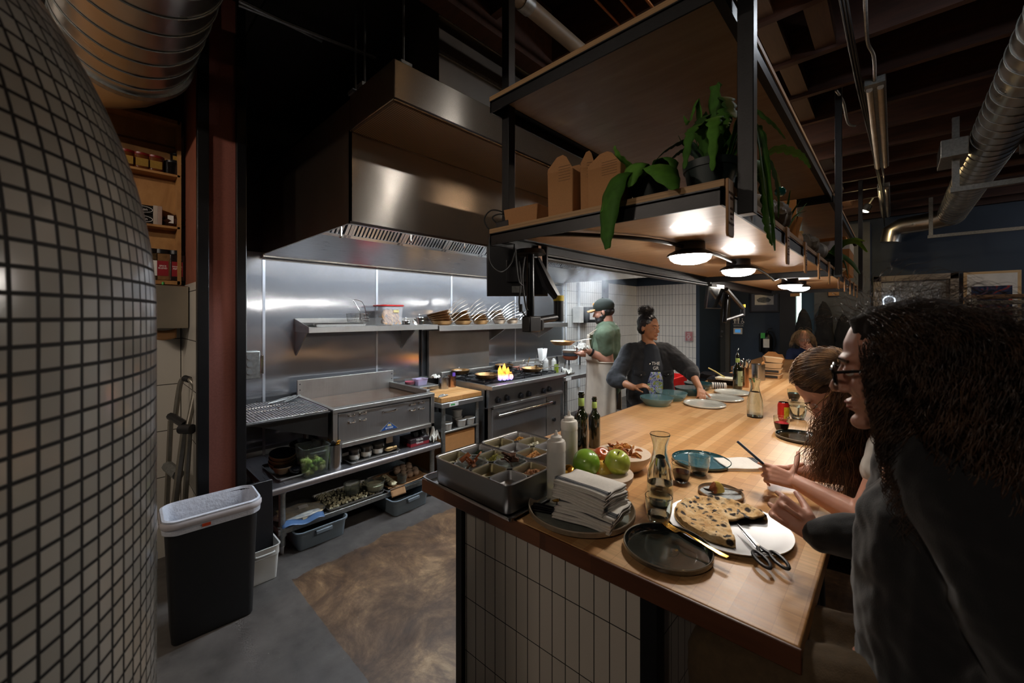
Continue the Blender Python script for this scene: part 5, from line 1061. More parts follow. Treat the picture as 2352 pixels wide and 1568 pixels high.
# scissors across the tray edge
sc0 = at_z(1692, 1203, CZ+.022); sc1 = at_z(1742, 1255, CZ+.022); d_ = (sc1-sc0); ang = math.atan2(d_.y, d_.x)
t = thing('kitchen_scissors', 'black-handled scissors resting over the tray edge', 'scissors', (sc1.x, sc1.y, CZ+.020), rot=(0, .03, ang)); Ls = d_.length
for sg in (1, -1):
    b = MB(); b.prism([(-Ls, .0), (-Ls*.5, .007*sg), (.02, .010*sg), (.02, -.003*sg), (-Ls*.5, -.002*sg)] if sg > 0 else [(-Ls, .0), (-Ls*.5, .002), (.02, .003), (.02, -.010), (-Ls*.5, -.007)], -.001+.0015*sg, .001+.0015*sg); b.build('blade', m_steel('blade_steel_%d' % sg, '#9a9b9d', .2, (1,1,1)), t, bevel=.0004)
    b = MB(); ring_ = [Vector((.058+.036*math.cos(a), sg*(.023+.0135*math.sin(a)), .002)) for a in [2*PI*k/24 for k in range(24)]]; b.tube(ring_, .0048, 8, closed=True); b.tube([(.0, .004*sg, .002), (.018, .008*sg, .002), (.030, .014*sg, .002)], .006, 8, [.004, .0055, .005]); b.build('handle', BLACKP, t)
b = MB(); b.cyl((0,0,-.003), (0,0,.005), .004); b.build('pivot', CHROME, t)
# fork on the black plate
f0 = at_z(1524, 1205, CZ+.03); f1 = at_z(1672, 1278, CZ+.03); d_ = f0-f1
spoon((f1.x, f1.y, CZ+.026), (0, -.02, math.atan2(d_.y, d_.x)), 'gold fork lying across the rim of the black plate', BRASS, d_.length, 'fork', s=1.05)
# cake and silver fork on the small plate
b = MB(); b.loft([[(x, y, 0) for x, y in rr(.055, .032, .006)], [(x*1.0, y*1.05, .016) for x, y in rr(.052, .030, .006)], [(x*.75+.0, y*.7, .034) for x, y in rr(.05, .028, .006)], [(x*.3-.004, y*.3, .045) for x, y in rr(.05, .028, .006)]])
def m_cake():
    m = bpy.data.materials.new('cake_crumb'); m.use_nodes = True; T = NT(m); b_ = T.n['Principled BSDF']; sep = T.new('ShaderNodeSeparateXYZ'); T.link(T.coord(), sep.inputs[0])
    s_ = T.math('ADD', sep.outputs[0], T.math('MULTIPLY', T.noise(T.coord(), 60, 4), .012)); T.link(T.ramp(T.math('MULTIPLY_ADD', s_, 20, .5), [(.35, lin(hx('#8a4a22'))), (.5, lin(hx('#c9a94e'))), (.9, lin(hx('#d9c067')))]), b_.inputs['Base Color'])
    b_.inputs['Roughness'].default_value = .85; T.link(T.bump(T.noise(T.coord(), 90, 6), 1, .006), b_.inputs['Normal']); return m
single(b, 'cake_slice', m_cake(), 'small half-eaten wedge of golden cake on the speckled plate', 'cake', (-.487, 1.635, CZ+.007), 1.0, sub=1)
f0 = at_z(1660, 1128, CZ+.02); f1 = at_z(1700, 1118, CZ+.02); d_ = f0-f1; spoon((-.415, 1.70, CZ+.017), (0, 0, math.atan2(-.07, -.07)), 'silver fork tilted on the small cake plate', CHROME, .15, 'fork')
# napkin stack and cutlery on the stoneware plate
NAP = mat('napkin_linen', '#ded9d0', .85, 0, .05, 90, .35, 400); STR = mat('napkin_stripe', '#3a3f47', .85)
def napkin(loc, rz, w, d, label, seed, thick=.012, droop=.0, name='linen_napkin', tilt=(0,0)):
    t = thing(name, label, 'napkin', loc, rot=(tilt[0], tilt[1], rz)); rn = random.Random(seed); ph = rn.uniform(0, 6)
    def srf(off, ins=0):
        def f(u, v):
            x = (u-.5)*(w-ins); y = (v-.5)*(d-ins); z = off+.0022*math.sin(8*u+ph)*math.sin(5*v+ph)-droop*((u-.5)**2+(v-.5)**2)*.6
            return (x+.002*math.sin(9*v+ph), y+.002*math.sin(11*u+ph), z)
        return f
    for k in range(3): MB().surf(srf(thick*(k+.3)/3, .004*(k % 2)), 20, 16).build('linen_fold', NAP, t, solid=thick/3.2)
    def f2(u0, u1):
        g = srf(thick*1.0+.0008)
        return lambda u, v: (lambda p: (p[0], p[1], p[2]))(g(u0+(u1-u0)*u, v))
    for u0, u1 in ((.80, .825), (.845, .885), (.905, .93)): MB().surf(f2(u0, u1), 3, 16).build('dark_stripe', STR, t, solid=.0006)
    b = MB()
    for u0, u1 in ((.80, .825), (.845, .885), (.905, .93)):
        for yy in (-d/2-.0012, d/2+.0004): b = MB(); b.box((u0-.5)*w, (u1-.5)*w, yy, yy+.0008, thick*.15, thick*.95); b.build('stripe_edge', STR, t)
    return t
ns = (-.735, 1.145)
labs = ['bottom folded napkin of the stack on the stoneware plate', 'second folded napkin from the bottom of the stack', 'third folded napkin of the stack, sticking out to the right', 'fourth folded napkin in the middle of the stack', 'fifth folded napkin of the stack', 'sixth folded napkin of the stack, just under the top one', 'topmost folded napkin of the white stack']
for i, l in enumerate(labs): napkin((ns[0]+[.01,.018,.02,0,-.004,.002,-.002][i], ns[1]+[-.02,-.012,.0,.0,.004,0,.006][i], CZ+.030+.0145*i), -PI/2+[.18,.1,.14,-.05,.02,-.03,.05][i], .15, .195, l, i, .014, .03, tilt=(.0, -.02*i*.5))
napkin((-.496, 2.03, CZ+.001), .75, .20, .135, 'folded striped napkin lying by the phone', 31, .014)
K0 = at_z(1218, 1166, CZ+.02); K1 = at_z(1398, 1208, CZ+.012); kd = (K1-K0); kl = kd.length; ka = math.atan2(kd.y, kd.x)
for k in range(4):
    t = thing('dinner_knife', ['dark dinner knife nearest the plate rim', 'second dark dinner knife beside the front one', 'third dark dinner knife on the stoneware plate', 'dark dinner knife closest to the napkins'][k], 'knife', (K0.x+.011*k*math.cos(ka+1.57), K0.y+.011*k*math.sin(ka+1.57), CZ+.012+.003*(k % 2)), rot=(0, 0, ka-.03*k))
    b = MB(); b.tube([(0,0,.005), (.02,0,.006), (.09,0,.006), (.11,0,.005)], 1, 10, [.004,.0065,.0055,.004]); b.build('handle', mat('gunmetal', '#2e2f33', .18, 1), t); MB().prism([(.105,-.005), (kl*.98,-.009), (kl,.0), (kl*.96,.006), (.105,.004)], .003, .005).build('blade', MATS['gunmetal'], t)
for k in range(5):
    spoon((-.80+.006*k, 1.215+.008*k, CZ+.024+.010*(k % 4)), (0, -.10, 2.75+.10*k), ['dark fork handle curving off the left of the plate', 'dark fork lying over the left rim of the plate', 'dark fork resting above the others by the boxes', 'dark fork in the middle of the cutlery heap', 'dark fork pointing to the box corner'][k], MATS['gunmetal'], .18, 'fork')
spoon((-.83, 1.10, CZ+.040), (0, -.42, 1.95), 'gold spoon propped bowl-up against the napkins', BRASS, .17, 'spoon', s=1.1); spoon((-.87, 1.12, CZ+.024), (0, -.05, 1.2), 'gold fork lying low among the dark cutlery', BRASS, .15, 'fork')
# ---- far half of the counter
p = at_z(1694, 893, CZ); wine((p.x, p.y, CZ), 'labelled oil bottle with pour spout at the far end of the pass', True, .315, .040, True, '#b9cf5a', 0.6)
p = at_z(1711, 889, CZ); t = bain((p.x, p.y, CZ), .034, .185, 'coppery steel cup full of cutlery beside the oil bottle', MATS['copper_steel'])
for k in range(6): a = k*1.05; spoon((p.x+.01*math.cos(a), p.y+.01*math.sin(a), CZ+.012), (0, -1.4, a), 'table knife standing in the coppery cutlery cup', CHROME, .25, 'spoon', 'cutlery in the coppery cup', .7)
p = at_z(1742, 872, CZ); bain((p.x, p.y, CZ), .062, .16, 'wide brushed steel canister on the far counter', BM); spoon((p.x+.02, p.y, CZ+.05), (0, -1.3, -.6), 'wooden-handled ladle leaning in the wide canister', CARD, .15, 'spoon')
p = at_z(1775, 868, CZ)
for i in range(4): t = thing('takeout_box', ['bottom brown takeout box with a dark label', 'second brown takeout box of the far stack', 'third brown takeout box of the far stack', 'topmost tilted takeout box of the far stack'][i], 'box', (p.x, p.y, CZ+.058*i+.002*(i > 2)), .1*i, rot=(0, .08*(i == 3), .1*i)); MB().loft([[(x,y,0) for x,y in rr(.145,.145,.01)], [(x,y,.05) for x,y in rr(.175,.175,.01)]]).build('carton', mat('takeout_kraft', '#c7a983', .7), t); (MB().box(-.06,.06,-.0885,-.087,.012,.036).build('dark_label', INK, t) if i < 2 else None)
p = at_y(1778, 832, 5.0); p = at_z(1778, 842, .935)
t = thing('kraft_carton', 'open kraft takeout carton with pointed flap on the far counter', 'carton', (p.x, p.y, .935), -.1)
MB().loft([[(x,y,0) for x,y in rr(.16,.13,.004)], [(x,y,.09) for x,y in rr(.20,.17,.004)]], True, False).build('carton', CARD, t, solid=.002)
MB().prism([(-.10,.088), (.10,.088), (.13,.12), (.04,.20), (-.04,.20), (-.11,.13)], -.087, -.084, 'y').build('front_flap', CARD, t); MB().prism([(-.10,.088), (.10,.088), (.07,.16), (-.07,.16)], .084, .087, 'y').build('back_flap', CARD, t)
# black trays with butter and knife
BAGM = mat('black_film', '#232326', .15, 0, .2, 12, .6, 30, .01)
for i, (px, py) in enumerate(((1650, 868), (1672, 880))):
    p = at_z(px, py, CZ); t = thing('produce_tray', ['rear black tray wrapped in crinkled film beside the bowls', 'front black tray wrapped in crinkled film beside the oil bottle'][i], 'tray', (p.x, p.y, CZ), .15)
    MB().vessel([(.01,0), (0,.04), (-.004,.045), (.004,.043), (.012,.02)], .34, .28, .02).build('tray', BLACKP, t); b = MB(); b.surf(lambda u, v: ((u-.5)*.32, (v-.5)*.26, .045+.016*noise.noise(Vector((u*7, v*7, i)))), 20, 20); b.build('film', BAGM, t)
p = at_z(1672, 870, CZ+.07); t = thing('butter_tub', 'shallow white tub of butter with a yellow-handled spreader', 'tub', (p.x, p.y, CZ+.064)); MB().vessel([(.006,0), (0,.018), (.006,.018)], .20, .14, .02).build('tub', GARL, t); MB().tube([(-.03,0,.02), (-.13,.05,.06), (-.2,.08,.085)], .007, 8).build('spreader', mat('yellow_plastic', '#d9c77e', .5), t)
p = at_z(1651, 893, CZ); t = thing('rolled_napkin', 'rolled white napkin with dark stripes by the furthest plate', 'napkin', (p.x, p.y, CZ+.03), .5); MB().tube([(-.06,0,0), (.06,0,0)], .03, 20).build('linen_roll', NAP, t)
for k in range(5): MB().lathe([(.0302,0), (.0308,.003), (.0308,.006), (.0302,.009)], seg=20).build('dark_stripe', STR, t).matrix_local = Matrix.Translation((-.045+.018*k, 0, 0)) @ Euler((0, PI/2, 0)).to_matrix().to_4x4()
p = at_z(1722, 877, CZ); b = MB()
for k in range(14): b.ell((random.uniform(-.05,.05), random.uniform(-.03,.03), .008+.01*random.random()), (.018,.010,.006), 8, (k, k, k), .5)
single(b, 'herb_sprigs', mat('parsley', '#2e5a22', .7, 0, .4, 60), 'small heap of green herbs beside the wide steel canister', 'herbs', (p.x, p.y, CZ), kind='stuff')
b = MB()
for k in range(12): b.tube([(-.18, -.30+.05*k, .0), (-.18, -.30+.05*k, .26)], .004, 6); b.tube([(-.20+.035*k, -.30, .26-.0), (-.20+.035*k, -.30, 0)], .004, 6) if k < 11 else None
t = thing('crate', 'red plastic crate behind the cook in the dark jacket', 'crate', (-2.0, 4.75, .60)); MB().vessel([(0,0), (0,.005), (-.005,.26), (-.015,.262), (-.015,.28), (.004,.28), (.012,.01)], .36, .5, .03).build('crate_body', RED, t); t2 = MB(); t2.box(-.18,.18,-.25,.25,-.01,0); t2.build('base_rim', RED, t)
single(MB().box(-.25, .25, -.35, .35, 0, .588), 'rolling_cart', DARKS, 'dark cart under the red crate behind the cooks', 'cart', (-2.0, 4.75, 0), bevel=.01)

# ================================================================ things on the hanging shelf
SHZ = ZL+.067
KR = KRAFT
def kbox(loc, rz, w, d, h, label): t = thing('kraft_box', label, 'box', loc, rz); MB().loft([[(x,y,0) for x,y in rr(w,d,.003)], [(x,y,h) for x,y in rr(w*1.1,d*1.1,.003)]]).build('carton', KR, t); return t
kbox((-1.06, 1.205, SHZ), .1, .15, .10, .068, 'low kraft takeout box at the kitchen end of the hanging shelf')
def sack(loc, rz, w, d, h, label, peak=.04):
    t = thing('kraft_bag', label, 'bag', loc, rz)
    MB().loft([[(x,y,0) for x,y in rr(w,d,.004)], [(x,y,h*.8) for x,y in rr(w*1.04,d*1.04,.004)]], True, False).build('bag_body', KR, t, solid=.0015)
    MB().prism([(-w*.52,h*.8), (w*.52,h*.8), (w*.26,h*1.03), (w*.12,h*1.08), (-w*.12,h*1.06), (-w*.5,h*.88)], -d*.52, -d*.52+.002, 'y').build('front_flap', KR, t)
    MB().prism([(-w*.52,h*.8), (w*.52,h*.8), (w*.3,h*1.03), (-w*.3,h*1.03)], d*.52, d*.52+.002, 'y').build('back_flap', KR, t)
    b = MB()
    for k in range(6): b.box(-w*.05, w*.42, -d*.52-.0008, -d*.52, h*(.62+.05*k), h*(.62+.05*k)+.0012)
    b.M = None; b.build('printed_lines', mat('brown_print', '#5a3a20', .7), t); return t
p = at_z(1325, 490, SHZ); sack((-.87, 1.20, SHZ), .12, .10, .09, .20, 'taller kraft bag with printed lines on the hanging shelf'); sack((-.785, 1.23, SHZ), .35, .05, .09, .20, 'narrow dark-printed kraft bag between the two others'); sack((-.69, 1.20, SHZ), .05, .115, .09, .165, 'kraft bag with pointed flap beside the drooping plant')
t = thing('power_brick', 'black power adapter with a looped cable on the shelf corner', 'adapter', (-1.165, 1.165, SHZ)); MB().box(-.02,.05,-.02,.03,0,.028).build('case', BLACKP, t, bevel=.003)
MB().tube(smoothpath([(0,0,.01), (-.05,-.02,.0), (-.09,-.02,.05), (-.06,-.01,.085), (0,0,.07), (.03,.0,.04)], 6), .003, 6).build('cable', RUBBER, t); MB().tube(smoothpath([(0,0,.015), (-.03,-.01,.03), (-.05,-.01,.055), (-.02,0,.065), (.02,0,.05)], 6), .003, 6).build('cable', RUBBER, t)
LEAF = [mat('leaf_%d' % i, c, .7, 0, .25, 30, spec=.25) for i, c in enumerate(['#3c6622', '#4d7c2a', '#2c4a1d', '#5a8a35'])]
POTG = mat('dark_pot', '#1f2c2a', .5, 0, .15, 20)
def frond(b, pts, w, wav=.0, n=7, saw=0, curl=.3):
    P = smoothpath(pts, n); m_ = len(P)-1; vs = []; t0 = (P[1]-P[0]).normalized(); side = t0.cross(Vector((0,0,1)));
    if side.length < .1: side = Vector((1,0,0))
    side.normalize()
    for i, p in enumerate(P):
        s_ = i/m_; t = (P[min(i+1,m_)]-P[max(i-1,0)]).normalized(); sd = side-t*side.dot(t); sd = sd.normalized() if sd.length > .05 else side; side = sd; nn = t.cross(sd)
        ww = (2.0 if saw else 1.75)*w*max(0, math.sin(PI*min(1, .06+.90*s_)**.8))**.6*(1-.35*s_*s_); 
        if saw: ww *= .55+.45*abs(math.sin(i*saw))
        for k in (-1, -.5, 0, .5, 1): vs.append(p+sd*ww*k+nn*(curl*ww*k*k)+nn*wav*math.sin(i*1.1+k*2)*abs(k))
    fs = [(i*5+k, i*5+k+1, (i+1)*5+k+1, (i+1)*5+k) for i in range(m_) for k in range(4)]
    b.add(vs, fs)
def pot_plant(loc, r, h, label, name='potted_fern'):
    t = thing(name, label, 'plant', loc); MB().lathe([(0,0), (r*.78,0), (r*.96,h*.8), (r*1.02,h*.8), (r*1.05,h), (r*.97,h), (r*.9,h*.85), (0,h*.85)], seg=32).build('pot', POTG, t); MB().lathe([(0,h*.86), (r*.9,h*.86)], seg=24).build('soil', mat('potting_soil', '#1d1510', .95, bump=.5, bs=90), t); return t
def put_leaves(t, i, specs, **k):
    for s_ in specs: b = MB(); frond(b, s_[0], s_[1], **k); b.build('frond', LEAF[s_[2] if len(s_) > 2 else i], t, solid=.0008)
# staghorn-like plant drooping over the edge
t = pot_plant((-.575, 1.25, SHZ), .062, .085, 'broad-leaved fern drooping over the front edge of the shelf')
A_ = Vector((-.575, 1.25, SHZ))
def R_(*q): return [Vector(x)-A_ for x in q]
put_leaves(t, 0, [
 (R_((-.58,1.22,2.03), (-.62,1.13,2.04), (-.63,1.085,1.96), (-.635,1.075,1.86), (-.625,1.07,1.80)), .030, 0), (R_((-.58,1.24,2.03), (-.575,1.16,2.07), (-.575,1.12,2.02), (-.57,1.11,1.985)), .022, 3), (R_((-.56,1.24,2.03), (-.50,1.15,2.045), (-.455,1.11,1.99), (-.43,1.10,1.945)), .028, 1),
 (R_((-.58,1.24,2.03), (-.62,1.18,2.09), (-.635,1.16,2.11), (-.645,1.15,2.14)), .013, 3), (R_((-.56,1.25,2.03), (-.52,1.22,2.08), (-.48,1.2,2.07), (-.47,1.19,2.03)), .020, 0), (R_((-.60,1.24,2.02), (-.66,1.20,2.03), (-.66,1.17,1.99)), .02, 2), (R_((-.55,1.26,2.03), (-.60,1.20,2.05), (-.63,1.12,2.02), (-.66,1.09,1.92)), .018, 1)], wav=.002, n=8)
# zig-zag cactus plants by the post
t = pot_plant((-.405, 1.30, SHZ), .075, .105, 'zig-zag leaved trailing plant in a dark pot beside the post'); A_ = Vector((-.405, 1.30, SHZ))
def arcs_(x, y, z, dx, dy, up, down): return R_((x,y,z), (x+dx*.35,y+dy*.35,z+up), (x+dx*.75,y+dy*.75,z+up*.7), (x+dx,y+dy,z-down))
Z0 = SHZ+.10
put_leaves(t, 0, [(arcs_(-.41,1.28,Z0,-.12,-.10,.07,-.01), .013, 2), (arcs_(-.40,1.27,Z0,-.02,-.14,.09,.05), .014, 0), (arcs_(-.38,1.28,Z0,.03,-.14,.10,.07), .014, 1), (arcs_(-.42,1.3,Z0,-.05,-.04,.20,-.16), .012, 1), (arcs_(-.40,1.3,Z0,.02,.02,.24,-.2), .010, 0), (arcs_(-.38,1.3,Z0,.06,-.05,.18,-.10), .014, 2), (arcs_(-.42,1.27,Z0,-.09,-.05,.05,.0), .012, 2), (arcs_(-.36,1.3,Z0,.10,.0,.12,.12), .014, 0), (arcs_(-.37,1.32,Z0,.12,.05,.10,.20), .015, 1), (arcs_(-.36,1.33,Z0,.10,.09,.10,.26), .015, 0), (arcs_(-.36,1.31,Z0,.14,.03,.14,-.04), .014, 3), (arcs_(-.37,1.3,Z0,.02,-.05,.15,-.08), .013, 0), (arcs_(-.39,1.26,Z0,-.03,-.08,.12,-.06), .014, 2)], saw=.75, n=14, curl=.1)
put_leaves(t, 0, [(arcs_(-.43,1.3,Z0,-.06,-.03,.12,-.11), .003, 2), (arcs_(-.41,1.3,Z0,-.02,-.02,.16,-.14), .003, 2)], n=8)
t = pot_plant((-.40, 1.48, SHZ), .06, .09, 'second trailing plant behind the post with hanging stems'); A_ = Vector((-.40, 1.48, SHZ)); Z0 = SHZ+.08
put_leaves(t, 0, [(R_((-.38,1.46,Z0), (-.31,1.43,Z0+.05), (-.285,1.42,Z0-.06), (-.28,1.42,Z0-.16), (-.27,1.44,Z0-.22)), .015, 1), (R_((-.38,1.49,Z0), (-.30,1.50,Z0+.07), (-.27,1.52,Z0-.02), (-.27,1.53,Z0-.12)), .015, 0), (R_((-.38,1.5,Z0), (-.29,1.52,Z0+.10), (-.22,1.55,Z0+.08), (-.19,1.56,Z0+.03)), .018, 3), (R_((-.38,1.48,Z0), (-.30,1.47,Z0+.02), (-.29,1.46,Z0-.12)), .012, 0), (R_((-.4,1.5,Z0), (-.36,1.5,Z0+.12), (-.30,1.5,Z0+.14)), .015, 2)], saw=.75, n=14, curl=.1)
p = at_x(1792, 440, -.29); t = thing('glass_bulb', 'small teal glass watering bulb hanging on a thin stem', 'bulb', p); MB().ell((0,0,0), .018, 20).build('bulb', mat('teal_glass', '#0f5f58', .08, 0, 0, coat=1), t); MB().tube(smoothpath([(0,0,.016), (-.005,0,.05), (-.02,-.02,.10), (-.03,-.04,.12)], 5), .0015, 6).build('stem', mat('dry_stem', '#8d9a5a', .6), t)
# gourds and box further along
GRY = mat('grey_gourd_skin', '#6d6a63', .55, 0, .25, 20); TANG = mat('tan_stem', '#a5814f', .8); WART = mat('warty_squash_skin', '#4a4033', .6, 0, .4, 30)
def gourd(loc, r, h, ribs, depth, m, label, wart=0, name='pumpkin'):
    t = thing(name, label, 'squash', loc, random.random()); b = MB(); sg = 64
    loops = []
    for j in range(1, 24):
        a = PI*j/24; loops.append([((r*math.sin(a)**.8*(1-depth*abs(math.sin(ribs*q/2))))*math.cos(q), (r*math.sin(a)**.8*(1-depth*abs(math.sin(ribs*q/2))))*math.sin(q), h/2-h/2*math.cos(a)-(.1*h if j > 21 else 0)) for q in [2*PI*i/sg for i in range(sg)]])
    b.loft(loops); 
    if wart: b.V = [tuple(Vector(v)*(1+wart*noise.noise(Vector(v)*70))) for v in b.V]
    b.build('skin', m, t); MB().tube([(0,0,h*.86), (.004,0,h*1.02), (.012,.004,h*1.13)], .01, 8, [.016, .011, .013]).build('stem', TANG, t); return t
p = at_x(1835, 505, -.42); gourd((-.42, 1.84, SHZ), .085, .13, 10, .10, GRY, 'smooth grey-green pumpkin behind the trailing plant'); gourd((-.42, 2.10, SHZ), .10, .155, 12, .12, WART, 'large dark warty squash in the middle of the shelf', .10)
gourd((-.42, 3.0, SHZ), .10, .14, 12, .12, WART, 'second dark warty squash further along the shelf', .10); gourd((-.40, 3.3, SHZ), .09, .13, 10, .1, GRY, 'far dark pumpkin beside the second post'); gourd((-.40, 2.62, SHZ), .05, .10, 8, .08, mat('orange_gourd_skin', '#9a6a3a', .5), 'small tan gourd between the squash and the open box', name='gourd')
t = thing('open_box', 'open pale wooden box leaning on the shelf beside the squash', 'box', (-.42, 2.40, SHZ), .2); MB().box(-.07,.07,-.005,.005,0,.22).build('side', CARD, t, bevel=.002); MB().prism([(-.07,0), (.07,0), (.10,.14), (-.04,.20)], .06, .066, 'y').build('flap', CARD, t)
t = thing('spiky_plant', 'small dark spiky plant on the hanging shelf behind the squash', 'plant', (-.40, 2.32, SHZ)); b = MB()
for k in range(14): a = k*.45-2.2; frond(b, [Vector((0,0,.02)), Vector((.05*math.cos(a),.10*math.sin(a),.12)), Vector((.10*math.cos(a),.24*math.sin(a),.20-.03*(k % 3)))], .004, n=5)
b.build('leaves', LEAF[2], t, solid=.0008)
p = at_x(1990, 620, -.30)
t = thing('cardboard_carton', 'white-topped brown cardboard carton at the far end of the shelf', 'box', (-.48, 4.75, SHZ), 0); MB().box(-.20,.20,-.25,.25,0,.30).build('carton', CARD, t, bevel=.003); MB().box(-.201,.202,-.252,.252,.22,.301).build('white_wrap', PAPER, t)
text('& Choice', .07, INK, t, (.0, -.2525, .15), (PI/2, 0, 0)); t = thing('cardboard_carton', 'smaller orange-brown carton stacked above the white-topped one', 'box', (-.52, 5.3, SHZ), 0); MB().box(-.18,.18,-.2,.2,0,.42).build('carton', mat('amber_card', '#c98b45', .8), t, bevel=.003)
t = pot_plant((-.38, 3.95, SHZ), .06, .08, 'leafy potted plant spilling beside the far white-topped carton'); A_ = Vector((-.38, 3.95, SHZ)); Z0 = SHZ+.07
put_leaves(t, 0, [(R_((-.38,3.95,Z0), (-.3,3.9,Z0+.12), (-.2,3.9,Z0+.13), (-.14,3.92,Z0+.04)), .03, 1), (R_((-.38,3.95,Z0), (-.3,3.93,Z0+.05), (-.22,3.9,Z0-.03), (-.18,3.9,Z0-.12)), .035, 2), (R_((-.38,3.95,Z0), (-.32,3.85,Z0+.06), (-.28,3.8,Z0-.02)), .03, 0), (R_((-.38,3.95,Z0), (-.25,4.0,Z0+.16), (-.16,4.05,Z0+.14)), .025, 3), (R_((-.38,3.95,Z0), (-.28,3.98,Z0+.0), (-.25,3.95,Z0-.14)), .02, 2)], n=8)
b = MB(); b.tube(smoothpath([(0,0,0), (.06,.02,.05), (.10,.02,.0), (.06,0,-.04), (.0,0,-.02)], 6), .008, 8); single(b, 'white_ribbon', PAPER, 'looped white paper ribbon beside the far potted plant', 'ribbon', (-.40, 4.35, SHZ+.01), rot=(PI/2, 0, 0))
# wooden ticket tags hanging along the right edge of the shelf
TAGW = m_wood('tag_wood', '#8a6038', '#a57a4c', (20, 20, 2), .5); TAGE = mat('tag_edge', '#5a3a20', .6)
tz = ZL+.075
words = 'LA PRESSE\nCLUB\n\nsalads\npizza\nwine\nfamily style'
ytag = [1.15, 1.93, 2.38, 2.86, 3.36, 4.0, 4.5, 5.1, 5.6, 6.1]
for i, y in enumerate(ytag):
    t = thing('wooden_tag', ['printed wooden tag hanging at the front corner of the shelf', 'second printed wooden tag along the shelf edge', 'third wooden tag along the shelf edge', 'fourth wooden tag along the shelf edge', 'fifth wooden tag beside the middle post', 'sixth wooden tag, just past the middle post', 'seventh wooden tag along the far shelf edge', 'eighth wooden tag along the far shelf edge', 'ninth wooden tag along the far shelf edge', 'furthest wooden tag beside the last post'][i], 'tag', (X1+.008, y, tz-.01), 0)
    b = MB(); b.prism([(-.026,.0), (.026,0), (.026,-.140), (.020,-.148), (-.020,-.148), (-.026,-.140)], 0, .007, 'x'); b.build('board', TAGW, t, bevel=.0015)
    if i < 4: text(words if i == 0 else words, .0085 if i else .010, TAGE, t, (.0076, 0, -.075), (PI/2, 0, PI/2), spacing=1.3)
# monitor on a swing arm under the shelf corner
mt = thing('kitchen_monitor', 'black kitchen display monitor hung under the shelf corner near the pans', 'monitor', (-1.27, 1.30, 1.70), rot=(.10, 0, .74)); mt.location = at_t(1188, 622, 1.86)
MB().box(-.14, .14, -.012, .012, -.115, .115).build('monitor_back', BLACKP, mt, bevel=.006); MB().box(-.143, .143, .006, .014, -.118, .118).build('bezel', DARKS, mt, bevel=.002); MB().box(-.05,.05,-.03,-.01,-.05,.05).build('mount_plate', BLACKP, mt, bevel=.003); MB().box(-.025,.025,-.0125,-.012,-.10,-.07).build('rating_sticker', GALV, mt)
ar = thing('monitor_arm', 'black articulated monitor arm hanging from the shelf corner', 'arm', (-1.15, 1.32, 1.885)); q0 = Vector((-1.15, 1.32, 1.885))
def rel(p): return p-q0
top = rel(at_x(1218, 590, -1.15)); bot = rel(at_x(1218, 752, -1.15))
MB().cyl((0,0,-.02), (0,0,.0), .07, .06, 24).build('ceiling_plate', BLACKP, ar); MB().cyl((0,0,0), (bot.x,bot.y,bot.z), .018).build('pole', mat('satin_black', '#1d1e20', .25, .5), ar)
b = MB(); b.box(bot.x-.025, bot.x+.025, bot.y-.03, bot.y+.045, bot.z-.02, bot.z+.05); b.cyl((bot.x,bot.y+.06,bot.z-.015), (bot.x,bot.y+.06,bot.z+.035), .022); b.build('base_clamp', BLACKP, ar, bevel=.006)
k1 = rel(at_x(1283, 728, -1.13)); b = MB(); b.tube([(bot.x,bot.y+.04,bot.z+.03), (k1.x,k1.y,k1.z)], .017, 10); b.cyl((k1.x,k1.y,k1.z-.02), (k1.x,k1.y,k1.z+.10), .024); b.build('lower_arm', BLACKP, ar)
k2 = rel(at_x(1232, 594, -1.18)); b = MB(); b.tube([(k1.x,k1.y,k1.z+.08), ((k1.x+k2.x)/2,(k1.y+k2.y)/2,(k1.z+k2.z)/2+.02), (k2.x,k2.y,k2.z)], .022, 8, [.018, .03, .018]); b.build('spring_arm', BLACKP, ar); b = MB(); b.cyl((k1.x,k1.y,k1.z+.075), (k1.x,k1.y,k1.z+.10), .0255); b.build('warning_label', mat('yellow_label', '#b9a41c', .5), ar)
MB().tube([tuple(k2), tuple(rel(mt.location)+Vector((.03,-.02,.04)))], .013, 8).build('head_link', BLACKP, ar)
for i, pts in enumerate(([(1125,545), (1124,600), (1150,624), (1176,600), (1182,560)], [(1192,600), (1196,650), (1193,700), (1210,730)], [(1205,590), (1200,640), (1207,700), (1212,712)], [(1183,570), (1190,640), (1200,655)])):
    b = MB(); b.tube(smoothpath([rel(at_x(x, y, -1.17+.015*i)) for x, y in pts], 6), .0038, 6); b.build('cable', RUBBER, ar)
q = rel(at_x(1196, 708, -1.15)); MB().cyl(tuple(q-Vector((0,0,.016))), tuple(q+Vector((0,0,.018))), .008).build('cable_ferrite', RUBBER, ar)
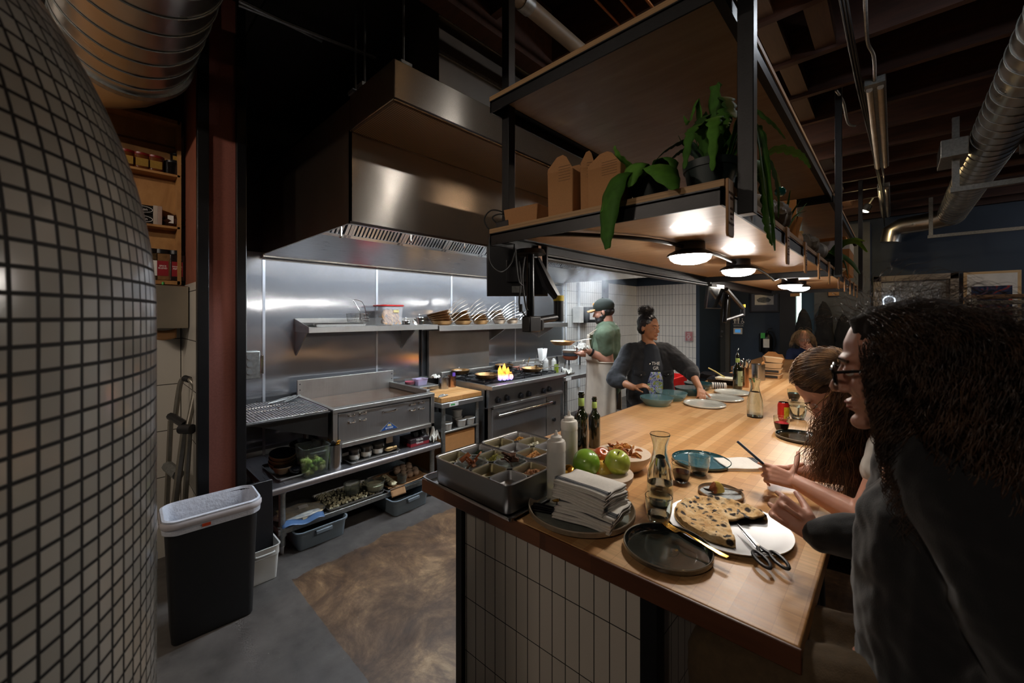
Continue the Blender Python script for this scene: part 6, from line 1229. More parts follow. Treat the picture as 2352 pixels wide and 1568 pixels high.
# second monitor further along
a2 = thing('monitor_arm', 'second smaller-looking monitor arm hanging over the far counter', 'arm', (-1.13, 4.1, 1.885)); q0 = Vector((-1.13, 4.1, 1.885)); f_ = lambda px, py, X=-1.13: rel(at_x(px, py, X))
MB().cyl((0,0,-.04), tuple(f_(1664, 740)), .018).build('pole', MATS['satin_black'], a2); MB().tube([tuple(f_(1666, 735)), tuple(f_(1706, 722, -1.05))], .016, 8).build('lower_arm', BLACKP, a2); MB().tube([tuple(f_(1706, 725, -1.05)), tuple(f_(1706, 708, -1.05)), tuple(f_(1668, 664, -1.1))], .02, 8).build('spring_arm', BLACKP, a2)
q = f_(1706, 706, -1.05); MB().cyl(tuple(q), tuple(q+Vector((0,0,.03))), .024).build('warning_label', MATS['yellow_label'], a2)
m2 = thing('kitchen_monitor', 'far kitchen display monitor seen edge-on over the counter', 'monitor', at_x(1640, 680, -1.2), rot=(0, .12, -.15)); MB().box(-.01,.012,-.15,.15,-.115,.115).build('monitor_back', BLACKP, m2, bevel=.005); MB().box(.012,.016,-.14,.14,-.105,.105).build('bright_plate', CHROME, m2)

# ================================================================ ceiling side of the dining area
du = thing('round_duct', 'long silver spiral duct running under the dining side ceiling', 'duct', (.577, 2.0, 3.0)); b = MB(); b.cyl((0,0,0), (0,6.3,0), .143, seg=40); b.build('duct_pipe', DUCTM, du)
for k in range(42): b = MB(); b.tube([(.1455*math.cos(a), .08+.15*k, .1455*math.sin(a)) for a in [2*PI*i/36 for i in range(36)]], .0028, 5, closed=True); b.build('seam_ring', GALV, du)
b = MB(); b.tube([(-.0,6.25,-.02), (-.25,6.3,-.06), (-.50,6.3,-.08), (-.60,6.3,-.14), (-.62,6.3,-.30)], .12, 24, [.13,.125,.12,.12,.12]); b.build('elbow', DUCTM, du)
for i, (px, py, z1, z2) in enumerate(((2195, 430, 2.72, 3.2), (2138, 540, 2.72, 3.2))):
    X = .42; p = at_x(px, py, .36); t = thing('strut_hanger', ['galvanised strut hanger nearest the camera holding the duct', 'far galvanised strut hanger holding the duct'][i], 'bracket', (.36, p.y, p.z))
    MB().box(-.02,.02,-.02,.02,0,3.2-p.z).build('vertical_strut', GALV, t); MB().box(-.03,.9,-.02,.02,-.04,0).build('horizontal_strut', GALV, t)
for i, y in enumerate((4.55,)):
    t = thing('air_diffuser', 'grey boxed air register on the side of the silver duct', 'vent', (.42, 4.9, 2.93)); MB().box(-.15,.0,-.2,.2,-.07,.07).build('box', GALV, t, bevel=.003)
    for k in range(7): MB().box(-.153,-.15,-.18+.05*k,-.155+.05*k,-.055,.055).build('louvre', DARKS, t)
t = thing('air_diffuser', 'second air register beyond the duct on its right side', 'vent', (.80, 4.9, 2.95)); MB().box(-.08,.12,-.2,.2,-.07,.07).build('box', GALV, t, bevel=.003)
for i, (y0, y1) in enumerate(((3.62, 5.72), (6.6, 8.6))):
    t = thing('strip_light', ['unlit strip light nearest the camera under the joists', 'unlit strip light furthest under the joists'][i], 'light', (-.095, y0, 3.13)); MB().box(-.055,.055,0,y1-y0,.02,.07).build('housing', GALV, t, bevel=.004); MB().tube([(-.028,.05,.01), (-.028,y1-y0-.05,.01)], .018, 10).build('tube', mat('unlit_tube', '#c9c4b8', .25), t); MB().tube([(.028,.05,.01), (.028,y1-y0-.05,.01)], .018, 10).build('tube', MATS['unlit_tube'], t)
single(MB().tube(smoothpath([(-.10,2.5,3.19), (-.11,3.0,3.15), (-.09,3.3,3.18), (-.095,3.63,3.17)], 6), .009), 'light_conduit', GALV, 'grey conduit feeding the nearest strip light', 'cable'); single(MB().tube(smoothpath([(-.095,5.7,3.17), (-.085,6.1,3.15), (-.095,6.6,3.17)], 6), .009), 'light_conduit', GALV, 'grey conduit between the two strip lights', 'cable')
single(MB().tube(smoothpath([(-.30,3.65,3.2), (-.27,3.8,3.16), (-.27,4.2,3.15), (-.24,4.45,3.2)], 6), .009), 'short_conduit', GALV, 'short bowed conduit beside the middle shelf post', 'cable')
for k in range(3): single(MB().tube(smoothpath([(-.20+.012*k,2.2,3.18), (-.18+.012*k,3.6,3.14), (-.15+.010*k,5.0,3.15), (-.12+.008*k,7.0,3.12), (-.11,8.6,3.0)], 6), .006), 'cable_run', RUBBER, ['left black cable of the bundle under the joists', 'middle black cable of the bundle under the joists', 'right black cable of the bundle under the joists'][k], 'cable')
p = at_t(1986, 484, 5.6); t = thing('spot_light', 'bright warm spotlight near the far ceiling', 'lamp', p, rot=(0, .5, 0)); MB().lathe([(.03,.10), (.05,.08), (.055,0), (.05,-.002)], seg=24).build('housing', GALV, t); MB().lathe([(.05,.0), (.04,-.012), (0,-.016)], seg=24).build('lens', TRACKL, t); MB().cyl((0,0,.1), (.0,0,.22), .008).build('stem', GALV, t)
pv = thing('drain_pipe', 'cream plastic drain pipe under the dark ceiling above the shelf', 'pipe', (-1.24, 1.0, 3.05)); MB().cyl((0,0,0), (0,5,-.02), .036).build('pipe', mat('pvc', '#8d8272', .5), pv); MB().cyl((0,.36,0), (0,.42,0), .042).build('pipe_clamp', GALV, pv)
for k in range(3): single(MB().cyl((-1.06+.09*k, 1.2, 3.15), (-1.06+.09*k, 5.5, 3.15), .008), 'copper_pipe', mat('copper', '#8a5430', .4, .9), ['left thin copper pipe under the ceiling beside the drain pipe', 'middle thin copper pipe under the ceiling', 'right thin copper pipe nearest the hanging shelf'][k], 'pipe')
# first two from hood reflections, third from front light; the rest added unseen fill
for i, (x, y, z, m, l) in enumerate([(.02, 2.42, 3.13, BACKL, 'cool strip lamp on the joists just above the frame'), (.0, 1.75, 3.13, WARML, 'warm strip lamp on the joists above the seats'), (.1, -1.9, 2.9, AISLEL, 'warm strip lamp on the ceiling behind the camera'), (-1.9, -1.7, 2.9, NICHE_FILL, 'added unseen warm strip behind the oven aisle, brightening the recess'), (-1.48, 4.5, 3.2, AISLEL, 'added warm strip hidden by the shelf, brightening the kitchen aisle'), (2.4, 5.2, 3.1, DINING_FILL, 'added unseen warm strip brightening the dining side'), (2.6, 7.6, 3.1, BACKL, 'added unseen cool strip brightening the navy wall')]):
    t = thing('unseen_lamp', l, 'lamp', (x, y, z)); hl_ = .09 if i < 2 else .28; MB().box(-.13,.13,-hl_-.04,hl_+.04,.022,.06).build('housing', GALV, t, bevel=.004); MB().tube([(0,-hl_,0), (0,hl_,0)], .022, 10).build('tube', m, t)

# ================================================================ far wall
t = thing('wall_picture', 'small framed grey print on the navy wall above the extinguisher', 'picture', at_y(1756, 694, 8.985)); pz_ = t.location; a = at_y(1722, 673, 8.985); c_ = at_y(1790, 718, 8.985); hw, hh = (c_.x-a.x)/2, (a.z-c_.z)/2
MB().box(-hw,hw,-.015,.012,-hh,hh).build('frame', BLACK, t, bevel=.003); MB().box(-hw+.03,hw-.03,-.018,-.015,-hh+.03,hh-.03).build('mat_board', mat('dark_mat_board', '#3a3c46', .3), t); MB().box(-hw*.65,hw*.62,-.0195,-.018,-hh*.25,hh*.75).build('print', PAPER, t); b = MB(); b.ell((-.01,-.0198,hh*.22), (hw*.45,.001,hh*.26), 24, amp=.3, sc=40); b.build('drawing', mat('grey_drawing', '#6d7072', .7, 0, .4, 30), t)
t = thing('wall_picture', 'large pale framed red and blue picture right of the far window', 'picture', at_y(2277, 712, 8.985)); a = at_y(2211, 628, 8.985); c_ = at_y(2344, 806, 8.985); hw, hh = (c_.x-a.x)/2, (a.z-c_.z)/2
MB().box(-hw,hw,-.02,.012,-hh,hh).build('frame', m_wood('pale_frame', '#b8966a', '#cfae80', (3,3,3)), t, bevel=.004); MB().box(-hw+.035,hw-.035,-.0215,-.02,-hh+.035,hh-.035).build('mat_board', mat('white_board', '#d3cfc8', .6), t)
def m_art():
    m = bpy.data.materials.new('abstract_art'); m.use_nodes = True; T = NT(m); b_ = T.n['Principled BSDF']; v = T.coord(); co = T.ramp(T.noise(v, 5, 5, .6, 1.5), [(.35, lin(hx('#141a2b'))), (.5, lin(hx('#3a4560'))), (.56, lin(hx('#a53a2c'))), (.7, lin(hx('#d0553a')))]); T.link(co, b_.inputs['Base Color']); b_.inputs['Roughness'].default_value = .1; return m
MB().box(-hw*.72,hw*.70,-.0225,-.0215,-hh*.55,hh*.62).build('print', m_art(), t)
# extinguisher, signs, thermostat
p = at_y(1762, 812, 8.86); t = thing('fire_extinguisher', 'black fire extinguisher with green tag on the navy wall', 'extinguisher', (p.x, 8.88, p.z)); H = at_y(1762, 760, 8.88).z-p.z
MB().lathe([(0,0), (.075,0), (.085,.02), (.085,H*.72), (.05,H*.88), (.022,H*.92), (.022,H), (0,H)], seg=28).build('cylinder', mat('extinguisher_black', '#1a1a1d', .3, .2), t); MB().tube(smoothpath([(.0,0,H*.98), (.10,-.02,H*.95), (.13,-.01,H*.5), (.11,0,.1)], 6), .010, 8).build('hose', RUBBER, t)
MB().tube([(0,0,H), (.02,-.03,H+.04), (.09,-.05,H+.055)], .008, 8).build('lever', CHROME, t); MB().box(-.05,.05,-.092,-.087,H*.28,H*.66).build('instruction_label', PAPER, t); MB().box(-.09,-.02,-.095,-.092,H*.68,H*.92).build('green_tag', mat('tag_green', '#3fae4a', .5), t); MB().box(-.14,-.10,-.02,.10,H*.05,H*.9).build('hose_loop', RUBBER, t, bevel=.02)
p = at_y(1764, 828, 8.97); t = thing('restroom_sign', 'lower black sign with white figures under the extinguisher', 'sign', (p.x, 8.985, p.z-.10)); MB().box(-.09,.09,-.006,.0,-.2,.2).build('panel', BLACK, t); MB().box(-.085,.085,-.008,-.006,.185,.195).build('border', WHITE, t)
def figure(t, x, z, s, dress=False):
    b = MB(); b.ell((x,-.008,z+.040*s), (.009*s,.002,.009*s), 12)
    b.prism([(x-.016*s,z-.012*s), (x+.016*s,z-.012*s), (x+.010*s,z+.026*s), (x-.010*s,z+.026*s)] if dress else [(x-.011*s,z-.01*s), (x+.011*s,z-.01*s), (x+.013*s,z+.026*s), (x-.013*s,z+.026*s)], -.009, -.007, 'y'); b.prism([(x-.007*s,z-.045*s), (x-.001*s,z-.045*s), (x-.001*s,z-.008*s), (x-.007*s,z-.008*s)], -.009, -.007, 'y'); b.prism([(x+.001*s,z-.045*s), (x+.007*s,z-.045*s), (x+.007*s,z-.008*s), (x+.001*s,z-.008*s)], -.009, -.007, 'y'); b.build('pictogram', WHITE, t)
figure(t, -.03, .10, 1.3, True); figure(t, .03, .10, 1.3)
p = at_y(1696, 734, 8.985); t = thing('restroom_sign', 'white restroom pictograms and lettering beside the olive door', 'sign', (p.x, 8.99, p.z)); MB().box(-.11,.11,-.004,0,-.1,.09).build('panel', BLUEW, t); figure(t, -.065, .0, 1.6, True); figure(t, .0, .0, 1.6); b = MB(); b.box(-.036,-.032,-.009,-.007,-.07,.07); b.ell((.07,-.008,.02), (.009,.002,.009), 12); b.tube([(.072+.022*math.cos(a), -.008, -.045+.022*math.sin(a)) for a in [2*PI*k/20 for k in range(20)]], .0035, 6, closed=True); b.tube([(.07,-.008,.01), (.07,-.008,-.03), (.095,-.008,-.035), (.105,-.008,-.06)], .004, 6); b.build('wheelchair_symbol', WHITE, t)
b = MB(); b.box(-.10,.10,-.009,-.007,-.088,-.083); b.build('underline', WHITE, t); text('RESTROOM', .034, WHITE, t, (0, -.006, -.125), (PI/2, 0, 0)); MB().box(-.11,.11,-.004,0,-.15,-.1).build('panel', BLUEW, t)
p = at_y(1695, 760, 8.985); t = thing('thermostat', 'white thermostat with blue screen below the restroom sign', 'thermostat', (p.x, 8.99, p.z)); MB().box(-.08,.08,-.02,0,-.062,.062).build('case', WHITEP, t, bevel=.005); MB().box(-.05,.05,-.0215,-.02,-.03,.035).build('screen', glow('screen_blue', (.35,.62,.85), .5), t)
p = at_y(1583, 772, 7.75); t = thing('alarm_pull', 'red fire alarm pull station under a clear cover on the tiled wall', 'alarm', (p.x, 7.75, p.z)); MB().box(-.062,.062,-.03,.01,-.085,.085).build('case', mat('alarm_red', '#a8232a', .35), t, bevel=.004); MB().tube([(.028*math.cos(a), -.032, -.012+.028*math.sin(a)) for a in [2*PI*k/24 for k in range(24)]], .005, 6, closed=True).build('ring', WHITE, t); MB().vessel([(0,0), (0,.05)], .16, .20, .01).build('clear_cover', mat('clear_cover', '#e9dede', .05, alpha=.25), t).rotation_euler = (PI/2, 0, 0)
text('FIRE', .03, WHITE, t, (0, -.0315, .045), (PI/2, 0, 0)); text('PULL', .022, WHITE, t, (0, -.0315, -.065), (PI/2, 0, 0))
for i, (px, py) in enumerate([(1826, 674), (1915, 672)]): p = at_y(px, py, 8.58 if i else 8.68); t = thing('wall_note', ['small tan card below the third shelf lamp', 'small tan card on the grey corridor wall'][i], 'card', p); MB().box(-.07,.07,-.006,0,-.05,.05).build('card', mat('tan_card', '#a07a55', .6), t)
# coats on hooks by the corridor
for i, (px, py) in enumerate([(1846, 745), (1893, 730), (1938, 760)]):
    p = at_y(px, py, 8.5); b = MB(); b.ell((0,0,-.1), (.12,.08,.35), 20, amp=.3, sc=20); b.ell((0,0,-.35), (.135,.09,.3), 20, amp=.3, sc=20); single(b, 'hanging_coat', mat('black_cloth', '#15161a', .9), ['black coat hanging beside the bright strip', 'black coat hanging on the grey corridor wall', 'dark coat hanging nearest the window frame'][i], 'coat', p, voxel=.012)
# rack of sheet pans
rk = thing('sheet_pan_rack', 'aluminium rack of sheet pan rails behind the seated diners', 'rack', (.5, 5.25, 0)); ALU = m_steel('rack_aluminium', '#b0a797', .32, (1,1,1))
for x in (0, .62):
    for y in (0, .5): MB().box(x-.013,x+.013,y-.013,y+.013,.12,1.76).build('upright', ALU, rk, bevel=.002); b = MB(); b.cyl((x-.02,y,.05), (x+.02,y,.05), .05); b.build('caster', RUBBER, rk)
MB().box(-.02,.64,-.02,.52,1.75,1.775).build('top_panel', m_wood('rack_top', '#6a5038', '#8a6a4a'), rk)
for k in range(26): z = .2+.06*k; b = MB(); b.box(.0,.62,-.012,.0,z,z+.026); b.build('rail', ALU, rk); b = MB(); b.box(0,.62,.5,.512,z,z+.026); b.build('rail', ALU, rk)
for k in range(9): z = .47+.12*k+.06*(k % 2); single(MB().vessel([(.01,0), (0,.02), (-.004,.022), (.01,.004)], .60, .46, .02), 'rack_tray', ALU, 'sheet pan resting on the rails of the aluminium rack', 'tray', (.81, 5.5, z+.001), group='sheet pans in the rack')
t = thing('storage_bin', 'clear plastic bin on a ledge left of the pan rack', 'bin', (.25, 6.9, 1.05)); MB().vessel([(0,0), (0,.3), (-.005,.302), (.004,.3), (.008,.01)], .34, .4, .03).build('bin', mat('hazy_bin', '#a8a294', .25, alpha=.5), t); single(MB().box(-.2,.6,-.3,.3,0,1.048), 'storage_cabinet', DARKS, 'dark cabinet carrying the clear plastic bin', 'cabinet', (.25, 6.9, 0), bevel=.01)

# ================================================================ washroom recess on the left
nc = thing('niche_shelf', 'pine wall cabinet with jars above the tiled recess', 'shelf', (-3.5, -.4, 1.82)); NX0, NX1 = -3.52, -3.40
def NL(): b = MB(); b.M = Matrix.Translation((3.5, .4, -1.82)); return b
b = NL(); b.box(-3.52,-3.505,-1.3,.40,1.80,2.86); b.build('back_board', PLYN, nc)
for (z0_, z1_, nm) in ((1.80,1.825,'bottom_board'), (2.85,2.875,'top_board'), (2.165,2.18,'shelf_board'), (2.505,2.52,'shelf_board')): b = NL(); b.box(-3.51,NX1,-1.3,.40,z0_,z1_); b.build(nm, PLYN, nc, bevel=.001)
b = NL(); b.box(-3.51,NX1,.385,.405,1.80,2.875); b.build('side_board', PLYN, nc); b = NL(); b.box(-3.505,-3.495,-1.3,.385,2.72,2.73); b.build('cleat', mat('cleat_dark', '#6a4a2a', .6), nc)
def jar(px, zs, r, h, label, glass, lidc, labc, txt=None, sq=False):
    d_ = ray(px, 500); X = -3.45; y = X/d_.x*d_.y; t = thing('spice_jar', label, 'jar', (X, y, zs))
    prof = [(.004,0), (0,.004), (0,h*.84), (.006,h*.86)]
    (MB().vessel(prof, 2*r, 2*r, r*.35) if sq else MB().lathe([(0,0)]+[(r-a, b_) for a, b_ in prof]+[(0,h*.86)], seg=28)).build('jar_body', glass, t)
    (MB().vessel([(.004,h*.86), (.002,h*.87), (.002,h)], 2*r, 2*r, r*.8) if sq else MB().lathe([(r*.95,h*.85), (r*.98,h*.87), (r*.98,h), (0,h)], seg=28)).build('lid', lidc, t)
    if labc: q = MB().box(r*.96, r+.001, -r*.62, r*.62, h*.14, h*.62).build('label', labc, t); (text(txt, r*.32, WHITE, q, (r+.0016, 0, h*.42), (PI/2, 0, PI/2)) if txt else None)
    return t
AMB = mat('amber_jar', '#5a2f12', .12, 0, .1, coat=.5); RLID = mat('dark_red_lid', '#6d1512', .35); GOLDL = mat('gold_label', '#9c7a35', .4, .3, .15, 60); DKJ = mat('dark_jar', '#14110f', .12, coat=.6); BLID = mat('black_lid', '#101012', .35)
for i, px in enumerate((262, 290, 325, 357)): jar(px, 2.521, .047, .10, ['red-lidded amber jar half hidden by the oven dome', 'red-lidded amber jar second on the top niche shelf', 'red-lidded amber jar third on the top niche shelf', 'red-lidded amber jar furthest right of the four'][i], AMB, RLID, GOLDL)
jar(398, 2.521, .044, .09, 'dark square jar with small print on the top niche shelf', DKJ, BLID, None, None, True); jar(404, 2.612, .03, .055, 'small dark bottle stacked on the dark square jar', DKJ, BLID, GOLDL)
for i, (px, g, l) in enumerate(((346, mat('herb_jar_glass', '#4a3b28', .15, 0, .4, 60), 'spice jar of mixed seeds beside the oven dome on the bottom shelf'), (372, mat('tan_spice', '#7a5a3a', .2, 0, .2, 40), 'tall spice jar of tan powder with red label'), (405, mat('pepper_fill', '#241a18', .2, 0, .3, 60), 'tall spice jar of black pepper with red label'))): jar(px, 1.826, .045, .20, l, g, BLID, mat('red_label', '#8a1420', .5) if i else PAPER, ['', 'SPICE\nBLEND', 'WHOLE\nPEPPER'][i] if i else None, True)
TINM = mat('black_tin', '#121212', .3, 0, .05)
def ny(px): d_ = ray(px, 500); return -3.45/d_.x*d_.y
for i in range(2): t = thing('tea_tin', ['lower black tin with white script on the middle niche shelf', 'upper black tin with white script on the middle niche shelf'][i], 'tin', (-3.45, ny(330), 2.181+.06*i)); MB().box(-.03,.03,-.09,.055,0,.057).build('tin', TINM, t, bevel=.004); b = MB(); b.tube([(.031, -.015+.055*math.cos(a), .028+.02*math.sin(a)) for a in [2*PI*k/28 for k in range(28)]], .0012, 5, closed=True); b.build('oval_border', WHITE, t); text('Maison', .022, WHITE, t, (.0312, -.015, .028), (PI/2, 0, PI/2))
for i, px in enumerate((356, 366)): single(MB().box(-.04,.04,-.011,.011,0,.12), 'recipe_book', mat('book_%d' % i, ['#a89c90', '#9a8478'][i], .7), ['pale thin box beside the black tins', 'second pale thin box with red print beside the tins'][i], 'book', (-3.45, ny(px), 2.181), bevel=.002)
b = MB(); b.ell((0,0,.035), (.035,.065,.04), 16, amp=.8, sc=30); t = single(b, 'herb_packet', mat('dried_chillies', '#3a2015', .4, 0, .5, 60), 'crinkled packet of dark dried chillies with white label', 'packet', (-3.45, ny(397), 2.181)); MB().box(.036,.038,-.03,.0,.02,.07).build('label', PAPER, t)
td = thing('towel_dispenser', 'brushed steel paper towel dispenser in the tiled recess', 'dispenser', (-3.50, .30, 1.52)); MB().box(.0,.28,-.105,.12,0,.265).build('case', m_steel('dispenser_steel', '#b5aa98', .3, (1,1,1), haze=.5), td, bevel=.006); MB().box(.02,.26,-.107,-.106,.03,.25).build('notice', PAPER, td); b = MB(); b.surf(lambda u, v: (.20-.0*u, -.06+.13*u, .0-.06*v-.015*math.sin(u*3)), 8, 4); b.build('paper_towel', mat('brown_towel', '#9a7048', .8), td, solid=.002); b = MB(); b.ell((.26,-.0,.275), (.012,.008,.012), 10); b.build('green_clip', GREENL, td)
ld = thing('step_ladder', 'folded aluminium step ladder leaning in the tiled recess', 'ladder', (-3.1, .25, 0)); ALD = mat('ladder_aluminium', '#8f8a80', .4, .85, .1, 30)
def lp(px, py, X): return tuple(at_x(px, py, X)-Vector((-3.1, .25, 0)))
MB().tube(smoothpath([lp(402, 960, -3.2), lp(413, 885, -3.2), lp(424, 868, -3.18), lp(440, 876, -3.12), lp(447, 900, -3.1), lp(430, 985, -3.05)], 5), .014, 10).build('hand_rail', ALD, ld); MB().tube([lp(424, 868, -3.18), lp(436, 872, -3.14)], .019, 10).build('grip', RUBBER, ld)
MB().tube([lp(424, 985, -3.05), lp(392, 1230, -3.0)], .018, 6).build('front_rail', ALD, ld); MB().tube([lp(436, 985, -3.02), lp(420, 1230, -2.98)], .014, 6).build('rear_rail', ALD, ld); MB().tube([lp(392, 965, -3.25), lp(380, 1230, -3.25)], .014, 6).build('front_rail', ALD, ld)
b = MB(); b.cyl(lp(415, 985, -3.06), lp(442, 985, -3.0), .028); b.build('hinge_block', BLACKP, ld); MB().tube([lp(391, 955, -3.2), lp(425, 975, -3.06)], .022, 8).build('top_tread', BLACKP, ld); MB().tube([lp(385, 1070, -3.2), lp(410, 1090, -3.04)], .03, 8).build('tread', GALV, ld)
# ================================================================ people
SKIN = mat('skin_light', '#c8917a', .5, 0, .07, 12, sub=.12, bump=.05, bs=150); SKIN2 = mat('skin_warm', '#b07a58', .48, 0, .07, 12, sub=.12, bump=.05, bs=150)
EYEW = mat('eye_white', '#e6e0d8', .15, var=0); EYED = mat('eye_iris', '#2c1b12', .1, var=0); LIP = mat('lip', '#8f4f45', .85, var=0, spec=.2)
def headM(C, F, roll=0):
    F = Vector(F).normalized(); up = Vector((0,0,1)); y = up.cross(F).normalized(); z = F.cross(y).normalized()
    R = Matrix((F, y, z)).transposed().to_4x4(); return Matrix.Translation(C) @ R @ Matrix.Rotation(roll, 4, 'X')
def add_head(b, M, s=1.0, neck=None, neck_r=.052, beard=False, female=False):
    o = b.M; b.M = M @ Matrix.Scale(s, 4)
    b.ell((-.012,0,.030), (.098,.077,.092), 20); b.ell((.018,0,-.028), (.070,.063,.080), 18); b.ell((.030,0,-.078), (.050,.046,.036), 16)
    b.ell((.076,0,-.100), (.020,.024,.016), 12); b.ell((.070,0,.026), (.024,.052,.014), 14)
    for s_ in (1, -1):
        b.ell((.056,.036*s_,-.028), (.028,.022,.026), 12); b.ell((-.012,.077*s_,-.012), (.016,.008,.028), 12); b.ell((.080,.030*s_,.004), (.010,.016,.010), 10); b.ell((.094,.011*s_,-.036), (.010,.008,.007), 8)
    b.cap((.084,0,.010), (.106,0,-.030), .009, .012, 10); b.ell((.086,0,-.060), (.012,.024,.006), 12); b.ell((.084,0,-.072), (.012,.021,.007), 12)
    if neck is not None: n0 = b.M @ Vector((-.022,0,-.075)); b.M = None; b.cap(n0, neck, neck_r*s, neck_r*s*1.12)
    b.M = o
def eyes(M, par, s=1.0, lids=None):
    for s_ in (1, -1):
        b = MB(); b.M = M @ Matrix.Scale(s, 4); b.ell((.0775,.031*s_,.003), .0110, 14); q = b.build('eyeball', EYEW, par)
        b = MB(); b.M = M @ Matrix.Scale(s, 4); b.ell((.0862,.032*s_,.002), (.0035,.0055,.0055), 10); b.build('iris', EYED, q)
    b = MB(); b.M = M @ Matrix.Scale(s, 4); b.ell((.0885,0,-.0605), (.010,.0215,.0036), 14); b.ell((.0865,0,-.0695), (.010,.0185,.0045), 14); b.build('lips', LIP, par)
def brows(M, par, m, s=1.0):
    for s_ in (1, -1): b = MB(); b.M = M @ Matrix.Scale(s, 4); b.tube([(.092,.014*s_,.022), (.091,.032*s_,.028), (.078,.048*s_,.022)], .0032, 6); b.build('eyebrow', m, par)
def add_hand(b, W, D, N, s=1.0, curl=.5, spread=.12, thumb=.6, side=1, point=None):
    """W wrist, D pointing along the hand, N back-of-hand normal"""
    W = Vector(W); D = Vector(D).normalized(); N = Vector(N); N = (N-D*N.dot(D)).normalized(); S = D.cross(N)*side
    for k in (-.026, -.009, .009, .026): b.cap(W+D*.012*s+S*k*.6*s, W+D*.086*s+S*k*s, .0155*s, .0125*s, 10)
    for i, (off, ln) in enumerate(((-.030, .072), (-.010, .082), (.010, .077), (.029, .060))):
        c = curl if not hasattr(curl, '__len__') else curl[i]; p = W+D*.088*s+S*off*s; d = (D+S*off*spread*8).normalized(); r = .0088*s
        for j, q in enumerate((.44, .32, .24)):
            a = c*(.75, .95, .6)[j]; d = (d*math.cos(a)-N*math.sin(a)).normalized(); N2 = N; e = p+d*ln*q*s; b.cap(p, e, r, r*.9, 8); p = e; r *= .9
            N = (N*math.cos(a)+d*math.sin(a)).normalized() if False else N2
            N = (N-d*N.dot(d)).normalized() if (N-d*N.dot(d)).length > .2 else N
        N = Vector(N2)
    p = W+D*.022*s-S*.026*s; d = (D*.72-S*.62-N*.25*thumb*2).normalized()
    for q, r0, r1, a in ((.042, .0140, .0108, 0), (.030, .0106, .0092, .35), (.024, .0092, .0078, .3)): d = (d*math.cos(a)+D*math.sin(a)*.7-N*.3*math.sin(a)).normalized(); e = p+d*q*s; b.cap(p, e, r0*s, r1*s, 8); p = e
class Vx(Vector): pass
def strands(name, par, m, gen, n, seg=16, r=.0007, seed=1):
    rn = random.Random(seed); V = []; F = []
    for k in range(n):
        P = gen(rn, seg); base = len(V); rad = r*(.7+.6*rn.random())
        for i, p in enumerate(P):
            t = (P[min(i+1, len(P)-1)]-P[max(i-1, 0)]); t = t.normalized() if t.length > 1e-7 else Vector((0,0,-1)); u = t.orthogonal().normalized(); v = t.cross(u); rr_ = rad*(1 if i < len(P)-3 else .5)
            for a in (0, 2.094, 4.189): V.append(tuple(p+(u*math.cos(a)+v*math.sin(a))*rr_))
        for i in range(len(P)-1):
            for a in range(3): q = base+i*3; F.append((q+a, q+(a+1) % 3, q+3+(a+1) % 3, q+3+a))
    me = bpy.data.meshes.new(name); me.from_pydata(V, [], F); me.polygons.foreach_set('use_smooth', [True]*len(F)); me.materials.append(m); o = bpy.data.objects.new(name, me); COL.objects.link(o); o.parent = par; return o
def m_hair(name, c1, c2, rough=.38):
    m = bpy.data.materials.new(name); m.use_nodes = True; T = NT(m); b = T.n['Principled BSDF']; T.link(T.ramp(T.noise(T.coord((1,1,1)), 24, 3), [(.35, lin(hx(c1))), (.7, lin(hx(c2)))]), b.inputs['Base Color']); b.inputs['Roughness'].default_value = rough; b.inputs['Specular IOR Level'].default_value = .6; return m
H_DARK = m_hair('curly_brown_hair', '#20140c', '#553a26'); H_BROWN = m_hair('wavy_brown_hair', '#3a2415', '#8a6040'); H_BLACK = m_hair('black_hair', '#0a0809', '#221c1c'); H_BLOND = m_hair('ash_blond_hair', '#6a5238', '#a58a64', .5)
def person(label, loc): t = thing('person', label, 'person', loc); return t, Vector(loc)
KN = mat('black_knit', '#101012', .92, 0, .2, 60, .3, 500, sheen=.3); DEN = mat('black_denim', '#191a1e', .88, 0, .25, 50, .35, 500, sheen=.2); KHAKI = mat('khaki_cord', '#4a3a24', .9, 0, .15, 60, .4, 300)
FR = mat('black_frame', '#0c0c0d', .25); LENSM = mat('spectacle_lens', '#eef3f5', .02, 0, 0, alpha=.12)
BLKT = mat('dark_trousers', '#17181c', .9)

# ---------------- A: diner nearest the camera, in profile, black sweater, curly hair
t, A = person('person in black sweater with long curly hair and glasses, nearest the camera', (.10, 1.14, .70))
def new(): b = MB(); b.M = Matrix.Translation(-A); return b
def uni(): return Matrix.Translation(-A)
HC = Vector((.014, 1.10, 1.497)); HCORE = mat('dark_hair_core', '#1c120b', .95, 0, .3, 60); HCOREB = mat('brown_hair_core', '#3a2618', .9, 0, .3, 60); HM = uni() @ headM(HC, (-1, -.05, -.16))
def body(b, limbs, ells=()):
    for p, r in limbs: b.limb([Vector(x) for x in p], r)
    for c, r in ells: b.ell(c, r, 18)
b = new(); wA = at_t(1870, 1222, 1.045); hA = at_t(1812, 1180, 1.09)
b.M = None; add_head(b, HM, 1.04, neck=Vector((.055, 1.12, 1.34))-A)
b.M = uni(); body(b, [([(.07,1.12,1.32), (.09,1.13,1.15), (.10,1.13,.92), (.10,1.13,.82)], [.09,.115,.12,.14]), ([(.05,1.29,1.31), (.0,1.33,1.07), tuple(wA)], [.06,.045,.028]), ([(.10,.97,1.31), (.16,.95,1.04), (.02,1.10,.90)], [.06,.045,.028]), ([(.10,1.07,.82), (-.30,1.06,.76), (-.28,1.06,.34)], [.09,.06,.05]), ([(.10,1.21,.82), (-.30,1.22,.76), (-.28,1.22,.34)], [.09,.06,.05])])
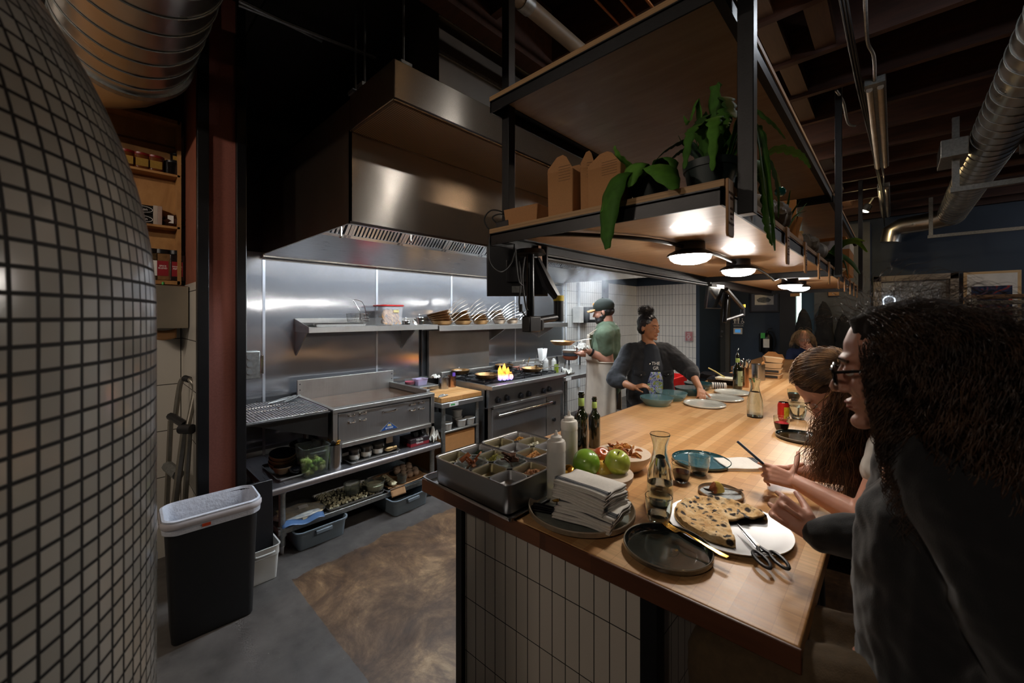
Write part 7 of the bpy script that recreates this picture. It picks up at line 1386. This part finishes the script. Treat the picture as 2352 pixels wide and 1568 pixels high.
dA = (hA-wA); add_hand(b, wA+dA*.05, dA, Vector((-.1,-.9,.5)), 1.0, (1.1,1.2,1.3,1.35), .02, 2.2, side=-1)
add_hand(b, Vector((.02,1.10,.90)), Vector((-.7,.25,-.25)), Vector((.0,-.3,1)), 1.0, .45, .12, .6, side=1)
b.build('body', SKIN, t, voxel=.0042, relax=3)
eyes(HM, t, 1.04); brows(HM, t, H_DARK, 1.04)
b = new(); body(b, [([(.075,1.12,1.33), (.09,1.12,1.17), (.09,1.12,.98), (.10,1.12,.86)], [.075,.15,.155,.165]), ([(.06,1.0,1.34), (.06,1.26,1.33)], [.075,.075]), ([(.05,1.27,1.31), (-.005,1.325,1.075), tuple(wA+(wA-hA)*.25)], [.082,.060,.044]), ([(.09,.98,1.31), (.17,.945,1.05), (.07,1.04,.945)], [.085,.066,.050])])
b.build('sweater', KN, t, voxel=.006, relax=5, disp=(.10, .028))
b = new(); body(b, [([(.11,1.07,.83), (-.30,1.06,.765), (-.28,1.06,.34)], [.115,.085,.075]), ([(.11,1.20,.83), (-.30,1.22,.765), (-.28,1.22,.34)], [.115,.085,.075])]); b.build('trousers', KHAKI, t, voxel=.008, relax=5, disp=(.08,.02))
b = new()
for s_ in (1.06, 1.22): b.limb([(-.28,s_,.32), (-.28,s_,.30), (-.36,s_,.28)], [.05,.05,.04])
b.build('shoes', BLACKP, t, voxel=.008)
def glasses(M, par, m, r=.022, w=.0022, s=1.0, rect=False):
    g = MB(); g.M = M @ Matrix.Scale(s, 4)
    for s_ in (1, -1):
        g.tube([(.103, s_*.033+r*1.1*math.cos(a), -.004+r*(.8 if rect else .95)*math.sin(a)) for a in [2*PI*k/24 for k in range(24)]], w, 6, closed=True); g.tube([(.101, s_*(.033+r*1.08), .004), (.05, s_*.076, .006), (-.012, s_*.083, .002), (-.02, s_*.083, -.012)], w*1.1, 6)
    g.tube([(.104,-.012,.002), (.108,0,.006), (.104,.012,.002)], w, 6); q = g.build('glasses', m, par)
    g = MB(); g.M = M @ Matrix.Scale(s, 4)
    for s_ in (1, -1): g2 = MB(); g2.M = g.M; g2.ell((.103, s_*.033, -.004), (.0006, r, r*.9), 14); g2.build('lens', LENSM, q)
    return q
glasses(HM, t, FR, .023, .0030, 1.04, True)
# hair: a dense core and free curls around it
core = new(); core.M = None
def hp(x, y, z): return (HM @ Vector((x, y, z)))
for c, r in (((-.022,0,.048), (.100,.088,.088)), ((-.085,0,-.02), (.085,.105,.11)), ((-.105,.02,-.13), (.075,.11,.10))): core.M = HM; core.ell(c, r, 20, amp=.15, sc=15)
core.M = None
core.build('hair_core', HCORE, t, voxel=.008, relax=2, disp=(.03, .018))
def curlA(rn, seg):
    while True:
        a = rn.uniform(-PI, PI); zz = rn.uniform(-.35, 1); 
        x = math.cos(a)*math.sqrt(1-zz*zz); y = math.sin(a)*math.sqrt(1-zz*zz)
        if x > .62 and zz < .50: continue
        if x > .30 and zz < .12: continue
        break
    p = Vector((-.02+.095*x, .082*y, .035+.092*zz)); out = Vector((x*.5-.48, y*1.0, zz*.10-.22)).normalized(); L_ = rn.uniform(.22, .36); r = rn.uniform(.006, .013); ph = rn.uniform(0, 6.28); turns = rn.uniform(3, 6); P = []
    drop = Vector((-.12, .0, -1.0))
    q = p.copy(); d = out.copy()
    for i in range(seg):
        s_ = i/(seg-1); d = (d*(1-.13)+drop*.13*(.6+s_)).normalized(); q = q+d*L_/seg
        a_ = ph+turns*6.28*s_; u = d.orthogonal().normalized(); v = d.cross(u); P.append(HM @ (q+(u*math.cos(a_)+v*math.sin(a_))*r*min(1, s_*3)))
    return P
strands('hair', t, H_DARK, curlA, 4300, 30, .0007, 2)
def flyaway(rn, seg):
    a = rn.uniform(-PI, PI); zz = rn.uniform(-.2, 1); x = math.cos(a)*math.sqrt(1-zz*zz); y = math.sin(a)*math.sqrt(1-zz*zz)
    if x > .5 and zz < .6: x = -x
    q = Vector((-.02+.11*x, .10*y, .035+.10*zz)); d = Vector((x-.2, y, zz*.7+.1)).normalized(); P = []; L_ = rn.uniform(.05,.12); ph = rn.uniform(0,6.28)
    for i in range(seg): s_ = i/(seg-1); d = (d*.85+Vector((-.3,0,-.6))*.15).normalized(); q = q+d*L_/seg; u = d.orthogonal().normalized(); P.append(HM @ (q+u*.006*math.sin(ph+14*s_)))
    return P
strands('flyaway_hair', t, H_DARK, flyaway, 700, 16, .0004, 6)
def curlF(rn, seg):
    s0 = rn.choice((1, -1)); p = Vector((rn.uniform(-.03,.060), s0*rn.uniform(.070,.086), rn.uniform(-.03,.07))); L_ = rn.uniform(.18,.30); r = rn.uniform(.006,.011); ph = rn.uniform(0,6.28); tn = rn.uniform(3,6); q = p.copy(); d = Vector((.0,s0*.8,-.3)); P = []
    for i in range(seg):
        s_ = i/(seg-1); d = (d*.82+Vector((-.05+.1*rn.random(), 0, -1))*.18).normalized(); q = q+d*L_/seg; a_ = ph+tn*6.28*s_; u = d.orthogonal().normalized(); v = d.cross(u); P.append(HM @ (q+(u*math.cos(a_)+v*math.sin(a_))*r*min(1, s_*3)))
    return P
strands('side_hair', t, H_DARK, curlF, 1300, 30, .0006, 4)

def stool(x, y, label, h=.66):
    s_ = thing('bar_stool', label, 'stool', (x, y, 0)); WD = m_wood('stool_wood_%d' % int(y*10), '#5a371e', '#7a4f2e', (3,12,3), .45)
    MB().lathe([(0,h-.035), (.165,h-.035), (.18,h-.025), (.18,h-.006), (.165,h), (.05,h-.008), (0,h-.010)], seg=36).build('seat', WD, s_)
    for a in (PI/4, 3*PI/4, 5*PI/4, 7*PI/4): MB().cyl((.11*math.cos(a), .11*math.sin(a), h-.03), (.19*math.cos(a), .19*math.sin(a), 0), .017, .013, 12).build('leg', WD, s_)
    MB().tube([(.165*math.cos(a), .165*math.sin(a), .22) for a in [2*PI*k/28 for k in range(28)]], .010, 8, closed=True).build('foot_ring', BLACK, s_); return s_
stool(.14, 1.14, 'round wooden stool under the diner in the black sweater', .68); stool(.14, 1.88, 'round wooden stool under the woman holding the phone', .68)
stool(-.30, .72, 'empty round wooden stool pushed to the near corner of the counter', .66)

# ---------------- B: woman bending over her phone
t, A = person('person with long wavy brown hair and glasses bent over a phone at the counter', (.10, 1.90, .70))
HC = Vector((-.165, 1.835, 1.335)); HM = uni() @ headM(HC, (-.62, -.10, -.85))
wl = at_t(1832, 1108, 1.44); hl_ = at_t(1772, 1088, 1.50); wr_ = at_t(1822, 1082, 1.60); hr_ = at_t(1768, 1082, 1.60); el = Vector((-.06, 1.66, .965)); er = Vector((-.06, 2.10, .965))
b = new(); b.M = None; add_head(b, HM, .98, neck=Vector((.0, 1.90, 1.30))-A, neck_r=.048)
b.M = uni(); body(b, [([(.03,1.90,1.26), (.08,1.90,1.10), (.11,1.90,.88), (.11,1.90,.82)], [.09,.11,.11,.14]), ([(.03,1.74,1.25), tuple(el), tuple(wl)], [.052,.046,.027]), ([(.03,2.06,1.25), tuple(er), tuple(wr_)], [.052,.044,.027]), ([(.10,1.83,.82), (-.28,1.83,.76), (-.26,1.83,.34)], [.085,.06,.05]), ([(.10,1.98,.82), (-.28,1.98,.76), (-.26,1.98,.34)], [.085,.06,.05])])
add_hand(b, wl, hl_-wl, Vector((.35,-.75,.35)), .92, (.35,.5,.65,.8), .08, 1.6, side=-1); add_hand(b, wr_, hr_-wr_, Vector((.2,.8,.3)), .92, (.4,.5,.6,.7), .08, 1.6, side=1)
b.build('body', SKIN, t, voxel=.0042, relax=3); eyes(HM, t, .98); brows(HM, t, H_BROWN, .98); glasses(HM, t, mat('wire_frame', '#8a6a3c', .3, .9, 0), .024, .0011, .98)
b = new(); body(b, [([(.03,1.90,1.27), (.08,1.90,1.12), (.10,1.90,.92)], [.10,.135,.14]), ([(.03,1.78,1.28), (.03,2.02,1.28)], [.07,.07]), ([(.03,1.74,1.25), tuple(Vector((.03,1.74,1.25))*.5+el*.5)], [.075,.068]), ([(.03,2.06,1.25), tuple(Vector((.03,2.06,1.25))*.5+er*.5)], [.075,.068])])
b.build('white_shirt', mat('white_cotton', '#c9c3bb', .9, 0, .05, 40), t, voxel=.007, relax=5, disp=(.08,.02))
b = new(); body(b, [([(.11,1.83,.83), (-.28,1.83,.765), (-.26,1.83,.34)], [.11,.08,.07]), ([(.11,1.98,.83), (-.28,1.98,.765), (-.26,1.98,.34)], [.11,.08,.07])]); b.build('trousers', BLKT, t, voxel=.009, relax=4)
core = new(); core.M = HM; core.ell((-.025,0,.045), (.098,.086,.088), 20); core.ell((-.06,0,.0), (.07,.085,.09), 16); core.M = None; core.build('hair_core', HCOREB, t, voxel=.007, relax=3)
INV = HM.inverted()
def wavy(rn, seg):
    while True:
        a = rn.uniform(-PI, PI); zz = rn.uniform(-.2, 1); x = math.cos(a)*math.sqrt(max(0,1-zz*zz)); y = math.sin(a)*math.sqrt(max(0,1-zz*zz))
        if x > .50 and zz < .60: continue
        if x > .05 and zz < .15: continue
        break
    c0 = Vector((-.025,0,.042)); ax_ = Vector((.104, .091, .094)); S0 = Vector((x, y, zz)); s0 = 1 if (y > .12 or (y > -.12 and rn.random() > .5)) else -1
    G = Vector((-.55+rn.uniform(-.25,.15), s0*rn.uniform(.85,1.0), -.35+rn.uniform(-.3,.2))).normalized(); P = []; n1 = seg//2
    for i in range(n1):
        k = i/(n1-1); v_ = S0.lerp(G, k); v_ = (v_.normalized() if v_.length > .1 else G)*(1.0+.05*math.sin(PI*k)+.03*rn.random()*k); P.append(HM @ (c0+Vector((v_.x*ax_.x, v_.y*ax_.y, v_.z*ax_.z))))
    q = P[-1].copy(); d = (P[-1]-P[-2]).normalized(); dn = Vector((rn.uniform(-.35,.15), rn.uniform(-.12,.12), -1)).normalized(); L_ = rn.uniform(.18,.44); ph = rn.uniform(0,6.28); r = rn.uniform(.004,.012); tn = rn.uniform(1.5,3.5); m_ = seg-n1
    for i in range(m_):
        s_ = (i+1)/m_; d = (d*.6+dn*.4).normalized(); q = q+d*L_/m_; u = d.orthogonal().normalized(); v = d.cross(u); a_ = ph+tn*6.28*s_; P.append(q+(u*math.cos(a_)+v*math.sin(a_)-u*math.cos(ph)-v*math.sin(ph))*r*min(1, s_*2))
    return P
strands('hair', t, H_BROWN, wavy, 3800, 34, .0009, 9)
def scalp(rn, seg):
    while True:
        a = rn.uniform(-PI, PI); zz = rn.uniform(.0, 1); x = math.cos(a)*math.sqrt(max(0,1-zz*zz)); y = math.sin(a)*math.sqrt(max(0,1-zz*zz))
        if not (x > .55 and zz < .58): break
    S0 = Vector((x, y, zz)); G = Vector((-.75, (1 if y > 0 else -1)*.75, -.15)).normalized(); P = []; f = 1.03+.06*rn.random(); ph = rn.uniform(0,6)
    for i in range(seg): k = i/(seg-1)*.8; v_ = S0.lerp(G, k).normalized()*(f+.015*math.sin(ph+10*k)); P.append(HM @ (Vector((-.025,0,.042))+Vector((v_.x*.104, v_.y*.091, v_.z*.094))))
    return P
strands('top_hair', t, m_hair('light_brown_hair', '#4a3220', '#a47c52', .45), scalp, 1500, 14, .0011, 21)
ph0 = at_t(1694, 1014, 1.575); ph1 = at_t(1754, 1066, 1.51); d_ = (ph1-ph0); L_ = d_.length; ux = d_.normalized(); uy = (ray(1720,1040).normalized().cross(ux)).normalized(); 
wd = ray(1720, 1040).normalized(); nrm = ux.cross(wd).normalized(); wd2 = nrm.cross(ux).normalized()
pt_ = thing('smartphone', 'dark smartphone held up edge-on by the bent woman', 'phone', ph0); pt_.matrix_world = Matrix.Translation(ph0) @ Matrix((ux, wd2, nrm)).transposed().to_4x4(); pt_.rotation_euler = Matrix((ux, wd2, nrm)).transposed().to_euler(); pt_.location = ph0
b = MB(); b.loft([[(x+L_/2, y, -.0045) for x, y in rr(L_*1.0,.072,.010)], [(x+L_/2, y, .0045) for x, y in rr(L_,.072,.010)]]); b.build('phone_case', mat('phone_case', '#1b2234', .4), pt_, bevel=.0015)
b = MB(); b.loft([[(x+L_/2, y, .0046) for x, y in rr(L_*.96,.066,.008)], [(x+L_/2, y, .0052) for x, y in rr(L_*.96,.066,.008)]]); b.build('screen', glow('phone_screen', (.8,.85,.9), .8), pt_)

# ---------------- C: cook with cap at the range
t, A = person('cook in cap, green t-shirt and beige apron holding a skillet', (-2.27, 3.72, 0))
HC = at_t(1386, 716, 4.2); HM = uni() @ headM(HC, (-.93, -.36, -.16)); sh = HC-Vector((.0,.0,.21)); hv = Vector((-.93,-.36,0)).normalized(); sv = Vector((-hv.y, hv.x, 0))
def W(f, s_, z): return HC.xy.to_3d()-hv*(.04-f)+sv*s_+Vector((0,0,z))
eR = at_t(1398, 830, 4.05); wR = at_t(1352, 806, 4.0); eL = W(.05,-.27,1.17); wL = at_t(1335, 812, 4.2)
def man(b, k=0.0):
    body(b, [([tuple(W(0,0,1.42)), tuple(W(.02,0,1.22)), tuple(W(.03,0,1.02)), tuple(W(0,0,.92))], [.105+k,.135+k,.135+k,.14+k]), ([tuple(W(0,-.15,1.41)), tuple(W(0,.15,1.41))], [.07+k,.07+k])])
b = new(); b.M = None; add_head(b, HM, 1.03, neck=W(0,0,1.44)-A, neck_r=.060); b.M = uni(); man(b)
body(b, [([tuple(W(0,.19,1.40)), tuple(eR), tuple(wR)], [.065,.052,.034]), ([tuple(W(0,-.19,1.40)), tuple(eL), tuple(wL)], [.065,.050,.034]), ([tuple(W(0,.09,.92)), tuple(W(.02,.10,.5)), tuple(W(0,.10,.09))], [.10,.065,.045]), ([tuple(W(0,-.09,.92)), tuple(W(.02,-.10,.5)), tuple(W(0,-.10,.09))], [.10,.065,.045])])
add_hand(b, wR, at_t(1330, 794, 3.98)-wR, Vector((-.1,-.6,.7)), 1.0, .85, .04, .8, side=1); add_hand(b, wL, at_t(1318, 812, 4.2)-wL, Vector((0,.2,-1)), 1.0, .3, .1, .6, side=-1)
b.build('body', SKIN, t, voxel=.006, relax=3); eyes(HM, t, 1.03); brows(HM, t, H_BLACK, 1.03)
GT_ = mat('sage_cotton', '#5c6b55', .9, 0, .08, 20, .15, 300); b = new(); man(b, .028); body(b, [([tuple(W(0,.19,1.40)), tuple(W(0,.19,1.40)*.45+eR*.55)], [.088,.080]), ([tuple(W(0,-.19,1.40)), tuple(W(0,-.19,1.40)*.45+eL*.55)], [.088,.078])]); b.build('green_t_shirt', GT_, t, voxel=.009, relax=5, disp=(.09,.022))
APR = mat('beige_canvas', '#c2b3a0', .9, 0, .06, 12, .2, 300)
b = new()
def bib(u, v):
    z = 1.40-.27*v; a = (u-.5)*2*(.72+.75*v*v); R_ = .196+.008*v-.03*max(0,.3-v); return W(.015+R_*math.cos(a), R_*1.12*math.sin(a), z)
def skirt(u, v):
    z = 1.135-.555*v; a = (u-.5)*2*2.25; R_ = .192+.02*v+.010*math.sin(11*a+2*v)*v; return W(.015+R_*math.cos(a), R_*1.12*math.sin(a), z)
b.surf(bib, 24, 14); b.build('apron_bib', APR, t, solid=.006); b = new(); b.surf(skirt, 60, 24); b.build('apron_skirt', APR, t, solid=.006)
b = new(); b.tube([tuple(W(.015+.20*math.cos(a), .225*math.sin(a), 1.13)) for a in [2*PI*k/32 for k in range(32)]], .007, 6, closed=True); b.build('apron_tie', APR, t)
b = new(); b.tube(smoothpath([tuple(W(.17,.10,1.40)), tuple(W(.06,.085,1.475)), tuple(W(-.04,.05,1.505)), tuple(W(-.09,.0,1.505)), tuple(W(-.04,-.05,1.505)), tuple(W(.06,-.085,1.475)), tuple(W(.17,-.10,1.40))], 5), .008, 6); b.build('apron_strap', APR, t)
b = new(); b.limb([tuple(W(0,.08,.93)), tuple(W(.02,.10,.5)), tuple(W(0,.10,.10))], [.125,.09,.07]); b.limb([tuple(W(0,-.08,.93)), tuple(W(.02,-.10,.5)), tuple(W(0,-.10,.10))], [.125,.09,.07]); b.build('trousers', BLKT, t, voxel=.012, relax=4)
b = new()
for s_ in (.10,-.10): b.limb([tuple(W(-.03,s_,.06)), tuple(W(.13,s_,.045))], [.055,.045])
b.build('shoes', BLACKP, t, voxel=.01)
b = new(); b.M = HM; b.ell((.035,0,-.082), (.066,.064,.050), 18, amp=.1); b.ell((.010,0,-.05), (.062,.0685,.055), 16); b.ell((.092,0,-.048), (.010,.028,.006), 10); b.M = None; b.build('beard', H_BLACK, t, voxel=.006, relax=1, disp=(.01,.006))
b = new(); b.M = HM; b.ell((-.03,0,.0), (.088,.082,.06), 18); b.M = None; b.build('hair', H_BLACK, t)
b = MB(); b.M = HM; b.ell((-.012,0,.058), (.112,.092,.086), 24); b.lathe([(.0,.145), (.008,.146), (.008,.150), (0,.151)], (-.012,0,0)); cp_ = b.build('cap', mat('dark_green_cap', '#262c26', .85), t)
b = MB(); b.M = HM; b.surf(lambda u, v: (.070+.10*v*math.cos((u-.5)*1.3), (u-.5)*(.165-.02*v), .045-.010*v-.022*((u-.5)*2)**2), 14, 8); b.build('cap_brim', mat('tan_brim', '#b08a5c', .8), cp_, solid=.004); b = MB(); b.M = HM; b.ell((.084,.0,.088), (.016,.020,.022), 14); b.build('cap_patch', mat('orange_patch', '#c98a3a', .7), cp_)
b = new(); q0 = wR*.88+eR*.12; dd_ = (wR-eR).normalized(); b.cyl(tuple(q0-dd_*.011), tuple(q0+dd_*.011), .042, seg=24); b.build('watch_strap', RUBBER, t)
pk = at_t(1292, 792, 4.1)
sk = skillet(pk, math.atan2(wR.y-pk.y, wR.x-pk.x), 'skillet held out over the range by the cook in the cap', r=.125, h=.04, hl=.17, lift=.03, m=PANB)
rag(tuple(at_t(1336, 796, 3.95)-Vector((0,0,.03))), .12, 'white towel bunched in the hand of the cook in the cap', TOWEL, seed=3, flat=1.0)
for i, (m, l) in enumerate(((mat('terracotta_glaze', '#a9644c', .4), 'terracotta bowl at the bottom of the stack held under the skillet'), (mat('slate_blue_glaze', '#6d86a5', .35), 'slate blue bowl in the stack held under the skillet'), (mat('white_glaze', '#d7d4cc', .3), 'white bowl on top of the stack held under the skillet'))): bowl('serving_bowl', .085, .042, m, m, l, 'bowl', at_t(1310, 826, 4.22)+Vector((0,0,.030*i)), foot=.6)

# ---------------- D: cook in black denim jacket, reaching over the plates
t, A = person('cook in black denim jacket with curly black bun reaching over the plates', (-1.68, 3.62, 0))
HC = at_t(1491, 752, 3.75); HM = uni() @ headM(HC, (.88, -.22, -.05)); vd = ray(1480, 800); vd.z = 0; hv = (-vd.normalized()*.92+Vector((.39,.39,0))*.6).normalized(); sv = Vector((-hv.y, hv.x, 0))
def W(f, s_, z): return Vector((-1.68, 3.62, 0))+hv*f+sv*s_+Vector((0,0,z))
sR = W(0,-.17,1.255); sL = W(0,.17,1.26); eR = at_t(1412, 870, 3.70); wR = at_t(1455, 890, 3.50); eL = at_t(1585, 850, 3.62); wL = at_t(1608, 893, 3.36); hL = at_t(1614, 912, 3.22); hR = at_t(1480, 884, 3.46)
def wom(b, k=0.0): body(b, [([tuple(W(0,0,1.28)), tuple(W(.01,0,1.12)), tuple(W(0,0,.95)), tuple(W(-.01,0,.86))], [.09+k,.125+k,.125+k,.145+k]), ([tuple(sR*.85+sL*.15), tuple(sL*.85+sR*.15)], [.065+k,.065+k])])
b = new(); b.M = None; add_head(b, HM, .98, neck=W(0,0,1.32)-A, neck_r=.052); b.M = uni(); wom(b)
body(b, [([tuple(sR), tuple(eR), tuple(wR)], [.055,.045,.028]), ([tuple(sL), tuple(eL), tuple(wL)], [.055,.042,.026]), ([tuple(W(0,.09,.88)), tuple(W(.0,.10,.48)), tuple(W(0,.10,.09))], [.10,.065,.045]), ([tuple(W(0,-.09,.88)), tuple(W(.0,-.10,.48)), tuple(W(0,-.10,.09))], [.10,.065,.045])])
add_hand(b, wR, hR-wR, Vector((0,-.3,1)), .93, .6, .08, .6, side=-1); add_hand(b, wL, hL-wL, Vector((.4,-.1,.9)), .93, (.25,.4,.5,.6), .1, .6, side=1)
b.build('body', SKIN2, t, voxel=.0055, relax=3); eyes(HM, t, .98); brows(HM, t, H_BLACK, .98)
b = new(); body(b, [([tuple(W(.035,0,1.25)), tuple(W(.045,0,1.1)), tuple(W(.04,0,.9))], [.095,.13,.13])]); b.build('t_shirt', mat('charcoal_tee', '#262b33', .9), t, voxel=.008, relax=4)
# jacket as two fronts: the body volume with the middle left open
b = new(); body(b, [([tuple(W(-.03,0,1.26)), tuple(W(-.04,0,1.1)), tuple(W(-.05,0,.84))], [.12,.15,.165]), ([tuple(W(.035,-.105,1.22)), tuple(W(.045,-.115,1.08)), tuple(W(.045,-.12,.84))], [.075,.09,.095]), ([tuple(W(.035,.115,1.22)), tuple(W(.045,.125,1.08)), tuple(W(.045,.13,.84))], [.075,.09,.095]), ([tuple(sR*.9+sL*.1), tuple(sL*.9+sR*.1)], [.09,.09]), ([tuple(sR), tuple(eR), tuple(eR*.62+wR*.38)], [.088,.078,.062]), ([tuple(sL), tuple(eL), tuple(eL*.7+wL*.3)], [.088,.074,.060])])
jk = b.build('denim_jacket', DEN, t, voxel=.009, relax=4, disp=(.07,.022))
for s_ in (1, -1): b = new(); b.limb([tuple(W(.10,.045*s_,1.245)), tuple(W(.03,.085*s_,1.305)), tuple(W(-.06,.06*s_,1.33))], [.016,.026,.022], 8); b.build('collar', DEN, jk, voxel=.006)
for s_ in (1, -1):
    b = new(); c_ = W(.135,.125*s_,1.08)
    b.add([tuple(W(.138,(.125-.055)*s_,1.09)), tuple(W(.128,(.125+.055)*s_,1.10)), tuple(W(.130,(.125+.055)*s_,1.06)), tuple(W(.142,.125*s_,1.045)), tuple(W(.142,(.125-.055)*s_,1.06))], [(0,1,2,3,4)]); b.build('pocket_flap', DEN, jk, solid=.008)
    b = new(); b.ell(tuple(W(.152,.125*s_,1.062)), .008, 10); b.build('button', CHROME, jk)
for z in (1.16, 1.05, .95): b = new(); b.ell(tuple(W(.150,-.045,z)), .009, 10); b.build('button', CHROME, jk)
def m_print():
    m = bpy.data.materials.new('floral_print'); m.use_nodes = True; T = NT(m); b_ = T.n['Principled BSDF']; v = T.coord(); co = T.ramp(T.noise(v, 34, 3, .5, 1.2), [(.34, lin(hx('#1e2c52'))), (.44, lin(hx('#7f8fd0'))), (.5, lin(hx('#c9c2dc'))), (.57, lin(hx('#4f9a5a'))), (.66, lin(hx('#c8a83c')))]); T.link(co, b_.inputs['Base Color']); b_.inputs['Roughness'].default_value = .8; return m
b = new(); b.surf(lambda u, v: W(.166+.012*math.cos((u-.5)*2)+.006*math.sin(9*v)-.02*(v > 2), (u-.5)*.115*(.75+.5*abs(math.sin(3*v))), 1.09-.22*v), 10, 16); b.build('shirt_print', m_print(), t, solid=.002)
yaw = math.atan2(hv.y, hv.x)+PI/2
tx_ = text('THE\nGR', .042, WHITE, t, tuple(W(.178,0,1.145)-A), (PI/2, 0, yaw), spacing=1.0)
b = new(); b.limb([tuple(W(0,.09,.88)), tuple(W(.0,.10,.48)), tuple(W(0,.10,.10))], [.12,.09,.065]); b.limb([tuple(W(0,-.09,.88)), tuple(W(.0,-.10,.48)), tuple(W(0,-.10,.10))], [.12,.09,.065]); b.build('trousers', BLKT, t, voxel=.012, relax=4)
b = new()
for s_ in (.10,-.10): b.limb([tuple(W(-.03,s_,.06)), tuple(W(.13,s_,.045))], [.055,.045])
b.build('shoes', BLACKP, t, voxel=.01)
b = new(); b.M = HM; b.ell((-.025,0,.046), (.098,.086,.087), 20); b.ell((-.045,0,-.01), (.072,.082,.07), 16); b.ell((-.045,0,.155), (.058,.056,.042), 16, amp=.4, sc=30); b.ell((-.02,.02,.165), (.035,.04,.035), 12, amp=.4, sc=30); b.M = None; b.build('hair_core', H_BLACK, t, voxel=.006, relax=1, disp=(.015,.010))
HMD = HM
def bun(rn, seg):
    a = rn.uniform(0,6.28); e = rn.uniform(-1,1); c = Vector((-.045,0,.150)); p = c+Vector((.05*math.cos(a)*math.sqrt(1-e*e), .05*math.sin(a)*math.sqrt(1-e*e), .035*e)); d = (p-c).normalized(); P = []; ph = rn.uniform(0,6.28); r = rn.uniform(.004,.009)
    for i in range(seg): s_ = i/(seg-1); q = p+d*.03*s_; u = d.orthogonal().normalized(); v = d.cross(u); P.append(HMD @ (q+(u*math.cos(ph+9*s_)+v*math.sin(ph+9*s_))*r))
    return P
strands('bun_curls', t, H_BLACK, bun, 420, 12, .0009, 5)

# ---------------- E: far seated person at the end of the counter
t, A = person('person with ash blond hair and glasses seated at the far end, chin on hand', (-1.0, 7.55, .55))
HC = at_t(1846, 778, 6.0); HM = uni() @ headM(HC, (.35, -1, -.1)); N_ = HC-Vector((-.03,-.06,.16))
b = new(); b.M = None; add_head(b, HM, 1.05, neck=N_-A); b.M = uni(); n = N_; body(b, [([tuple(n), tuple(n+Vector((0,.05,-.28))), tuple(n+Vector((0,.06,-.45)))], [.09,.13,.14]), ([tuple(n+Vector((.18,0,-.06))), tuple(n+Vector((.20,-.12,-.28))), tuple(HC+Vector((.10,-.16,-.16)))], [.055,.042,.028]), ([tuple(n+Vector((-.18,0,-.06))), tuple(n+Vector((-.22,-.12,-.28))), tuple(n+Vector((-.02,-.25,-.30)))], [.055,.042,.028])])
add_hand(b, HC+Vector((.10,-.16,-.16)), Vector((-.3,.2,1)), Vector((0,-1,0)), .95, .9, .05, .6, side=1); b.build('body', SKIN, t, voxel=.008, relax=3); eyes(HM, t, 1.05); glasses(HM, t, mat('pale_frame_metal', '#c9c0b0', .2, 1, 0), .023, .002, 1.05)
b = new(); body(b, [([tuple(n+Vector((0,0,-.02))), tuple(n+Vector((0,.05,-.25))), tuple(n+Vector((0,.06,-.45)))], [.10,.155,.165]), ([tuple(n+Vector((-.15,0,-.07))), tuple(n+Vector((.15,0,-.07)))], [.075,.075]), ([tuple(n+Vector((.18,0,-.06))), tuple(n+Vector((.20,-.12,-.28))), tuple(HC+Vector((.13,-.16,-.26)))], [.075,.06,.05]), ([tuple(n+Vector((-.18,0,-.06))), tuple(n+Vector((-.22,-.12,-.28)))], [.075,.06])]); b.build('navy_jumper', mat('navy_jumper', '#1a2748', .9), t, voxel=.01, relax=4)
b = new(); b.tube([tuple(n+Vector((.055*math.cos(a)-.0, -.02+.055*math.sin(a), .0))) for a in [2*PI*k/20 for k in range(20)]], .016, 8, closed=True); b.build('blue_collar', mat('light_blue_collar', '#5f8fb5', .8), t)
HME = HM; b = new(); b.M = HM; b.ell((-.03,0,.04), (.102,.092,.092), 18); b.ell((-.04,0,-.04), (.07,.10,.09), 16); b.M = None; b.build('hair_core', H_BLOND, t, voxel=.008)
def bob(rn, seg):
    a = rn.uniform(-PI, PI); zz = rn.uniform(.0, 1); x = math.cos(a)*math.sqrt(1-zz*zz); y = math.sin(a)*math.sqrt(1-zz*zz)
    if x > .5 and zz < .6: x = -x
    p = Vector((-.03+.102*x, .094*y, .04+.094*zz)); P = []; d = Vector((-.1+x*.4, y*.8, .1)).normalized(); q = p.copy(); L_ = rn.uniform(.16,.22)
    for i in range(seg): s_ = i/(seg-1); d = (d*.72+Vector((.05,0,-1))*.28).normalized(); q = q+d*L_/seg; P.append(HME @ (q+Vector((0,.006*math.sin(9*s_+a*5),0))))
    return P
strands('hair', t, H_BLOND, bob, 700, 12, .0014, 8)
stool(-1.0, 7.62, 'far stool under the blond diner at the end of the counter', .5)

# ================================================================ steam over the far burners
def m_steam():
    m = bpy.data.materials.new('steam'); m.use_nodes = True; T = NT(m); T.n.remove(T.n['Principled BSDF']); v = T.coord(kind='Generated'); g = T.new('ShaderNodeTexGradient', gradient_type='SPHERICAL'); mp = T.new('ShaderNodeMapping'); mp.inputs['Location'].default_value = (-1,-1,-1); mp.inputs['Scale'].default_value = (2,2,2); T.link(v, mp.inputs[0]); T.link(mp.outputs[0], g.inputs[0])
    n_ = T.noise(T.coord((1,1,.7)), 4.5, 5, .6, .6); d = T.math('MULTIPLY', T.math('MULTIPLY', g.outputs[1] if len(g.outputs) > 1 else g.outputs[0], T.ramp(n_, [(.44, (0,0,0)), (.66, (1,1,1))])), 3.2)
    vs_ = T.new('ShaderNodeVolumeScatter'); vs_.inputs[0].default_value = (.95,.96,1,1); T.link(d, vs_.inputs['Density']); T.link(vs_.outputs[0], T.n['Material Output'].inputs['Volume']); return m
b = MB(); b.ell((0,0,0), (.45,.75,.42), 24); single(b, 'steam', m_steam(), 'wisp of steam rising behind the cook in the cap', 'steam', (-3.05, 4.75, 1.92), kind='stuff')
